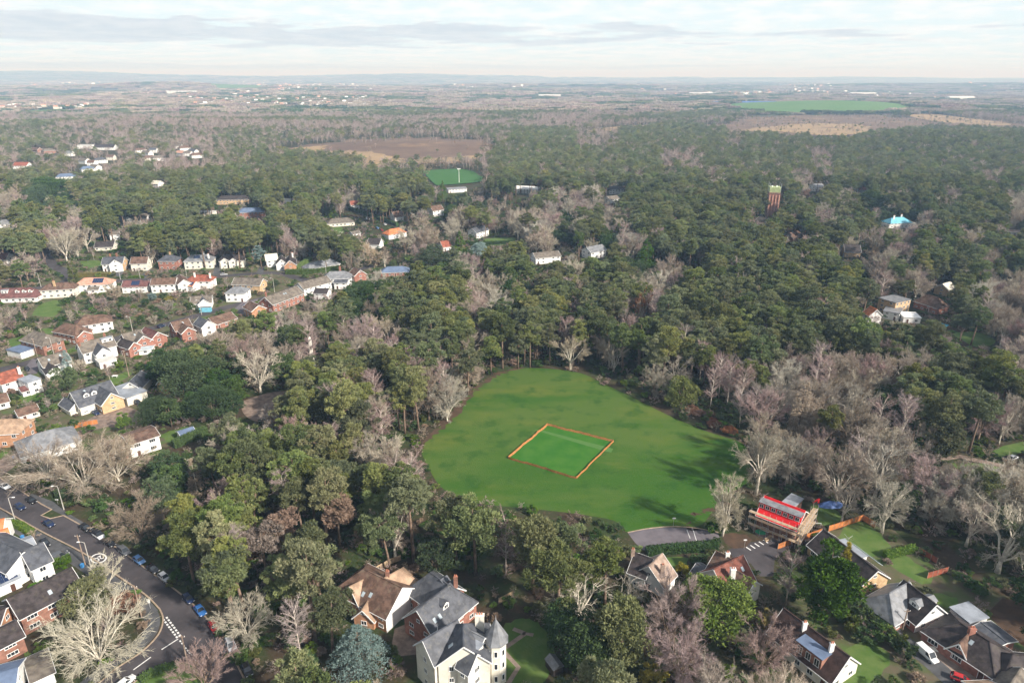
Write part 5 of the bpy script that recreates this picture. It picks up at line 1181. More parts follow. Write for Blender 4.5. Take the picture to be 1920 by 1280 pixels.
# ================================================================ street furniture
def lamp(px, label, h=8.0, dirx=1.0):
    p = P(*px); t = thing('street_lamp', label, 'street lamp', p)
    MB().tube([(0, 0, 0), (0, 0, 1.3), (0, 0, h)], [.16, .14, .09], 8).build('pole', 'concrete', t)
    MB().tube([(0, 0, h - .1), (dirx * .5, 0, h + .2), (dirx * 1.3, 0, h + .25)], [.08, .07, .06], 6).build('arm', 'concrete', t)
    MB().box((dirx * 1.5, 0, h + .22), (.8, .3, .16), top=.8).build('lamp_head', 'paint', t)
    q0, q1 = proj(p[0], p[1], 2), proj(p[0], p[1], h); keep_clear([(q0[0] - 5, q0[1]), (q0[0] + 5, q0[1]), (q1[0] + 5, q1[1]), (q1[0] - 5, q1[1])], p[1])
for px, d, l_ in (((120, 955), -1, 'street lamp on the pavement behind the kerb build-out'), ((29, 977), 1, 'street lamp above the bright hedge at the left edge'), ((171, 1064), -1, 'street lamp beside the painted speed roundel'),
                  ((101, 664), -1, 'street lamp in front of the grey-hipped brick house'), ((249, 622), -1, 'street lamp left of the red brick houses'), ((378, 590), -1, 'street lamp beside the turquoise container'),
                  ((515, 548), -1, 'street lamp beside the long grey house with brick gables'), ((612, 517), 1, 'street lamp above the rambling white slate house'), ((77, 538), -1, 'street lamp on the upper street bend'),
                  ((226, 524), 1, 'street lamp at the drive of the white front-gabled villa'), ((263, 522), 1, 'street lamp before the pale yellow house'), ((350, 517), 1, 'street lamp beside the square red brick villa')):
    lamp(px, l_, 8.0 if px[1] > 560 else 8.5, d)
def utility_pole(px, label, to=(), h=9.5):
    p = P(*px); t = thing('utility_pole', label, 'utility pole', p)
    MB().tube([(0, 0, 0), (0, 0, h)], [.17, .12], 8).build('pole', 'polewood', t)
    MB().box((0, 0, h - .5), (1.4, .12, .12)).build('crossarm', 'polewood', t)
    for s in (-1, 1): MB().tube([(s * .6, 0, h - .44), (s * .6, 0, h - .2)], .06, 6).build('insulator', 'paint', t)
    for (qx, qy, qz) in to:
        q = P(qx, qy, qz) - p; a = np.array([0, 0, h - .3]); pts = [a + (q - a) * s + np.array([0, 0, -1.2 * 4 * s * (1 - s)]) for s in np.linspace(0, 1, 9)]
        MB().tube(pts, 0.025, 4).build('wire', 'black', t)
    q0, q1 = proj(p[0], p[1], 2), proj(p[0], p[1], h); keep_clear([(q0[0] - 5, q0[1]), (q0[0] + 5, q0[1]), (q1[0] + 5, q1[1]), (q1[0] - 5, q1[1])], p[1])
utility_pole((160, 1058), 'wooden utility pole left of the painted speed roundel', [(209, 990, 6)])
utility_pole((266, 1157), 'wooden utility pole by the signs at the road junction', [(289, 1072, 9)])
utility_pole((352, 1243), 'wooden utility pole on the verge between the two roads', h=8)
utility_pole((1692, 1180), 'wooden pole on the gravel drive of the chalet bungalow', h=6)
utility_pole((70, 668), 'pale pole at the corner of the grey driveway', h=9)
utility_pole((242, 705), 'pale bare pole left of the great dark evergreen', h=12)
def signpost(px, label, n=2, h=2.6):
    p = P(*px); t = thing('signpost', label, 'sign', p)
    MB().tube([(0, 0, 0), (0, 0, h)], .05, 6).build('pole', 'metal', t)
    for i in range(n): MB().box((.02 * i, -.06, h - .3 - .42 * i), (.9 - .2 * i, .05, .36)).build('sign_panel', 'paint', t)
signpost((282, 1140), 'white road signs on the corner pavement at the junction', 3, 3.0)
signpost((1262, 988), 'white sign on a post between the car park and the field', 1, 3.4)
signpost((1395, 1028), 'white sign on a pole at the forecourt verge', 1, 3.2)
signpost((109, 945), 'small white sign on the pavement by the build-out', 1, 2.0)

# ================================================================ fences, hedges, barriers
def fence(pts, label, h=1.8, m='fence', step=1.85):
    w = [P(*p) for p in pts]; t = thing('panel_fence', label, 'fence', w[0]); o0 = w[0]
    for a, b in zip(w[:-1], w[1:]):
        d = b - a; L = float(np.linalg.norm(d)); n = max(1, round(L / step)); ang = math.atan2(d[1], d[0])
        key = (round(L / n, 2), h, m)
        if key not in PANELS:
            mb = MB(); k = L / n - .1
            for i in range(6): mb.box(((i - 2.5) * k / 6, .012 * (i % 2), h * .49), (k / 6 * .98, .03, h * .95))
            mb.box((0, -.03, h * .2), (k, .04, .09)); mb.box((0, -.03, h * .78), (k, .04, .09))
            PANELS[key] = (mb.mesh('panel', m), MB().box((0, 0, h * .52), (.1, .1, h * 1.04)).mesh('post', 'polewood'))
        pm, qm = PANELS[key]
        for i in range(n):
            c = a + d * ((i + .5) / n) - o0; obj('panel', pm, t, tuple(c), ang); obj('post', qm, t, tuple(a + d * (i / n) - o0), ang)
        obj('post', qm, t, tuple(b - o0), ang)
    return t
PANELS = {}
fence([(1458, 1029), (1500, 1014), (1540, 1000)], 'orange panel fence between the building yard and the black-roofed bungalow')
fence([(1553, 996), (1617, 975), (1640, 989)], 'orange panel fence around the top of the bungalow lawn', 2.0)
fence([(1597, 1112), (1648, 1100)], 'red-brown fence between the two right-hand bungalows', 1.8, 'redfence')
fence([(1738, 1084), (1776, 1073)], 'red-brown fence across the garden behind the chalet bungalow', 1.9, 'redfence')
fence([(1722, 1036), (1756, 1056)], 'short red-brown fence beside the dark garden plot', 1.8, 'redfence')
fence([(127, 806), (155, 799), (184, 794)], 'orange wooden fence along the gravel drive below the cream chalet', 1.8)
fence([(935, 1132), (962, 1118)], 'tan wooden fence behind the turret', 1.9, 'timber')
fence([(705, 1072), (735, 1056), (752, 1050)], 'weathered garden fence behind the white-gabled tan-roofed house', 1.8, 'timber')
def barrier():
    w = [P(*p) for p in SQ]; t = thing('netting_barrier', 'orange-brown netting barrier fencing off the cricket square', 'barrier', w[0])
    for s in range(4):
        a, b = w[s], w[(s + 1) % 4]; d = b - a; L = np.linalg.norm(d); n = int(L / 3.2); ang = math.atan2(d[1], d[0]); nrm = np.array([-d[1], d[0], 0]) / L
        prev = a
        for i in range(n):
            c1 = a + d * ((i + 1) / n) + (nrm * rng.uniform(-.22, .22) if i < n - 1 else 0)
            sag = rng.uniform(.05, .25); m_ = (prev + c1) / 2 + nrm * rng.uniform(-.15, .15)
            v = []; f = []; hh = .85
            for p_, zt in ((prev, hh), (m_, hh - sag), (c1, hh)):
                q = p_ - w[0]; v += [(*(q[:2] - nrm[:2] * .16), .04), (*(q[:2] + nrm[:2] * .10), zt), (*(q[:2] + nrm[:2] * .16), .04)]
            for k in (0, 3): f += [(k, k + 3, k + 4, k + 1), (k + 1, k + 4, k + 5, k + 2)]
            obj('net_panel', mesh_from('net_panel', v, f, 'netting'), t)
            q = prev - w[0]; MB().tube([(q[0], q[1], 0), (q[0], q[1], 1.0)], .035, 5).build('stake', 'netting', t)
            prev = c1
barrier()
def leaf_tris(p, d, length, width, spread=0.5):
    """One pointed leaf face at each point p, pointing roughly along d."""
    n = len(p); d = d + rng.normal(0, spread, (n, 3)); d /= np.linalg.norm(d, axis=1, keepdims=True) + 1e-9
    r = rng.normal(0, 1, (n, 3)); s = np.cross(d, r); s /= np.linalg.norm(s, axis=1, keepdims=True) + 1e-9
    L = (length * rng.uniform(.7, 1.3, n))[:, None]; Wd = (width * rng.uniform(.7, 1.3, n))[:, None]
    v = np.stack([p - d * L * .35 - s * Wd / 2, p - d * L * .35 + s * Wd / 2, p + d * L * .65], 1).reshape(-1, 3)
    return v, np.arange(3 * n).reshape(-1, 3)
def hedge(pts, w, h, label, m='hedgeleaf', lumpy=.18):
    wl = smooth_line([P(*p) for p in pts], 3) if len(pts) > 2 else [P(*p) for p in pts]
    t = thing('hedge', label, 'hedge', wl[0]); o0 = wl[0]
    core = MB(); vv = []; dd = []
    for a, b in zip(wl[:-1], wl[1:]):
        d = b - a; L = np.linalg.norm(d); u = d / L; nr = np.array([-u[1], u[0], 0]); c = (a + b) / 2 - o0
        core.box((c[0], c[1], h * .45), (L * 1.02, w * .78, h * .86), 0, math.atan2(d[1], d[0]))
        n = int(L * (w + 2 * h) * 20); face = rng.random(n); x = rng.random(n) * L
        top = face < w / (w + 2 * h); sg = np.where(rng.random(n) < .5, -1, 1)
        y = np.where(top, rng.uniform(-.5, .5, n) * w, sg * w / 2 * rng.uniform(.85, 1.05, n)); z = np.where(top, h * rng.uniform(.85, 1.05, n) + lumpy * (np.sin(x * 2.1 + a[0]) + np.sin(x * 5.3 + a[1])) * .7, rng.random(n) * h)
        vv.append((a - o0) + u * x[:, None] + nr * y[:, None] + np.column_stack([np.zeros(n), np.zeros(n), z]))
        dd.append(np.where(top[:, None], np.array([0, 0, 1.0]), nr * sg[:, None]))
    p, d = np.concatenate(vv), np.concatenate(dd)
    v, f = leaf_tris(p, d, .42, .3, .7)
    core.build('stem_core', 'hedgeleaf' if m == 'hedgeleaf' else m, t)
    obj('foliage', mesh_from('foliage', v, f, m, tint=np.repeat(rng.random(len(p)) * .6 + .2, 3)), t)
    l, r = strip_poly(wl, w + 1); occupy(list(l) + list(reversed(r)))
    keep_clear([proj(q[0], q[1], h * .7) for q in l] + [proj(q[0], q[1], .3) for q in reversed(r)], float(np.mean([q[1] for q in wl])))
hedge([(1212, 1040), (1262, 1034), (1345, 1028)], 2.4, 2.2, 'dark hedge along the lower edge of the car park', 'darkleaf')
hedge([(14, 983), (40, 990), (60, 1003)], 1.8, 1.8, 'bright clipped hedge in front of the orange-roofed house')
hedge([(100, 1062), (134, 1050)], 1.8, 1.8, 'bright clipped hedge beside the dark grey van', 'hedgeleaf')
hedge([(146, 519), (178, 518), (208, 518)], 2.4, 2.6, 'bright yellow-green hedge along the street below the front-gabled villa', 'goldleaf')
hedge([(536, 514), (590, 513), (640, 506)], 2.5, 3.2, 'long tall dark green hedge below the white bungalow', 'hedgeleaf')
hedge([(556, 507), (572, 494), (582, 487)], 3.0, 2.2, 'bright green hedge climbing beside the white bungalow', 'brightleaf')
hedge([(326, 840), (352, 829), (388, 813)], 2.6, 3.0, 'dark clipped hedge beside the blue-roofed summerhouse', 'darkleaf')
hedge([(1658, 1046), (1690, 1038), (1716, 1032)], 1.8, 1.8, 'green hedge across the lower end of the fenced lawn')
hedge([(88, 666), (104, 660), (118, 654)], 1.6, 1.8, 'green hedge before the grey-hipped brick house')
hedge([(262, 1279), (290, 1262), (335, 1251)], 2.0, 1.2, 'green hedge on the verge of the side road', 'brightleaf')
hedge([(880, 459), (912, 459), (955, 457)], 2.2, 2.6, 'dark hedge below the white house with the golden conifer', 'darkleaf')
hedge([(655, 393), (700, 408), (745, 424)], 2.5, 3.0, 'long dark hedge along the side street', 'darkleaf')
hedge([(240, 522), (256, 521), (270, 521)], 1.6, 1.4, 'bright hedge before the pale yellow house')
hedge([(160, 460), (200, 463), (240, 460)], 3.0, 3.0, 'dark hedge below the dark-roofed bungalow among pines', 'darkleaf')
hedge([(120, 664), (150, 655)], 1.5, 1.6, 'low hedge between the grey and brown hipped brick houses')
hedge([(1225, 492), (1262, 490), (1300, 492)], 2, 1.6, 'dark low hedge in the woodland garden below the red beech trunks', 'darkleaf')

# ================================================================ small things about the gardens and the yard
def simple(name, label, cat, px, parts):
    p = P(*px); t = thing(name, label, cat, p)
    for nm, mb, m in parts: mb.build(nm, m, t)
    occupy([(p[0] + i * 1.5, p[1] + j * 1.5) for i, j in ((-1, -1), (1, -1), (1, 1), (-1, 1))])
    return t
def bin_(px, label):
    p = P(*px); t = simple('wheelie_bin', label, 'bin', px, [('body', MB().box((0, 0, .55), (.62, .7, 1.0)), 'bluebin'), ('lid', MB().box((0, -.03, 1.1), (.68, .8, .1)), 'bluebin')])
    for s in (-1, 1): MB().tube([(s * .25, .33, .1), (s * .33, .33, .1)], .1, 8).build('wheel', 'tyre', t)
for q, l_ in (((43, 1010), 'blue bin behind the bright hedge at the left'), ((27, 860), 'blue bin beside the grey hipped house'), ((1646, 1163), 'blue bin on the gravel drive by the pole'),
              ((155, 1063), 'blue bin at the foot of the roadside pole')): bin_(q, l_)
def heap(name, label, cat, px, r, h, m, sq=.6):
    n = 14; v = [(0, 0, h)]; f = []
    for k, (rr, hh) in enumerate(((.35, .92), (.7, .6), (1.0, .02))):
        for i in range(n):
            a = 2 * math.pi * i / n; q = rr * r * rng.uniform(.82, 1.15); v.append((q * math.cos(a), q * sq * math.sin(a), max(0, h * hh * rng.uniform(.8, 1.15))))
    f += [(0, 1 + i, 1 + (i + 1) % n) for i in range(n)]
    for k in range(2): f += [(1 + k * n + i, 1 + (k + 1) * n + i, 1 + (k + 1) * n + (i + 1) % n, 1 + k * n + (i + 1) % n) for i in range(n)]
    o = obj(name, mesh_from(name, v, f, m, smooth=False), None, P(*px)); tag(o, label, cat); return o
heap('tarpaulin_heap', 'heap under a bright green tarpaulin in the building yard', 'tarpaulin', (1430, 997), 2.1, 1.1, 'tarpgreen')
heap('covered_boat', 'long heap under a blue cover behind the building site', 'tarpaulin', (1561, 948), 4.6, 1.5, 'tarpblue', .35)
heap('yellow_cover', 'bright yellow covered heap by the timbered front gable', 'tarpaulin', (208, 766), 1.8, 1.2, 'yellowcover')
heap('earth_heap', 'heap of brown earth in the building yard', 'earth heap', (1452, 1000), 3.0, 1.0, 'gravel')
heap('white_rubble', 'pile of pale stone rubble on the forecourt edge of the brown bungalow', 'rubble', (1760, 1215), 2.2, .8, 'stone', .5)
t = simple('garden_slide', 'red garden slide on the grass behind the building site', 'slide', (1531, 943), [('chute', MB().bar((-1.2, 0, .2), (.6, .2, 1.4), .6, .08), 'redplastic'), ('ladder', MB().bar((.6, .2, 0), (.65, .2, 1.5), .5, .08), 'redplastic')])
t = simple('shed', 'small grey-roofed shed on the lawn below the turreted villa', 'shed', (1039, 1254), [('wall', MB().box((0, 0, 1.0), (2.4, 3.4, 2.0), rz=.5), 'darktile'),
    ('roof', MB().add([tuple(Matrix.Rotation(.5, 3, 'Z') @ Vector(q)) for q in ((-1.4, -1.9, 1.95), (1.4, -1.9, 1.95), (1.4, 1.9, 1.95), (-1.4, 1.9, 1.95), (0, -1.9, 2.9), (0, 1.9, 2.9))], [(0, 4, 5, 3), (1, 2, 5, 4), (0, 1, 4), (2, 3, 5), (3, 2, 1, 0)]), 'lightslate')])
t = simple('site_skip', 'grey metal builder\'s container beside the scaffolding', 'skip', (1479, 1002), [('body', MB().box((0, 0, .8), (3.6, 2.2, 1.6), rz=-.4), 'metal'), ('lid', MB().box((0, 0, 1.66), (3.4, 2.0, .1), rz=-.4), 'paint')])
tt = thing('timber_stack', 'stack of pale timber boards in the building yard', 'timber', P(1445, 1007))
for i in range(8): MB().box((rng.uniform(-.2, .2), (i % 4) * .34 - .5, .12 + .2 * (i // 4)), (5.0, .3, .16), rz=rng.uniform(.55, .68)).build('plank', 'timber', tt)
t = simple('container', 'turquoise container beside the street lamp on the estate street', 'container', (386, 584), [('body', MB().box((0, 0, 1.3), (6, 2.4, 2.6), rz=.1), 'blueroof'), ('lid', MB().box((0, 0, 2.65), (6.1, 2.5, .1), rz=.1), 'lightslate')])
t = simple('garden_table', 'white garden table on the small lawn behind the cream chalet', 'table', (216, 707), [('table_top', MB().box((0, 0, .75), (2.2, 1.2, .08)), 'paint')] + [('leg', MB().box((sx * .9, sy * .45, .36), (.1, .1, .7)), 'paint') for sx in (-1, 1) for sy in (-1, 1)])
t = simple('red_trailer', 'dark red trailer beside the black off-roader', 'trailer', (245, 752), [('bed', MB().box((0, 0, .9), (3.6, 1.8, 1.0), rz=-.3), 'redtile'), ('cover', MB().box((0, 0, 1.45), (3.5, 1.7, .1), rz=-.3), 'black'), ('wheel', MB().tube([(0, -1.0, .3), (0, 1.0, .3)], .3, 10), 'tyre')])
tt = thing('goal_frame', 'white goal frame on the grass beside the building site', 'goal', P(1528, 990))
for a, b_2 in (((-1.5, 0, 0), (-1.5, 0, 1.8)), ((1.5, 0, 0), (1.5, 0, 1.8)), ((-1.5, 0, 1.8), (1.5, 0, 1.8))): MB().tube([a, b_2], .05, 6).build('post' if a[2] == 0 else 'crossbar', 'paint', tt)
tt = thing('washing_line', 'white rotary washing line on the lawn behind the long bungalow', 'washing line', P(1589, 1018))
MB().tube([(0, 0, 0), (0, 0, 2.0)], .05, 6).build('pole', 'metal', tt)
for k in range(4):
    a = k * math.pi / 2 + .4; MB().tube([(0, 0, 1.5), (1.5 * math.cos(a), 1.5 * math.sin(a), 2.1)], .03, 5).build('arm', 'metal', tt)
tt = thing('floodlight_mast', 'tall pale floodlight mast beside the far green pitch', 'floodlight', P(861, 344))
MB().tube([(0, 0, 0), (0, 0, 17)], [.35, .2], 8).build('pole', 'paint', tt)
for k in (-1, 1): MB().box((k * 1.1, 0, 17), (1.6, .5, 1.1)).build('lamp_head', 'paint', tt)
def person(px, label):
    p = P(*px); me = bpy.data.meshes.new('body')
    J = {'hip': (0, 0, .92), 'chest': (0, 0, 1.28), 'neck': (0, 0, 1.48), 'head': (0, -.02, 1.64), 'top': (0, -.02, 1.74), 'ls': (-.19, 0, 1.42), 'rs': (.19, 0, 1.42), 'le': (-.25, -.04, 1.14), 're': (.25, .04, 1.14), 'lh': (-.24, -.14, .9), 'rh': (.24, -.06, .88),
         'lk': (-.1, -.1, .5), 'rk': (.1, .04, .5), 'lf': (-.1, -.08, .06), 'rf': (.1, .2, .1), 'lt': (-.1, -.26, .04), 'rt': (.1, .04, .04), 'lhp': (-.1, 0, .88), 'rhp': (.1, 0, .88)}
    E = [('hip', 'chest'), ('chest', 'neck'), ('neck', 'head'), ('head', 'top'), ('chest', 'ls'), ('chest', 'rs'), ('ls', 'le'), ('rs', 're'), ('le', 'lh'), ('re', 'rh'), ('hip', 'lhp'), ('hip', 'rhp'), ('lhp', 'lk'), ('rhp', 'rk'), ('lk', 'lf'), ('rk', 'rf'), ('lf', 'lt'), ('rf', 'rt')]
    ks = list(J); me.from_pydata([J[k] for k in ks], [(ks.index(a), ks.index(b)) for a, b in E], []); o = obj('person', me, None, p)
    sk = o.modifiers.new('skin', 'SKIN'); RD = dict(hip=.16, chest=.17, neck=.06, head=.11, top=.08, ls=.08, rs=.08, le=.055, re=.055, lh=.04, rh=.04, lk=.065, rk=.065, lf=.05, rf=.05, lt=.045, rt=.045, lhp=.1, rhp=.1)
    for i, k in enumerate(ks): me.skin_vertices[0].data[i].radius = (RD[k], RD[k])
    me.skin_vertices[0].data[0].use_root = True; o.modifiers.new('sub', 'SUBSURF').levels = 1
    dg = bpy.context.evaluated_depsgraph_get(); m2 = bpy.data.meshes.new_from_object(o.evaluated_get(dg)); o.modifiers.clear(); o.data = m2
    for m in ('coat', 'skin'): m2.materials.append(M(m))
    for pl in m2.polygons: pl.material_index = 1 if pl.center.z > 1.53 else 0
    tag(o, label, 'person')
person((1869, 889), 'person in dark clothes walking on the open ground by the path')
# ================================================================ trees: one set of shapes per kind
def unit(a): return a / (np.linalg.norm(a, axis=-1, keepdims=True) + 1e-9)
def sph(n, zmin=-1.0):
    z = rng.uniform(zmin, 1, n); a = rng.uniform(0, 2 * np.pi, n); s = np.sqrt(np.maximum(0, 1 - z * z)); return np.column_stack([s * np.cos(a), s * np.sin(a), z])
class Shape:
    """A tree shape: trunk mesh, crown mesh and both joined."""
    def __init__(s, trunk, crown, mt, mc, H, R_, zc, rz):
        s.H, s.R, s.zc, s.rz = H, R_, zc, rz
        tv, tf = np.array(trunk.v), trunk.f
        s.trunk = mesh_from('trunk', tv, tf, mt, smooth=True)
        cv, cf, ct = crown
        s.crown = mesh_from('crown', cv, cf, mc, tint=ct)
        tri = []
        for q in tf: tri += [(q[0], q[i], q[i + 1]) for i in range(1, len(q) - 1)]
        tri = np.array(tri, int)
        s.both = mesh_from('tree', np.vstack([tv, cv]), np.vstack([tri, cf + len(tv)]), [mt, mc], mi=np.r_[np.zeros(len(tri), int), np.ones(len(cf), int)], tint=np.r_[np.full(len(tv), .5), ct])
def cat(parts):
    v, f, t, k = [], [], [], 0
    for a, b, c in parts: v.append(a); f.append(b + k); t.append(c); k += len(a)
    return np.concatenate(v), np.concatenate(f), np.concatenate(t)
def clumps(C, rad, flat, per, ll, lw, up=.35):
    """Tufts of needles or leaves round clump centres C."""
    n = len(C); d = sph(n * per, -.55); d[:, 2] += up * rng.random(n * per); d = unit(d)
    rr = np.repeat(rad, per)[:, None] * (rng.random((n * per, 1)) ** .22)
    sc = np.array([1, 1, flat]); p = np.repeat(C, per, 0) + d * sc * rr
    v, f = leaf_tris(p, d * np.array([1, 1, .8]) + np.array([0, 0, .35]), ll, lw, .45)
    t = np.clip(np.repeat(rng.random(n), per) * .8 + rng.random(n * per) * .2, 0, 1)
    return v, f, np.repeat(t, 3)
def pine(H=20., R_=5.2, n=46, per=95, lean=.06, depth=.42, mc='pineleaf', flat=.62, mt='pinebark'):
    rz = H * depth / 2; zc = H - rz - .4
    d = sph(n, -.75); rr = rng.uniform(.45, 1.0, (n, 1)); wob = 1 + .28 * np.sin(np.arctan2(d[:, 1], d[:, 0]) * rng.integers(2, 5) + rng.random() * 6)
    C = d * rr * np.column_stack([R_ * wob * .86, R_ * wob * .86, np.full(n, rz * .92)]); ln = rng.normal(0, lean, 2) * H
    C += np.array([ln[0], ln[1], zc]); rad = rng.uniform(.8, 1.55, n) * R_ / 5.2
    tk = MB(); tk.tube([(0, 0, -.3), (ln[0] * .25, ln[1] * .25, H * .3), (ln[0] * .6, ln[1] * .6, H * .6), (ln[0], ln[1], H * .84)], [H * .021, H * .016, H * .011, H * .003], 7)
    for c in C[::4]:
        h = max(H * .42, c[2] - np.linalg.norm(c[:2] - ln) * .55); q = np.array([ln[0] * h / H, ln[1] * h / H, h]); tk.tube([q, (q + c) / 2 + (0, 0, .3), c], [.11, .08, .04], 4, cap=False)
    return Shape(tk, clumps(C, rad, flat, per, .58, .34), mt, mc, H, R_, zc, rz)
def evergreen(H=11., R_=5., n=60, per=80, mc='darkleaf', mt='bark', low=.08):
    rz = H * (1 - low) / 2; zc = H * low + rz
    d = sph(n, -.8); az_ = np.arctan2(d[:, 1], d[:, 0]); wob = 1 + .16 * np.sin(az_ * 3 + rng.random() * 6) + .12 * np.sin(az_ * 5 + d[:, 2] * 5 + rng.random() * 6)
    C = d * np.column_stack([R_ * wob * .82, R_ * wob * .82, rz * .86 * wob]) * rng.uniform(.6, 1.06, (n, 1)) + np.array([0, 0, zc])
    tk = MB().tube([(0, 0, -.3), (0, 0, H * .4), (.2, .1, H * .7)], [H * .024, H * .018, H * .006], 6)
    for c in C[::6]: tk.tube([(0, 0, H * .25), c * .6 + np.array([0, 0, H * .15]), c], [.12, .08, .03], 4, cap=False)
    return Shape(tk, clumps(C, rng.uniform(.6, 1.45, n) * R_ / 4.2, .72, per, .5, .34), mt, mc, H, R_, zc, rz)
def cone(H=12., R_=2.6, mc='darkleaf', n=70, per=60, power=1.0, mt='bark', base=.04):
    z = np.sort(rng.random(n) ** 1.25); a = rng.uniform(0, 2 * np.pi, n); rr = R_ * (1 - z) ** power * rng.uniform(.7, 1.0, n) + .08
    C = np.column_stack([rr * np.cos(a), rr * np.sin(a), H * (base + (1 - base) * z)])
    tk = MB().tube([(0, 0, -.3), (0, 0, H * .9)], [H * .02, .04], 6)
    return Shape(tk, clumps(C, np.maximum(.35, R_ * .42 * (1.1 - z)), .9, per, .5, .22, .9), mt, mc, H, R_, H * .42, H * .5)
def bare(H=16., R_=6.5, mt='bark', mc='twig', limbs=8, sub=8, ter=7, tw=11, forkz=.22, spread=.85, droop=0., tww=.058, thick=1.0, wiggle=.14):
    tk = MB(); tp, td, tl = [], [], []
    f0 = np.array([rng.normal(0, .3), rng.normal(0, .3), H * forkz]); tk.tube([(0, 0, -.3), (f0[0] * .4, f0[1] * .4, H * forkz * .5), f0], [H * .030 * thick, H * .022 * thick, H * .018 * thick], 8)
    zc, rz = H * (.5 + forkz * .45), H * (.5 - forkz * .45)
    bl = []
    for i in range(limbs):
        a = 2 * math.pi * (i + rng.uniform(-.3, .3)) / limbs; el = rng.uniform(.15, 1.0) if i else 1.4
        hor = R_ * spread * math.cos(el * 1.2) * rng.uniform(.8, 1.05); zz = H * (forkz + (.98 - forkz) * (.45 + .55 * math.sin(el * 1.3))) * rng.uniform(.85, 1.0)
        e = np.array([hor * math.cos(a), hor * math.sin(a), zz]); mid = f0 + (e - f0) * .5 + np.array([0, 0, .08 * H]) * (1 if el < .8 else 0) + rng.normal(0, wiggle * 4, 3)
        P4 = [f0, f0 + (mid - f0) * .55 + rng.normal(0, wiggle * 2, 3), mid, mid + (e - mid) * .55 + rng.normal(0, wiggle * 3, 3), e]
        tk.tube(P4, [H * .0125 * thick, H * .010 * thick, H * .0075 * thick, H * .005 * thick, .03], 5, cap=False); bl.append(P4)
    cen = np.array([0, 0, zc - rz * .35])
    secs = []
    for P4 in bl:
        for j in range(sub):
            t = rng.uniform(.18, 1.0) * 4; k = min(3, int(t)); q = P4[k] + (P4[k + 1] - P4[k]) * (t - k)
            d = unit(unit(q - cen) * .8 + unit(P4[k + 1] - P4[k]) * .5 + rng.normal(0, .42, 3)); L = R_ * rng.uniform(.28, .52)
            m = q + d * L * .5 + rng.normal(0, wiggle * L * .6, 3); e = q + d * L + rng.normal(0, wiggle * L, 3) + np.array([0, 0, -droop * L])
            tk.tube([q, m, e], [H * .0042 * thick, H * .003 * thick, .018], 3, cap=False); secs.append((q, m, e, d))
    for q, m, e, d in secs:
        n = ter; t = rng.uniform(.2, 1.0, n)[:, None]; base = np.where(t < .5, q + (m - q) * t * 2, m + (e - m) * (t * 2 - 1))
        dd = unit(d * .7 + unit(base - cen) * .5 + rng.normal(0, .5, (n, 3))); L = R_ * rng.uniform(.13, .26, n)[:, None]
        tp.append(base); td.append(dd); tl.append(L)
    tp, td, tl = map(np.concatenate, (tp, td, tl)); parts = []
    def blades(p, d, L, w):
        n = len(p); s = unit(np.cross(d, rng.normal(0, 1, (n, 3)))) * w / 2
        v = np.stack([p - s, p + s, p + d * L], 1).reshape(-1, 3); return v, np.arange(3 * n).reshape(-1, 3), np.repeat(rng.random(n), 3)
    for _ in range(2): parts.append(blades(tp, td, tl, tww * 1.6))
    n = len(tp); P2 = np.repeat(tp, tw, 0); D2 = np.repeat(td, tw, 0); L2 = np.repeat(tl, tw, 0); tt = rng.uniform(.15, 1, (n * tw, 1))
    b2 = P2 + D2 * L2 * tt; d2 = unit(D2 * .55 + unit(b2 - cen) * .35 + rng.normal(0, .55, (n * tw, 3)) + np.array([0, 0, .1 - droop])); parts.append(blades(b2, d2, R_ * rng.uniform(.07, .15, (n * tw, 1)), tww))
    return Shape(tk, cat(parts), mt, mc, H, R_, zc, rz)
def birch(H=17., R_=3.6, mc='birchtwig', mt='birchbark', n=34):
    tk = MB(); ln = rng.normal(0, .5, 2); P4 = [np.array([0, 0, -.3]), np.array([ln[0] * .5, ln[1] * .5, H * .35]), np.array([ln[0], ln[1], H * .68]), np.array([ln[0] * 1.1, ln[1] * 1.1, H * .97])]
    tk.tube(P4, [H * .013, H * .010, H * .006, .03], 6); tp, td, tl = [], [], []
    for i in range(n):
        t = rng.uniform(.3, .98); q = np.array([ln[0] * min(1, t * 1.4), ln[1] * min(1, t * 1.4), H * t]); a = i * 2.4 + rng.uniform(-.4, .4)
        L = R_ * 1.25 * math.sin(math.pi * min(1, (t - .12) * .95)) * rng.uniform(.7, 1.1) + .5; d = np.array([math.cos(a) * .72, math.sin(a) * .72, .75]); m = q + d * L * .55; e = q + d * L + np.array([0, 0, -.1 * L])
        tk.tube([q, m, e], [.09, .055, .02], 3, cap=False)
        k = 16; s = rng.uniform(.2, 1, (k, 1)); tp.append(q + (e - q) * s); td.append(unit(d * .8 + rng.normal(0, .45, (k, 3)))); tl.append(rng.uniform(.7, 1.5, (k, 1)))
    tp, td, tl = map(np.concatenate, (tp, td, tl)); n2 = len(tp); k = 8
    P2 = np.repeat(tp, k, 0); D2 = np.repeat(td, k, 0); L2 = np.repeat(tl, k, 0); b2 = P2 + D2 * L2 * rng.uniform(0, 1, (n2 * k, 1)); d2 = unit(D2 * .8 + rng.normal(0, .5, (n2 * k, 3)) + np.array([0, 0, -.1]))
    def blades(p, d, L, w):
        n = len(p); s = unit(np.cross(d, rng.normal(0, 1, (n, 3)))) * w / 2
        return np.stack([p - s, p + s, p + d * L], 1).reshape(-1, 3), np.arange(3 * n).reshape(-1, 3), np.repeat(rng.random(n), 3)
    return Shape(tk, cat([blades(tp, td, tl, .07), blades(b2, d2, rng.uniform(.4, .9, (n2 * k, 1)), .05)]), mt, mc, H, R_, H * .62, H * .38)
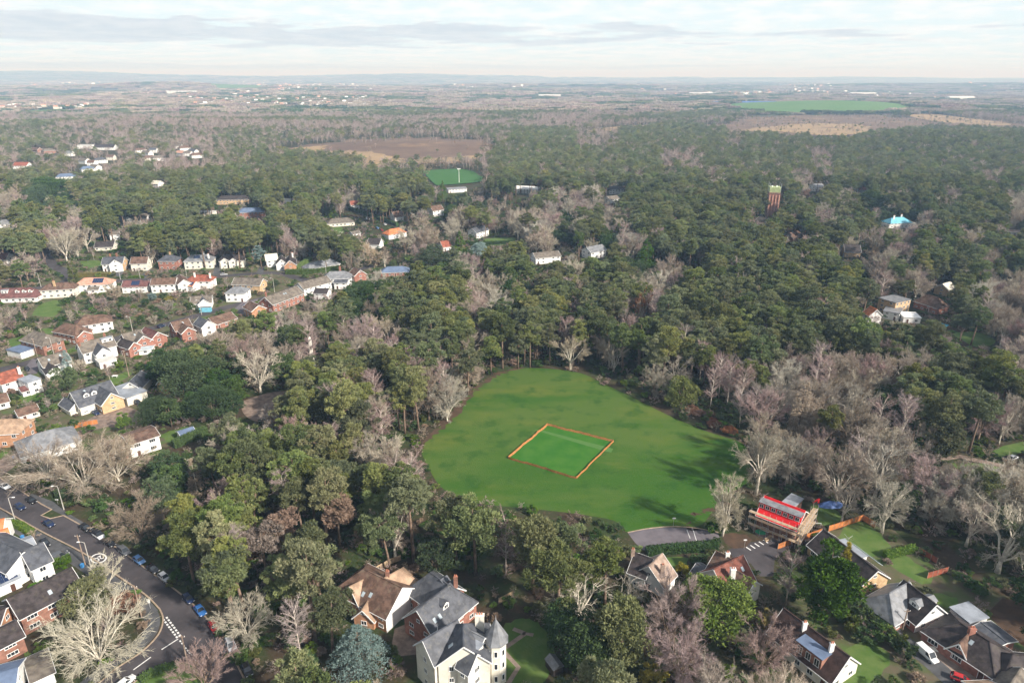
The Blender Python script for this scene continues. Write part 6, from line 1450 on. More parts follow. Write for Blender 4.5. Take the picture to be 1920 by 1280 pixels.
def cedar(H=14., R_=6., mc='blueleaf', tiers=11):
    tk = MB().tube([(0, 0, -.3), (0, 0, H * .95)], [H * .028, .05], 7); C = []; rad = []
    for i in range(tiers):
        t = (i + .5) / tiers; z = H * (.14 + .82 * t); r = R_ * (1 - t) ** .7; m = max(4, int(13 * (1 - t)) + 3)
        for j in range(m):
            a = 2 * math.pi * (j + rng.random() * .7) / m + i; e = np.array([r * math.cos(a), r * math.sin(a), z - r * .06]); tk.tube([(0, 0, z - .3), e], [.1, .03], 3, cap=False)
            for s in (.45, .75, 1.0): C.append(np.array([e[0] * s, e[1] * s, z + rng.normal(0, .12)])); rad.append(.55 + .65 * (1 - t))
    return Shape(tk, clumps(np.array(C), np.array(rad), .35, 34, .42, .2), 'bark', mc, H, R_, H * .5, H * .5)
def shrub(H=2.6, R_=1.9, mc='brightleaf', n=14, per=48):
    return evergreen(H, R_, n, per, mc, low=.02)
def twigshrub(H=2.4, R_=1.9, mc='twig'):
    return bare(H, R_, 'bark', mc, 6, 5, 5, 9, .04, .9, tww=.05)

SH = {
 'pine': [pine(rng.uniform(18, 23.5), rng.uniform(4.9, 7.0), int(rng.integers(52, 72)), 135, depth=rng.uniform(.46, .66)) for _ in range(7)] + [pine(21, 4.6, 74, 110, depth=.74) for _ in range(2)],
 'bare': [bare(rng.uniform(14.5, 18.5), rng.uniform(6.4, 8.4), limbs=10, ter=9, tw=19, tww=.05, thick=1.1, mt=('paleoak' if q_ % 2 else 'bark'), mc=('twig', 'paletwig', 'twig', 'twig', 'birchtwig')[q_]) for q_ in range(5)] + [bare(15, 6.0, spread=.78, ter=9, tw=18, tww=.05, thick=1.1, mt='paleoak'), bare(12.5, 7, limbs=11, ter=9, tw=18, tww=.05, forkz=.12, mc='paletwig', thick=1.1)],
 'birch': [birch(rng.uniform(15, 18.5), rng.uniform(3.2, 4.2)) for _ in range(5)],
 'dark': [evergreen(rng.uniform(9.5, 13), rng.uniform(4.2, 5.6)) for _ in range(4)],
 'shrub': [shrub(mc=m, H=h, R_=r) for m, h, r in (('brightleaf', 2.6, 1.9), ('darkleaf', 3.2, 2.1), ('oliveleaf', 2.2, 2.0), ('brownleaf', 2.2, 1.9), ('hedgeleaf', 2.8, 1.7))] + [twigshrub(), twigshrub(2.8, 2.0, 'birchtwig')],
}
KIND_WORD = {'pine': 'pine', 'bare': 'bare tree', 'birch': 'birch', 'dark': 'evergreen', 'shrub': 'shrub'}
OBJ_NAME = {'pine': 'pine_tree', 'bare': 'bare_tree', 'birch': 'birch_tree', 'dark': 'evergreen_tree', 'shrub': 'garden_shrub'}
CATN = {'pine': 'tree', 'bare': 'tree', 'birch': 'tree', 'dark': 'tree', 'shrub': 'shrub'}

def place(s, name, label, catg, loc, rz, sc, scz=None, group=None, parts=True):
    if parts:
        t = thing(name, label, catg, loc, rz, group); obj('trunk', s.trunk, t); obj('crown', s.crown, t)
    else:
        t = tag(obj(name, s.both, None, loc, rz), label, catg, group)
    t.scale = (sc, sc, scz or sc); return t
HERO = []      # (x, y, radius)
def hero(s, px, label, name=None, catg='tree', H=None, R_=None, rz=None, at='crown'):
    """A tree singled out in the photograph; px is its crown's middle (or its foot) in pixels."""
    kz = (H / s.H) if H else 1.0; kr = (R_ / s.R) if R_ else kz
    p = P(px[0], px[1], s.zc * kz if at == 'crown' else 0); p[2] = 0
    t = thing(name, label, catg, p, rz if rz is not None else rng.uniform(0, 6.28)); obj('trunk', s.trunk, t); obj('crown', s.crown, t); t.scale = (kr, kr, kz)
    HERO.append((p[0], p[1], s.R * kr))
    cx, cy_ = proj(p[0], p[1], s.zc * kz); rx = s.R * kr * FPX / p[1] * max(.62, min(1.1, 3.6 / (s.R * kr))); q = proj(p[0], p[1], s.zc * kz + s.rz * kz * .6); ry = abs(q[1] - cy_)
    keep_clear([(cx - rx, cy_ - ry), (cx + rx, cy_ - ry), (cx + rx, cy_ + ry), (cx - rx, cy_ + ry)], p[1])
    return t
h = hero
big = evergreen(17, 9.5, 150, 110, 'darkleaf', low=.03); bigb = evergreen(16, 8, 120, 100, 'oliveleaf', low=.03)
h(big, (345, 700), 'great dark green evergreen spreading over the stone outbuilding', 'great_evergreen', H=21, R_=12.5)
h(big, (395, 755), 'dark evergreen crown below and right of the great evergreen', 'great_evergreen', H=15, R_=8)
h(big, (290, 770), 'dark evergreen crown leaning over the gravel drive', 'great_evergreen', H=12, R_=6)
h(evergreen(13, 4.6, 100, 110, 'hedgeleaf'), (1553, 1100), 'big dense green conifer at the corner of the black-roofed bungalow', 'dense_conifer', H=20, R_=6.8)
h(cone(11, 2.0, 'goldleaf', 70, 60), (1583, 1062), 'golden conifer beside the dense green conifer', 'golden_conifer', H=13, R_=2.2)
h(cedar(), (672, 1215), 'silver-blue cedar left of the turreted villa', 'blue_cedar', H=13, R_=6.5)
h(evergreen(14, 6.5, 110, 110, 'brightleaf', low=.3), (1345, 1130), 'bright green rounded pine below the red-brown roofed cottage', 'rounded_pine', H=15, R_=8.5)
pop = cone(18, 2.8, 'tantwig', 120, 55, .35); h(pop, (1500, 782), 'tall narrow tan poplar with brown twigs', 'poplar_tree', H=23, R_=3.4)
h(bare(17, 8, 'paleoak', 'paletwig', 8, 8, 7, 8, .2, .95, tww=.07, thick=1.5, wiggle=.24), (1650, 885), 'pale twisted oak with bright bare limbs beside the evergreen thicket', 'twisted_oak', H=17, R_=8)
h(bare(17, 8, 'paleoak', 'paletwig', 11, 9, 9, 16, .34, .9, tww=.05, thick=1.15, wiggle=.16), (1428, 858), 'big pale bare tree at the right corner of the field', 'oak_tree', H=20, R_=7.0)
h(bare(17, 7, 'paleoak', 'paletwig', 11, 9, 9, 18, .15, .9, tww=.05, thick=1.0), (1362, 946), 'pale bare tree between the field and the building site', 'bare_tree', H=18, R_=6.0)
fan = bare(12, 9, 'paleoak', 'paletwig', 13, 9, 7, 10, .08, 1.0, tww=.06, thick=1.1, wiggle=.08)
h(fan, (178, 1200), 'wide spreading bare tree with fanned green-grey branches by the junction', 'spreading_tree', H=12, R_=11)
h(bare(10, 5.5, 'paleoak', 'paletwig', 10, 8, 7, 10, .12, .95, thick=1.1), (190, 1085), 'pale bare tree beside the road at the painted roundel', 'roadside_tree', H=10, R_=5.5)
h(evergreen(8, 5, 60, 90, 'oliveleaf'), (160, 1120), 'olive green bushy tree in front of the long brick house', 'bushy_tree', H=9.5, R_=6)
h(evergreen(4, 3, 30, 70, 'rustleaf'), (233, 1130), 'rust-brown hedge bush at the road corner', 'rust_bush', 'shrub', H=3.6, R_=3.6)
fan2 = bare(13, 10, 'paleoak', 'twig', 12, 10, 8, 11, .1, 1.0, tww=.062, thick=1.1, wiggle=.1)
h(fan2, (150, 880), 'huge spreading bare tree at the left end of the road', 'spreading_tree', H=14, R_=13)
h(fan2, (80, 870), 'spreading bare tree hiding the grey hipped house', 'spreading_tree', H=12, R_=10, rz=2.0)
h(fan2, (215, 865), 'spreading bare tree below the flat brown-roofed house', 'spreading_tree', H=13, R_=9, rz=4.0)
h(bare(12, 7, 'bark', 'twig', 12, 10, 8, 12, .08, 1.0), (255, 975), 'rounded bare tree beside the parked cars', 'bare_tree', H=12, R_=7.5)
h(bare(9, 6, 'bark', 'birchtwig', 11, 9, 8, 12, .06, 1.0), (380, 1268), 'pinkish bare bushy tree at the junction by the bottom edge', 'bare_tree', H=9, R_=6.5)
h(bare(9, 6, 'paleoak', 'paletwig', 11, 9, 7, 14, .06, 1.0), (462, 1165), 'pale bare tree leaning over the parked red car', 'bare_tree', H=10, R_=6)
h(bare(17, 8, 'paleoak', 'paletwig', 9, 9, 7, 10, .16, .95, thick=1.2), (482, 690), 'large pale bare tree right of the great dark evergreen', 'oak_tree', H=19, R_=9)
h(bare(16, 8, 'paleoak', 'paletwig', 9, 9, 7, 10, .16, .95), (118, 458), 'big pale domed bare tree at the bend of the upper street', 'domed_tree', H=21, R_=10)
tp_ = pine(22, 4.6, 40, 110, .02, .3)
h(tp_, (431, 868), 'tall pine with long bare trunk beside a pale dead conifer', 'tall_pine', H=23, R_=5.2)
h(cone(11, 2.2, 'tantwig', 60, 30, 1.1, 'paleoak'), (366, 902), 'pale dead conifer with bleached branches', 'dead_conifer', H=13, R_=2.6)
h(cone(8, 1.6, 'goldleaf', 40, 60), (284, 945), 'small yellow-green conifer among roadside bare trees', 'yellow_conifer', H=9, R_=1.9)
h(evergreen(10, 5, 60, 100, 'darkleaf'), (325, 893), 'glossy dark round evergreen left of the pale dead conifer', 'round_evergreen', H=10, R_=5.2)
h(pine(24, 6, 60, 120, .02, .4), (768, 925), 'large flat-topped pine with a clear trunk behind the tan-roofed house', 'tall_pine', H=27, R_=6.6)
h(evergreen(8, 4, 50, 90, 'brightleaf'), (232, 790), 'bright green egg-shaped conifer on the gravel drive', 'egg_conifer', H=7.5, R_=2.9)
h(cone(9, 2.2, 'hedgeleaf', 60, 60, .8), (98, 735), 'green conical tree in the garden left of the cream chalet', 'garden_conifer', H=8, R_=2.6)
h(evergreen(9, 5, 60, 90, 'darkleaf'), (122, 710), 'dark bushy evergreen in the garden behind the cream chalet', 'garden_evergreen', H=10, R_=5.5)
h(cone(10, 3, 'blueleaf', 60, 50, .9), (127, 683), 'pale silver-green conifer beside the white house with long brown roof', 'silver_conifer', H=11, R_=2.8)
h(cone(12, 2.8, 'oliveleaf', 80, 70, .25), (137, 514), 'olive columnar conifer at the upper street bend', 'columnar_conifer', H=13, R_=2.8)
h(bare(12, 5, 'bark', 'tantwig', 9, 8, 7, 13, .1, .95, tww=.08), (213, 548), 'orange-tan willow in front of the salmon-roofed solar house', 'tan_willow', H=11, R_=5)
h(evergreen(4, 3, 26, 70, 'goldleaf'), (320, 560), 'bright yellow flowering shrub below the long white house', 'yellow_shrub', 'shrub', H=3.2, R_=3.6)
h(evergreen(5, 3, 30, 70, 'blueleaf'), (285, 556), 'pale grey-green bush left of the bright yellow shrub', 'pale_bush', 'shrub', H=5, R_=2.8)
h(pine(15, 4, 44, 80, .03, .7, 'blueleaf'), (487, 475), 'feathery grey-green pine in front of the pale-roofed white house', 'feathery_pine', H=17, R_=4.6)
h(bare(15, 6, 'paleoak', 'rustleaf', 9, 8, 7, 12, .12, .9, tww=.1), (1206, 575), 'rust-red tree standing out among dark pines', 'rust_tree', H=17, R_=5.5)
h(bare(14, 6, 'bark', 'rustleaf', 9, 8, 7, 12, .12, .9, tww=.1), (1512, 366), 'orange-brown tree beyond the water tower', 'rust_tree', H=13, R_=6.5)
h(bare(12, 5, 'bark', 'tantwig', 9, 8, 7, 13, .1, .95, tww=.1), (1637, 475), 'orange-tan bare tree right of the lone dark-roofed brick house', 'tan_tree', H=11, R_=5)
h(big, (1635, 380), 'broad dark cedar left of the turquoise-roofed house', 'broad_cedar', H=24, R_=13)
h(big, (95, 352), 'great dark evergreen clump near the left edge in the distance', 'far_evergreen', H=24, R_=19)
h(big, (70, 365), 'second great dark evergreen left of the far evergreen clump', 'far_evergreen', H=20, R_=14, rz=1.0)
h(cone(14, 3, 'hedgeleaf', 90, 60, .8), (612, 388), 'left one of two tall green cypresses in the pine wood', 'cypress', H=20, R_=3.6)
h(cone(14, 3, 'hedgeleaf', 90, 60, .8), (623, 392), 'right one of two tall green cypresses in the pine wood', 'cypress', H=18, R_=3.2)
h(cone(16, 4, 'hedgeleaf', 90, 60, .8), (830, 364), 'broad green cypress standing left of the clubhouse', 'cypress', H=22, R_=6)
h(cone(14, 3, 'oliveleaf', 90, 60, .7), (784, 362), 'tall pale olive conifer left of the broad green cypress', 'cypress', H=20, R_=4.5)
h(cone(9, 2, 'goldleaf', 50, 60, .6), (914, 431), 'golden conifer beside the white slate-roofed house in the wood', 'golden_conifer', H=10, R_=1.8)
h(cone(16, 5, 'brightleaf', 110, 70, .7), (1212, 480), 'big bright green cone-shaped conifer in the woodland garden', 'green_conifer', H=20, R_=7)
h(cone(14, 3, 'hedgeleaf', 80, 60, .8), (862, 455), 'green conical conifer left of the grey-green domed tree', 'green_conifer', H=15, R_=4.4)
h(evergreen(12, 6, 80, 90, 'blueleaf'), (898, 470), 'grey-green domed tree below the dark hedge', 'domed_tree', H=13, R_=6.5)
h(bare(17, 9, 'bark', 'paletwig', 9, 9, 7, 11, .2, .95), (760, 452), 'large pale bare tree above the navy bungalow', 'bare_tree', H=19, R_=9)
h(bare(16, 9, 'bark', 'tantwig', 11, 9, 8, 11, .12, 1.0), (700, 480), 'broad tan bare tree left of the navy bungalow', 'bare_tree', H=15, R_=9.5)
h(evergreen(15, 9, 110, 90, 'darkleaf'), (810, 482), 'wide dark evergreen right of the navy bungalow', 'wide_evergreen', H=16, R_=10)
h(evergreen(12, 4.5, 70, 90, 'oliveleaf'), (1772, 822), 'olive green dense conifer beside the path at the right', 'olive_conifer', H=17, R_=5.6)
h(evergreen(9, 6, 70, 90, 'oliveleaf', low=.02), (1280, 735), 'yellow-green drooping tree at the right edge of the field', 'drooping_tree', H=13, R_=6.5)
h(bare(15, 6, 'paleoak', 'twig', 9, 8, 7, 11, .15, .95), (1268, 688), 'pale bare tree above the yellow-green drooping tree', 'bare_tree', H=15, R_=6.5)
h(bare(15, 7, 'paleoak', 'twig', 9, 8, 7, 11, .12, 1.0), (1150, 665), 'tan bare oak at the top right edge of the field', 'oak_tree', H=15, R_=6)
h(evergreen(4, 3, 30, 70, 'brightleaf'), (1205, 695), 'bright green bush in the shade at the top right of the field', 'green_bush', 'shrub', H=5, R_=3.4)
h(bare(14, 7, 'paleoak', 'paletwig', 11, 9, 7, 12, .08, 1.0), (838, 755), 'pale grey bare tree leaning over the left edge of the field', 'bare_tree', H=14, R_=6.5)
h(birch(16, 5, 'birchtwig', 'birchbark'), (715, 800), 'white-stemmed bare birch in the gap left of the field', 'white_birch', H=15, R_=5)
h(bare(15, 7, 'paleoak', 'paletwig', 8, 8, 6, 8, .15, 1.0, thick=1.4, wiggle=.25), (1080, 1120), 'twisted pale oak left of the bright rounded pine', 'twisted_oak', H=14, R_=7)
h(bare(15, 7, 'paleoak', 'paletwig', 8, 8, 6, 8, .15, 1.0, thick=1.3, wiggle=.25), (1175, 1110), 'small twisted pale tree below the white cottage', 'twisted_tree', H=10, R_=4.5)
h(bare(17, 8, 'paleoak', 'paletwig', 8, 8, 7, 9, .18, 1.0, thick=1.4, wiggle=.2), (1890, 1010), 'great pale bare oak at the right edge above the gardens', 'oak_tree', H=18, R_=9)
h(cone(4, 1.4, 'goldleaf', 30, 50, .6), (1279, 1068), 'bright yellow-green bush between the two cottages', 'yellow_bush', 'shrub', H=4, R_=1.8)
h(evergreen(4, 2.5, 30, 70, 'goldleaf'), (1440, 1165), 'yellow-green bush below the red-brown roofed cottage', 'yellow_bush', 'shrub', H=5, R_=2.6)
h(evergreen(4, 2.5, 30, 70, 'goldleaf'), (1225, 1268), 'yellow-green bush at the bottom edge right of the pines', 'yellow_bush', 'shrub', H=5, R_=3)

for k_, (x_, y_, s_i, c_) in enumerate([(1612, 1140, 0, 'green'), (1630, 1158, 4, 'dense green'), (1648, 1172, 1, 'dark green'), (1662, 1188, 0, 'bright green'), (1680, 1200, 2, 'olive'), (1694, 1218, 1, 'dark green'), (1585, 1150, 4, 'rounded green'), (1600, 1172, 2, 'olive'), (1622, 1188, 1, 'dark')]):
    s_ = SH['shrub'][s_i]; hero(s_, (x_, y_), f'{c_} shrub, {ordn[k_]} in the row along the lane to the white van', 'garden_shrub', 'shrub', H=rng.uniform(3.0, 4.6), R_=rng.uniform(2.4, 3.4))
for x_, y_, l_ in ((1300, 770, 'uppermost rust-brown bush in the shade right of the field'), (1335, 792, 'middle rust-brown bush in the shade right of the field'), (1368, 806, 'lowest rust-brown bush in the shade right of the field')):
    h(evergreen(3, 3, 30, 70, 'rustleaf'), (x_, y_), l_, 'rust_bush', 'shrub', H=rng.uniform(2.4, 3.4), R_=rng.uniform(2.6, 3.6))
h(evergreen(18, 5.5, 120, 100, 'oliveleaf', low=.05), (1165, 1190), 'tall olive conifer in the wood left of the pinkish bare trees at the bottom', 'olive_conifer', H=21, R_=6.2)
h(evergreen(13, 6, 90, 100, 'darkleaf'), (1105, 1215), 'dark ivy-clad evergreen left of the tall olive conifer at the bottom', 'ivy_tree', H=14, R_=6.5)
h(evergreen(13, 6, 90, 100, 'darkleaf'), (1062, 1180), 'dark evergreen beside the lawn right of the turreted villa', 'ivy_tree', H=13, R_=5.5)
bp_ = bare(16, 8, 'bark', 'birchtwig', 11, 9, 9, 18, .12, .95, tww=.05)
h(bp_, (1262, 1150), 'large pinkish bare tree below the white cottage by the car park', 'bare_tree', H=16, R_=7.5)
h(bp_, (1275, 1225), 'large pinkish bare tree near the bottom edge left of the rounded pine', 'bare_tree', H=15, R_=7, rz=2.1)
h(bp_, (1436, 1218), 'pinkish bare tree left of the cream-gabled brown house', 'bare_tree', H=13, R_=6, rz=4.0)
h(pine(21, 6.5, 70, 130, .02, .55), (1000, 1010), 'broad dark pine between the turreted villa and the field', 'broad_pine', H=23, R_=7.5)
h(pine(21, 6.5, 70, 130, .02, .6), (1050, 1065), 'broad pine right of the turreted villa with a full crown', 'broad_pine', H=22, R_=7.5)
h(pine(21, 6.5, 70, 130, .02, .7), (890, 985), 'tall full pine below the lower left edge of the field', 'broad_pine', H=24, R_=7.5)
dp = pine(17, 5, 50, 120, .03, .6, 'brownleaf', mt='bark')
for x_, y_, l_ in ((520, 985, 'brown-leaved dying pine left of the pines behind the parked cars'), (630, 958, 'reddish-brown dying pine above the tan-roofed house'), (490, 1015, 'pinkish brown clumpy tree below the dying pine'), (1010, 345, 'brown tree left of the white sports pavilion')):
    h(dp, (x_, y_), l_, 'dying_pine', H=rng.uniform(15, 19), R_=rng.uniform(4.5, 5.8))
# ================================================================ which kind grows where (40-pixel cells, from y = 240)
KMAP = """
mmmggbbmrrmm m.........mm ppp..ppppp.p pppppppppppp
bmmgggmrrrmm ppppp......p pppppppbbppp ppbppppppppp
mppppmpppppp pppppppp...p pppmpppppbpp pbmpppppppbp
bdddppppppgg pppmbppppdgg gmbbgppppppp gppmpddpbppb
mpmbppmppppp pppdgggbgbmg bbdmbmpppppm ppbmppgbpppb
ppbbgppppppp prpppbgbbdmg gbgmdbmppppp ppmpbbbppbpp
pbbbgggggggg ggpgbbgddbpp ppbgpddb.ppp pppggbdpppbp
gbgggggggggg ggggddppppbd dbppppbbpppp ppdpgbbgbpbb
gggggggggggg gbbpddpppprb ppppprrdpppp pppppggpppbb
brgggggggggp pdbpbbbppprp pprppbpppppp pppppgppgpbb
gggggggddddb bbrbbrrppppp pdpbbppppppp pppppppp..bb
gggggggddddb bpppppprbbb. ....bpbbrrrp brrbbbbbpppb
gggggggddddb .pppprppbb.. ......ubprrb bbrbbdpppppp
gggggggdddd. bppppbpbb... ........ubbb bbbbbrrpppbb
ggggggggg.pb bbbpbbbu.... .........ubb bbbbbbbbdb.g
gbbbbbpd.ppp pbpppbbp.... ...........b bbbbbbbbuuug
.bbbbbbd.bpb ppppppppp... ............ b.bbbbdbbbbb
..ubbbbbbpbp ppppppppppmb pp........bb ....udbbbbbb
....bbbpppbp pbbppppdpppp ppppb....bb. ....g.dbbbbb
......bppppb bbppdppudppp ppppbb...... bb....dbbbbb
........ppbp pppp.....ppp ppppp......b bbd....uddbb
........ubpp pppp......dp ppbbpbbbbppb bbdd....gddd
..........bp pppp......gg dbbbpbbbbppb bdddg......d
..........bp pppp......gg gbbbppbbbbpp b...gg......
...........p ppppppp..... .gdpppbbbppb b.......g...
........b... pppppppp.... .gdpppbbbpdb b...........
........b... pppppppp.... .gdpppbbbpdb b...........
""".strip().split('\n')
KMAP = [r_.replace(' ', '') for r_ in KMAP]
assert all(len(r_) == 48 for r_ in KMAP), [len(r_) for r_ in KMAP]
def cell(px, py):
    j = np.clip((px // 40).astype(int), 0, 47); i = np.clip(((py - 240) // 40).astype(int), 0, len(KMAP) - 1)
    return np.array([KMAP[a][b] for a, b in zip(i, j)])
MIX = {'p': ('pine', .90, 'bare', .05, 'birch', .05), 'b': ('bare', .82, 'birch', .07, 'dark', .05, 'pine', .06), 'r': ('birch', .8, 'bare', .15, 'pine', .05), 'd': ('dark', .75, 'pine', .15, 'bare', .1), 'm': ('pine', .45, 'bare', .42, 'birch', .13),
       'g': ('shrub', .52, 'bare', .20, 'dark', .10, 'birch', .05), 'u': ('shrub', .6, 'bare', .1), '.': ()}
def hides(px, py, rx, ry, dist):
    """Share of a crown's outline that would cover something the photograph shows clear."""
    n = np.zeros(len(px)); c = 0
    for a in np.linspace(-.85, .85, 7):
        for b in np.linspace(-.85, .85, 7):
            if a * a + b * b > 1: continue
            j = ((px + a * rx) / 4).astype(int); i = ((py + b * ry) / 4).astype(int); ok = (i >= 0) & (i < 330) & (j >= 0) & (j < 480)
            v = np.zeros(len(px)); v[ok] = clear[i[ok], j[ok]]; n += (v > dist + 2.5); c += 1
    return n / c
def candidates(ymin, ymax, sp):
    ys = np.arange(ymin, ymax, sp); out = []
    for k, y in enumerate(ys):
        hw = y * .86 + 30; x = np.arange(-hw, hw, sp) + (k % 2) * sp / 2; out.append(np.column_stack([x, np.full(len(x), y)]))
    p = np.concatenate(out); return p + rng.uniform(-.42, .42, p.shape) * sp
TREES = {k: [] for k in SH}
pts = candidates(88, 760, 6.7)
pts = pts[~occupied(pts[:, 0], pts[:, 1])]
for hx, hy, hr in HERO: pts = pts[(pts[:, 0] - hx) ** 2 + (pts[:, 1] - hy) ** 2 > (hr * .62) ** 2]
zc_guess = 11.0
px_, py_ = proj(pts[:, 0], pts[:, 1], zc_guess)
ok = (px_ > -90) & (px_ < 2010) & (py_ < 1400); pts, px_, py_ = pts[ok], px_[ok], py_[ok]
kk = cell(px_, py_)
kk2 = cell(*proj(pts[:, 0], pts[:, 1], 3.0))          # gardens: low planting follows the ground cell
for i in range(len(pts)):
    c = kk[i] if not (kk2[i] in 'g' and kk[i] in 'g.') else 'g'
    mix = MIX[c]
    if c in 'pd' and rng.random() < .08: continue
    if c in 'b' and rng.random() < .40: continue
    if c in 'r' and rng.random() < .2: continue
    u = rng.random(); kind = None
    for a, b_2 in zip(mix[::2], mix[1::2]):
        if u < b_2: kind = a; break
        u -= b_2
    if kind is None: continue
    si = int(rng.integers(len(SH[kind]))); s = SH[kind][si]
    g = c in 'gu'; sc = rng.uniform(.82, 1.14) * (.45 if g and kind in ('bare', 'birch', 'dark') else rng.uniform(.7, 1.2) if g else 1.0)
    TREES[kind].append((pts[i, 0], pts[i, 1], si, sc, rng.uniform(0, 6.28)))
for kind, L in TREES.items():
    a = np.array(L); s = [SH[kind][int(q)] for q in a[:, 2]]
    zc = np.array([t.zc for t in s]) * a[:, 3]; Rr = np.array([t.R for t in s]) * a[:, 3]; rz = np.array([t.rz for t in s]) * a[:, 3]
    cx, cy_ = proj(a[:, 0], a[:, 1], zc); dep = a[:, 1] * CP + (CAM_H - zc) * SP; rx = Rr * FPX / dep; ry = np.maximum(rz * .8, Rr * .55) * FPX / dep * .95
    hid = hides(cx, cy_, rx * 1.16, ry * 1.16, a[:, 1]); keep = hid < (.035 if kind != 'shrub' else .3)
    TREES[kind] = np.column_stack([a, cx, cy_, rx])[keep]
# landmarks by which single trees are told apart
LAND = HOUSES + [('the top edge of the cricket square', 1026, 797), ('the right corner of the cricket square', 1150, 828), ('the left corner of the cricket square', 953, 859), ('the top of the green field', 1000, 690), ('the left tip of the green field', 792, 846), ('the right tip of the green field', 1405, 860),
 ('the car park', 1250, 1010), ('the tan poplar', 1500, 782), ('the pale twisted oak', 1650, 885), ('the pale dead conifer', 366, 902), ('the painted speed roundel', 185, 1046), ('the red parked car', 402, 1174), ('the blue parked car', 375, 1143),
 ('the silver-blue cedar', 672, 1215), ('the bright rounded pine', 1345, 1130), ('the dense green conifer', 1555, 1100), ('the great dark evergreen', 345, 700), ('the rust-red tree', 1206, 575), ('the olive dense conifer', 1772, 822), ('the white-stemmed birch', 715, 800),
 ('the large pale bare tree', 482, 690), ('the walking person', 1869, 883), ('the swimming pool', 1765, 612), ('the flat-topped pine', 768, 925), ('the tall pine with bare trunk', 431, 868), ('the grey shed on the lawn', 1039, 1248), ('the yellow-green drooping tree', 1280, 735),
 ('the great oak at the right edge', 1890, 1010), ('the bottom edge at its middle', 960, 1280), ('the right edge at mid height', 1920, 700), ('the twisted oak', 1080, 1120), ('the light blue parked car', 261, 1049), ('the orange-fenced lawn', 1610, 1010), ('the woodland clearing', 510, 762),
 ('the wide dark evergreen', 810, 482), ('the grey-green domed tree', 898, 470), ('the bright green cone-shaped conifer', 1212, 480), ('the broad dark cedar', 1635, 380), ('the lower right corner', 1920, 1280)]
LAND += [('the red-roofed building yard', 1465, 960), ('the big pale tree at the field corner', 1430, 868), ('the yellow-green conifer by the roadside', 284, 945), ('the bare birch group right of the field', 1540, 690), ('the parked grey off-roader', 234, 1032), ('the pale domed tree at the upper bend', 118, 458), ('the great dark hedge corner', 385, 815), ('the right edge above the gardens', 1915, 940)]
LX = np.array([[l[1], l[2]] for l in LAND])
LOOK = {'pine': {0: 'round-crowned', 1: 'full-crowned', 2: 'broad', 3: 'clumpy', 4: 'green', 5: 'open-crowned', 6: 'leafy', 7: 'tall narrow', 8: 'narrow'}, 'bare': {}, 'birch': {}, 'dark': {}, 'shrub': {0: 'bright green', 1: 'dark green', 2: 'olive', 3: 'brown', 4: 'green', 5: 'bare twiggy', 6: 'reddish twiggy'}}
LEAD = {'pine': 'pine tree', 'bare': 'grey-brown bare tree', 'birch': 'reddish bare birch', 'dark': 'dark evergreen tree', 'shrub': 'shrub'}
ORD = ['nearest'] + [o_ + ' nearest' for o_ in ordn[1:]]
REST = {}
for kind, a in TREES.items():
    lim = {'pine': 300, 'bare': 300, 'birch': 180, 'dark': 130, 'shrub': 280}[kind]
    vis = (a[:, 5] > -a[:, 7]) & (a[:, 5] < 1920 + a[:, 7]) & (a[:, 6] < 1280 + a[:, 7]) & (a[:, 6] > 200)
    order = np.argsort(a[:, 1] + np.where(vis, 0, 1e5)); top = order[:lim]; top = top[vis[top]]; REST[kind] = a[np.setdiff1d(np.arange(len(a)), top)]
    near = np.argmin(((a[top, None, 5:7] - LX[None]) ** 2).sum(2), 1)
    for li in np.unique(near):
        grp = top[near == li]; d = ((a[grp, 5:7] - LX[li]) ** 2).sum(1)
        for r_, gi in enumerate(grp[np.argsort(d)]):
            x, y, si, sc, rot = a[gi, :5]; s = SH[kind][int(si)]
            look = LOOK[kind].get(int(si), ''); kw = {'pine': 'pine', 'bare': 'bare tree', 'birch': 'birch', 'dark': 'evergreen', 'shrub': 'shrub'}[kind]
            lab = f'{look} {LEAD[kind]}, {ORD[min(r_, len(ORD) - 1)]} {kw} to {LAND[li][0]}'.strip()
            lab = ' '.join(lab.split()[:16])
            place(s, OBJ_NAME[kind], lab, CATN[kind], (x, y, 0), rot, sc, sc * rng.uniform(.92, 1.1), {'pine': 'pine trees', 'bare': 'bare deciduous trees', 'birch': 'bare birches', 'dark': 'dark evergreens', 'shrub': 'garden shrubs'}[kind], parts=y < 420 and kind != 'shrub')

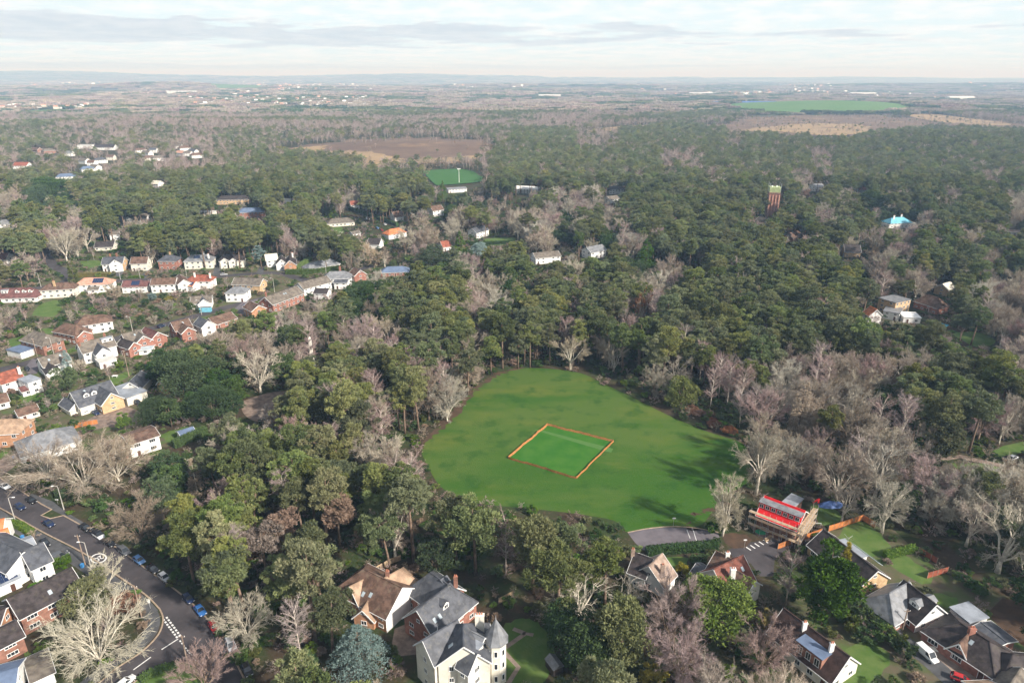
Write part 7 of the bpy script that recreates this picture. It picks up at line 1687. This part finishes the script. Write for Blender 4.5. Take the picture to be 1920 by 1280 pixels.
# ================================================================ the rest of the woodland as masses
def scatter_object(name, label, meshes, pts, idx, rot, scl):
    """One object that sets copies of the given shapes on points (for the woodland nobody could count)."""
    me = bpy.data.meshes.new(name); n = len(pts); me.vertices.add(n); me.vertices.foreach_set('co', np.asarray(pts, np.float32).ravel())
    me.attributes.new('idx', 'INT', 'POINT').data.foreach_set('value', np.asarray(idx, np.int32))
    me.attributes.new('rot', 'FLOAT_VECTOR', 'POINT').data.foreach_set('vector', np.column_stack([np.zeros(n), np.zeros(n), rot]).astype(np.float32).ravel())
    me.attributes.new('scl', 'FLOAT_VECTOR', 'POINT').data.foreach_set('vector', np.asarray(scl, np.float32).ravel())
    o = bpy.data.objects.new(name, me); col.objects.link(o); o['kind'] = 'stuff'; o['label'] = label; o['category'] = 'woodland'
    ng = bpy.data.node_groups.new(name, 'GeometryNodeTree')
    ng.interface.new_socket('Geometry', in_out='INPUT', socket_type='NodeSocketGeometry'); ng.interface.new_socket('Geometry', in_out='OUTPUT', socket_type='NodeSocketGeometry')
    gi, go = ng.nodes.new('NodeGroupInput'), ng.nodes.new('NodeGroupOutput')
    ip = ng.nodes.new('GeometryNodeInstanceOnPoints'); ip.inputs['Pick Instance'].default_value = True
    g2i = ng.nodes.new('GeometryNodeGeometryToInstance')
    for m in reversed(meshes):
        so = bpy.data.objects.new(m.name + '_shape', m); oi = ng.nodes.new('GeometryNodeObjectInfo'); oi.inputs['Object'].default_value = so; oi.inputs['As Instance'].default_value = True
        ng.links.new(oi.outputs['Geometry'], g2i.inputs[0])
    # keep every shape a separate instance
    ng.nodes.remove(g2i); jn = ng.nodes.new('GeometryNodeJoinGeometry')
    for nd in [x for x in ng.nodes if x.bl_idname == 'GeometryNodeObjectInfo']: ng.links.new(nd.outputs['Geometry'], jn.inputs[0])
    ng.links.new(jn.outputs[0], ip.inputs['Instance']); ng.links.new(gi.outputs[0], ip.inputs['Points']); ng.links.new(ip.outputs[0], go.inputs[0])
    for nm, dt, sock in (('idx', 'INT', 'Instance Index'), ('rot', 'FLOAT_VECTOR', 'Rotation'), ('scl', 'FLOAT_VECTOR', 'Scale')):
        na = ng.nodes.new('GeometryNodeInputNamedAttribute'); na.data_type = dt; na.inputs[0].default_value = nm; ng.links.new(na.outputs[0], ip.inputs[sock])
    md = o.modifiers.new('scatter', 'NODES'); md.node_group = ng
    return o
WN = {'pine': ('pine_woodland', 'mass of further green pines behind the nearer trees'), 'bare': ('bare_woodland', 'mass of further bare grey-brown trees'), 'birch': ('birch_woodland', 'mass of further reddish bare birches'),
      'dark': ('evergreen_woodland', 'mass of further dark evergreens'), 'shrub': ('shrubbery', 'mass of further small garden shrubs')}
for kind, a in REST.items():
    if len(a): scatter_object(*WN[kind], [s.both for s in SH[kind]], np.column_stack([a[:, 0], a[:, 1], np.zeros(len(a))]), a[:, 2], a[:, 4], np.repeat(a[:, 3:4], 3, 1) * np.array([1, 1, 1.0]))
# undergrowth on the woodland floor
up = candidates(90, 620, 3.4); up = up[~occupied(up[:, 0], up[:, 1])]
ux, uy = proj(up[:, 0], up[:, 1], 1.0); k = (ux > -60) & (ux < 1980) & (uy < 1330); up, ux, uy = up[k], ux[k], uy[k]
kc = cell(ux, uy); k = (np.isin(kc, list('pbrdmu')) | (rng.random(len(up)) < .55)) & (hides(ux, uy, 1.6 * FPX / up[:, 1], 1.0 * FPX / up[:, 1], up[:, 1]) < .2) & (rng.random(len(up)) < .85)
up = up[k]; n = len(up); us = rng.uniform(.45, 1.25, n)
scatter_object('undergrowth', 'brown and green undergrowth covering the woodland floor', [s.both for s in SH['shrub']], np.column_stack([up, np.zeros(n)]), rng.choice([0, 1, 1, 2, 3, 4, 5, 5, 6], n), rng.uniform(0, 6.28, n), np.column_stack([us, us, us * rng.uniform(.6, 1.0, n)]))
# ---- middle and far distance
def in_far_clear(x, y):
    r_ = np.zeros(x.shape, bool)
    for w in FARCLEAR:
        b0, b1 = w.min(0), w.max(0); k = (x > b0[0]) & (x < b1[0]) & (y > b0[1]) & (y < b1[1])
        if k.any(): r_[k] |= inside(w, x[k], y[k])
    return r_
def vnoise(x, y, s, seed):
    g = np.random.default_rng(seed).random((64, 64)); u, v = x / s, y / s; i, j = np.floor(u).astype(int), np.floor(v).astype(int); fu, fv = u - i, v - j; fu, fv = fu * fu * (3 - 2 * fu), fv * fv * (3 - 2 * fv)
    G = lambda a, b: g[a % 64, b % 64]
    return (G(i, j) * (1 - fu) + G(i + 1, j) * fu) * (1 - fv) + (G(i, j + 1) * (1 - fu) + G(i + 1, j + 1) * fu) * fv
lowp = [pine(16, 6.4, 34, 60, depth=.66) for _ in range(4)]; lowb = [bare(14, 6.5, 'bark', 'twig', 7, 6, 5, 9, .1, .95, tww=.13) for _ in range(4)]; lowr = [birch(15, 4.4, n=20) for _ in range(2)]
lowd = [evergreen(12, 6, 30, 55) for _ in range(2)]
for s in lowr: pass
fp = candidates(760, 2300, 10.5); fx, fy = fp[:, 0], fp[:, 1]
k = ~in_far_clear(fx, fy) & ~occupied(fx, fy); fp = fp[k]; fx, fy = fp[:, 0], fp[:, 1]
gpx, gpy = proj(fx, fy, 9.0 + hgt(fx, fy)); k = (gpx > -40) & (gpx < 1960); fp, gpx, gpy = fp[k], gpx[k], gpy[k]; fx, fy = fp[:, 0], fp[:, 1]
n = len(fp); cc = cell(gpx, np.maximum(gpy, 241)); pn = .6 * vnoise(fx, fy, 150, 3) + .4 * vnoise(fx, fy, 55, 4); right = np.clip((gpx - 900) / 900, -1, 1)
pine_p = np.where(gpy > 240, np.select([cc == 'p', np.isin(cc, list('bg')), cc == 'r', cc == 'm', cc == '.'], [.88, .2, .12, .5, .3], .6), np.where(pn + .06 * right > .56, .85, .07))
u = rng.random(n); isP = u < pine_p; isR = ~isP & (rng.random(n) < np.where(cc == 'r', .75, .55)); isD = isP & (rng.random(n) < .12)
thin = (gpy > 240) & (np.isin(cc, list('.g'))) & (rng.random(n) < .45)
hid = hides(gpx, gpy, 5 * FPX / fy, 5 * FPX / fy, fy) > .05
keep = ~thin & ~hid
idx = np.where(isD, 10 + rng.integers(0, 2, n), np.where(isP, rng.integers(0, 4, n), np.where(isR, 8 + rng.integers(0, 2, n), 4 + rng.integers(0, 4, n))))
sc = rng.uniform(.75, 1.2, n)
pz = hgt(fx, fy)
scatter_object('distant_woodland', 'mixed pine and bare woodland in the distance', [s.both for s in lowp + lowb + lowr + lowd], np.column_stack([fx, fy, pz])[keep], idx[keep], rng.uniform(0, 6.28, n)[keep], np.column_stack([sc, sc, sc * np.where(isP, 1.05, .9)])[keep])
# heath with scattered low trees
hp = candidates(1000, 2300, 17); k = in_far_clear(hp[:, 0], hp[:, 1]); hp = hp[k]; k = rng.random(len(hp)) < np.where(vnoise(hp[:, 0], hp[:, 1], 90, 9) > .52, .6, .10); hx_, hy_ = proj(hp[:, 0], hp[:, 1], 0); k &= ~((hx_ > 780) & (hx_ < 920) & (hy_ > 312)) & ~((hx_ > 1340) & (hy_ < 217)); hp = hp[k]; n = len(hp)
s_ = rng.uniform(.3, .7, n); scatter_object('heath_scrub', 'small scattered trees on the brown heath', [s.both for s in lowp + lowb + lowr], np.column_stack([hp, hgt(hp[:, 0], hp[:, 1])]), rng.choice([0, 4, 5, 8, 9, 8], n), rng.uniform(0, 6.28, n), np.column_stack([s_, s_, s_]))
# clumps of woodland out to the horizon
def clump_shape(m, R_=26, n=70, hh=11, ll=3.4, lw=2.4):
    a = rng.uniform(0, 6.28, n); r_ = R_ * np.sqrt(rng.random(n)); C = np.column_stack([r_ * np.cos(a), r_ * np.sin(a), rng.uniform(.35, .8, n) * hh])
    return clumps(C, rng.uniform(3.5, 6, n), .75, 26, ll, lw)
CL = []
for m in ('pineleaf', 'darkleaf', 'twig', 'birchtwig', 'twig'):
    v, f, t = clump_shape(m); CL.append(mesh_from('wood_clump', v, f, m, tint=t))
def far_ring(y0, y1, sp, scl, cover):
    p = candidates(y0, y1, sp); x, y = p[:, 0], p[:, 1]; k = ~in_far_clear(x, y); k &= (.6 * vnoise(x, y, 420, 21) + .4 * vnoise(x, y, 160, 22)) > cover; p = p[k]; x, y = p[:, 0], p[:, 1]
    n = len(p); pn = .55 * vnoise(x, y, 520, 31) + .45 * vnoise(x, y, 170, 32); isP = rng.random(n) < np.where(pn > .58, .85, .10); idx = np.where(isP, rng.integers(0, 2, n), 2 + rng.integers(0, 3, n)); s = scl * rng.uniform(.7, 1.25, n)
    return np.column_stack([x, y, hgt(x, y)]), idx, rng.uniform(0, 6.28, n), np.column_stack([s, s, np.minimum(s, 1.3) * rng.uniform(.7, 1.2, n)])
rings = [far_ring(2300, 4200, 34, .85, .18), far_ring(4200, 8000, 80, 1.7, .36), far_ring(8000, 17000, 220, 4.0, .40)]
scatter_object('horizon_woodland', 'hazy patchwork of woods reaching to the horizon', CL, *[np.concatenate(q) for q in zip(*rings)])
# far-off houses
hm = []
for wl, tl in (('white', 'greytile'), ('white', 'browntile'), ('cream', 'pinktile'), ('paint', 'paint')):
    mb = MB(); mb.box((0, 0, 2.6), (12, 8, 5.2), 0); mb.add([(-6.3, -4.4, 5), (6.3, -4.4, 5), (6.3, 4.4, 5), (-6.3, 4.4, 5), (-6.3, 0, 8), (6.3, 0, 8)], [(0, 1, 5, 4), (2, 3, 4, 5), (1, 2, 5), (3, 0, 4)], 1); hm.append(mb.mesh('far_house', [wl, tl]))
CLUS = [(0, 185, 201, 209, 40), (55, 190, 157, 171, 50), (265, 330, 161, 168, 30), (405, 505, 153, 168, 70), (520, 715, 160, 176, 110), (200, 480, 176, 186, 60), (330, 620, 187, 203, 90), (640, 720, 185, 200, 20), (730, 760, 214, 222, 5), (1325, 1450, 170, 183, 60), (1480, 1560, 163, 178, 50), (1580, 1720, 173, 184, 50), (1250, 1330, 172, 180, 15), (830, 930, 150, 170, 20), (1030, 1250, 160, 175, 20), (1740, 1900, 150, 190, 25), (960, 1000, 168, 176, 6)]
hp_ = []
for x0, x1, y0, y1, n in CLUS:
    for _ in range(n): hp_.append(P(rng.uniform(x0, x1), rng.uniform(y0, y1)))
hp_ = np.array(hp_); n = len(hp_); hp_[:, 2] = hgt(hp_[:, 0], hp_[:, 1]) + 4; s_ = rng.uniform(.8, 1.3, n) * np.clip(hp_[:, 1] / 4200, 1, 1.7)
scatter_object('distant_town', 'tiny scattered houses of the far-off town', hm, hp_, rng.choice([0, 0, 1, 2, 3], n), rng.uniform(-.5, .5, n), np.column_stack([s_, s_, s_ * 1.3]))
for k_, (x0, x1, y, dp, lab) in enumerate([(1010, 1051, 182.5, 30, 'long white warehouse roof in the middle of the far woods'), (1592, 1640, 178.5, 40, 'long pale shed among the far houses on the right'), (318, 370, 183, 40, 'long white industrial shed in the far left town'), (858, 905, 160.5, 60, 'thin white roof far off near the middle'), (1775, 1822, 190.5, 40, 'pale long roof in the far right woods'), (1292, 1340, 181, 30, 'row of white greenhouses left of the far town on the right')]):
    a, b_2 = P(x0, y), P(x1, y); c = (a + b_2) / 2; L = b_2[0] - a[0]; z0 = float(hgt(c[0], c[1]))
    t = thing('warehouse', lab, 'warehouse', (c[0], c[1], z0)); MB().box((0, 0, 9), (L, dp, 18)).build('wall', 'white', t)
    MB().add([(-L / 2 - 1, -dp / 2 - 1, 17.9), (L / 2 + 1, -dp / 2 - 1, 17.9), (L / 2 + 1, dp / 2 + 1, 17.9), (-L / 2 - 1, dp / 2 + 1, 17.9), (-L / 2 - 1, 0, 21), (L / 2 + 1, 0, 21)], [(0, 1, 5, 4), (2, 3, 4, 5), (1, 2, 5), (3, 0, 4), (3, 2, 1, 0)]).build('roof', 'paint', t)
def solar_farm():
    c = P(1362, 196.5); t = thing('solar_farm', 'dark blue solar farm left of the far green hill', 'solar farm', (c[0], c[1], 0))
    mbs = MB().bar((-1, 0, 0), (1, 0, 0), .1)
    L, n = 250, 26
    v = [(-L / 2, 0, 1.0), (L / 2, 0, 1.0), (L / 2, 9, 5.0), (-L / 2, 9, 5.0), (-L / 2, 0, .8), (L / 2, 0, .8), (L / 2, 9, 4.8), (-L / 2, 9, 4.8)]
    me = MB().add(v, [(0, 1, 2, 3), (7, 6, 5, 4), (0, 4, 5, 1), (2, 6, 7, 3)]).mesh('panel_row', 'tarpblue')
    for i in range(n):
        y = -260 + i * 22; x = rng.uniform(-15, 15); obj('panel_row', me, t, (x, y, float(hgt(c[0] + x, c[1] + y)) + 1.5))
solar_farm()

# ================================================================ the hazy air
hz = MB().box((0, 0, 0), (93000, 93000, 300)).mesh('haze', 'paint'); hz.materials.clear()
hm_ = bpy.data.materials.new('haze'); hm_.use_nodes = True; t = hm_.node_tree; t.nodes.clear()
pv = nn(t, 'ShaderNodeVolumePrincipled'); pv.inputs['Color'].default_value = (0.46, 0.70, 1.0, 1); pv.inputs['Absorption Color'].default_value = (1, 1, 1, 1); pv.inputs['Density'].default_value = 1.55e-4; pv.inputs['Anisotropy'].default_value = 0.0
mo = nn(t, 'ShaderNodeOutputMaterial'); t.links.new(pv.outputs[0], mo.inputs['Volume']); hz.materials.append(hm_)
lo = float(min(0, hgt(*np.meshgrid(np.linspace(-46000, 46000, 400), np.linspace(-46000, 46000, 400))).min())) - 1.0
hob = obj('haze', hz, None, (0, 0, lo + 150)); hob['kind'] = 'stuff'; hob['label'] = 'pale blue haze in the air over the whole landscape'; hob['category'] = 'haze'
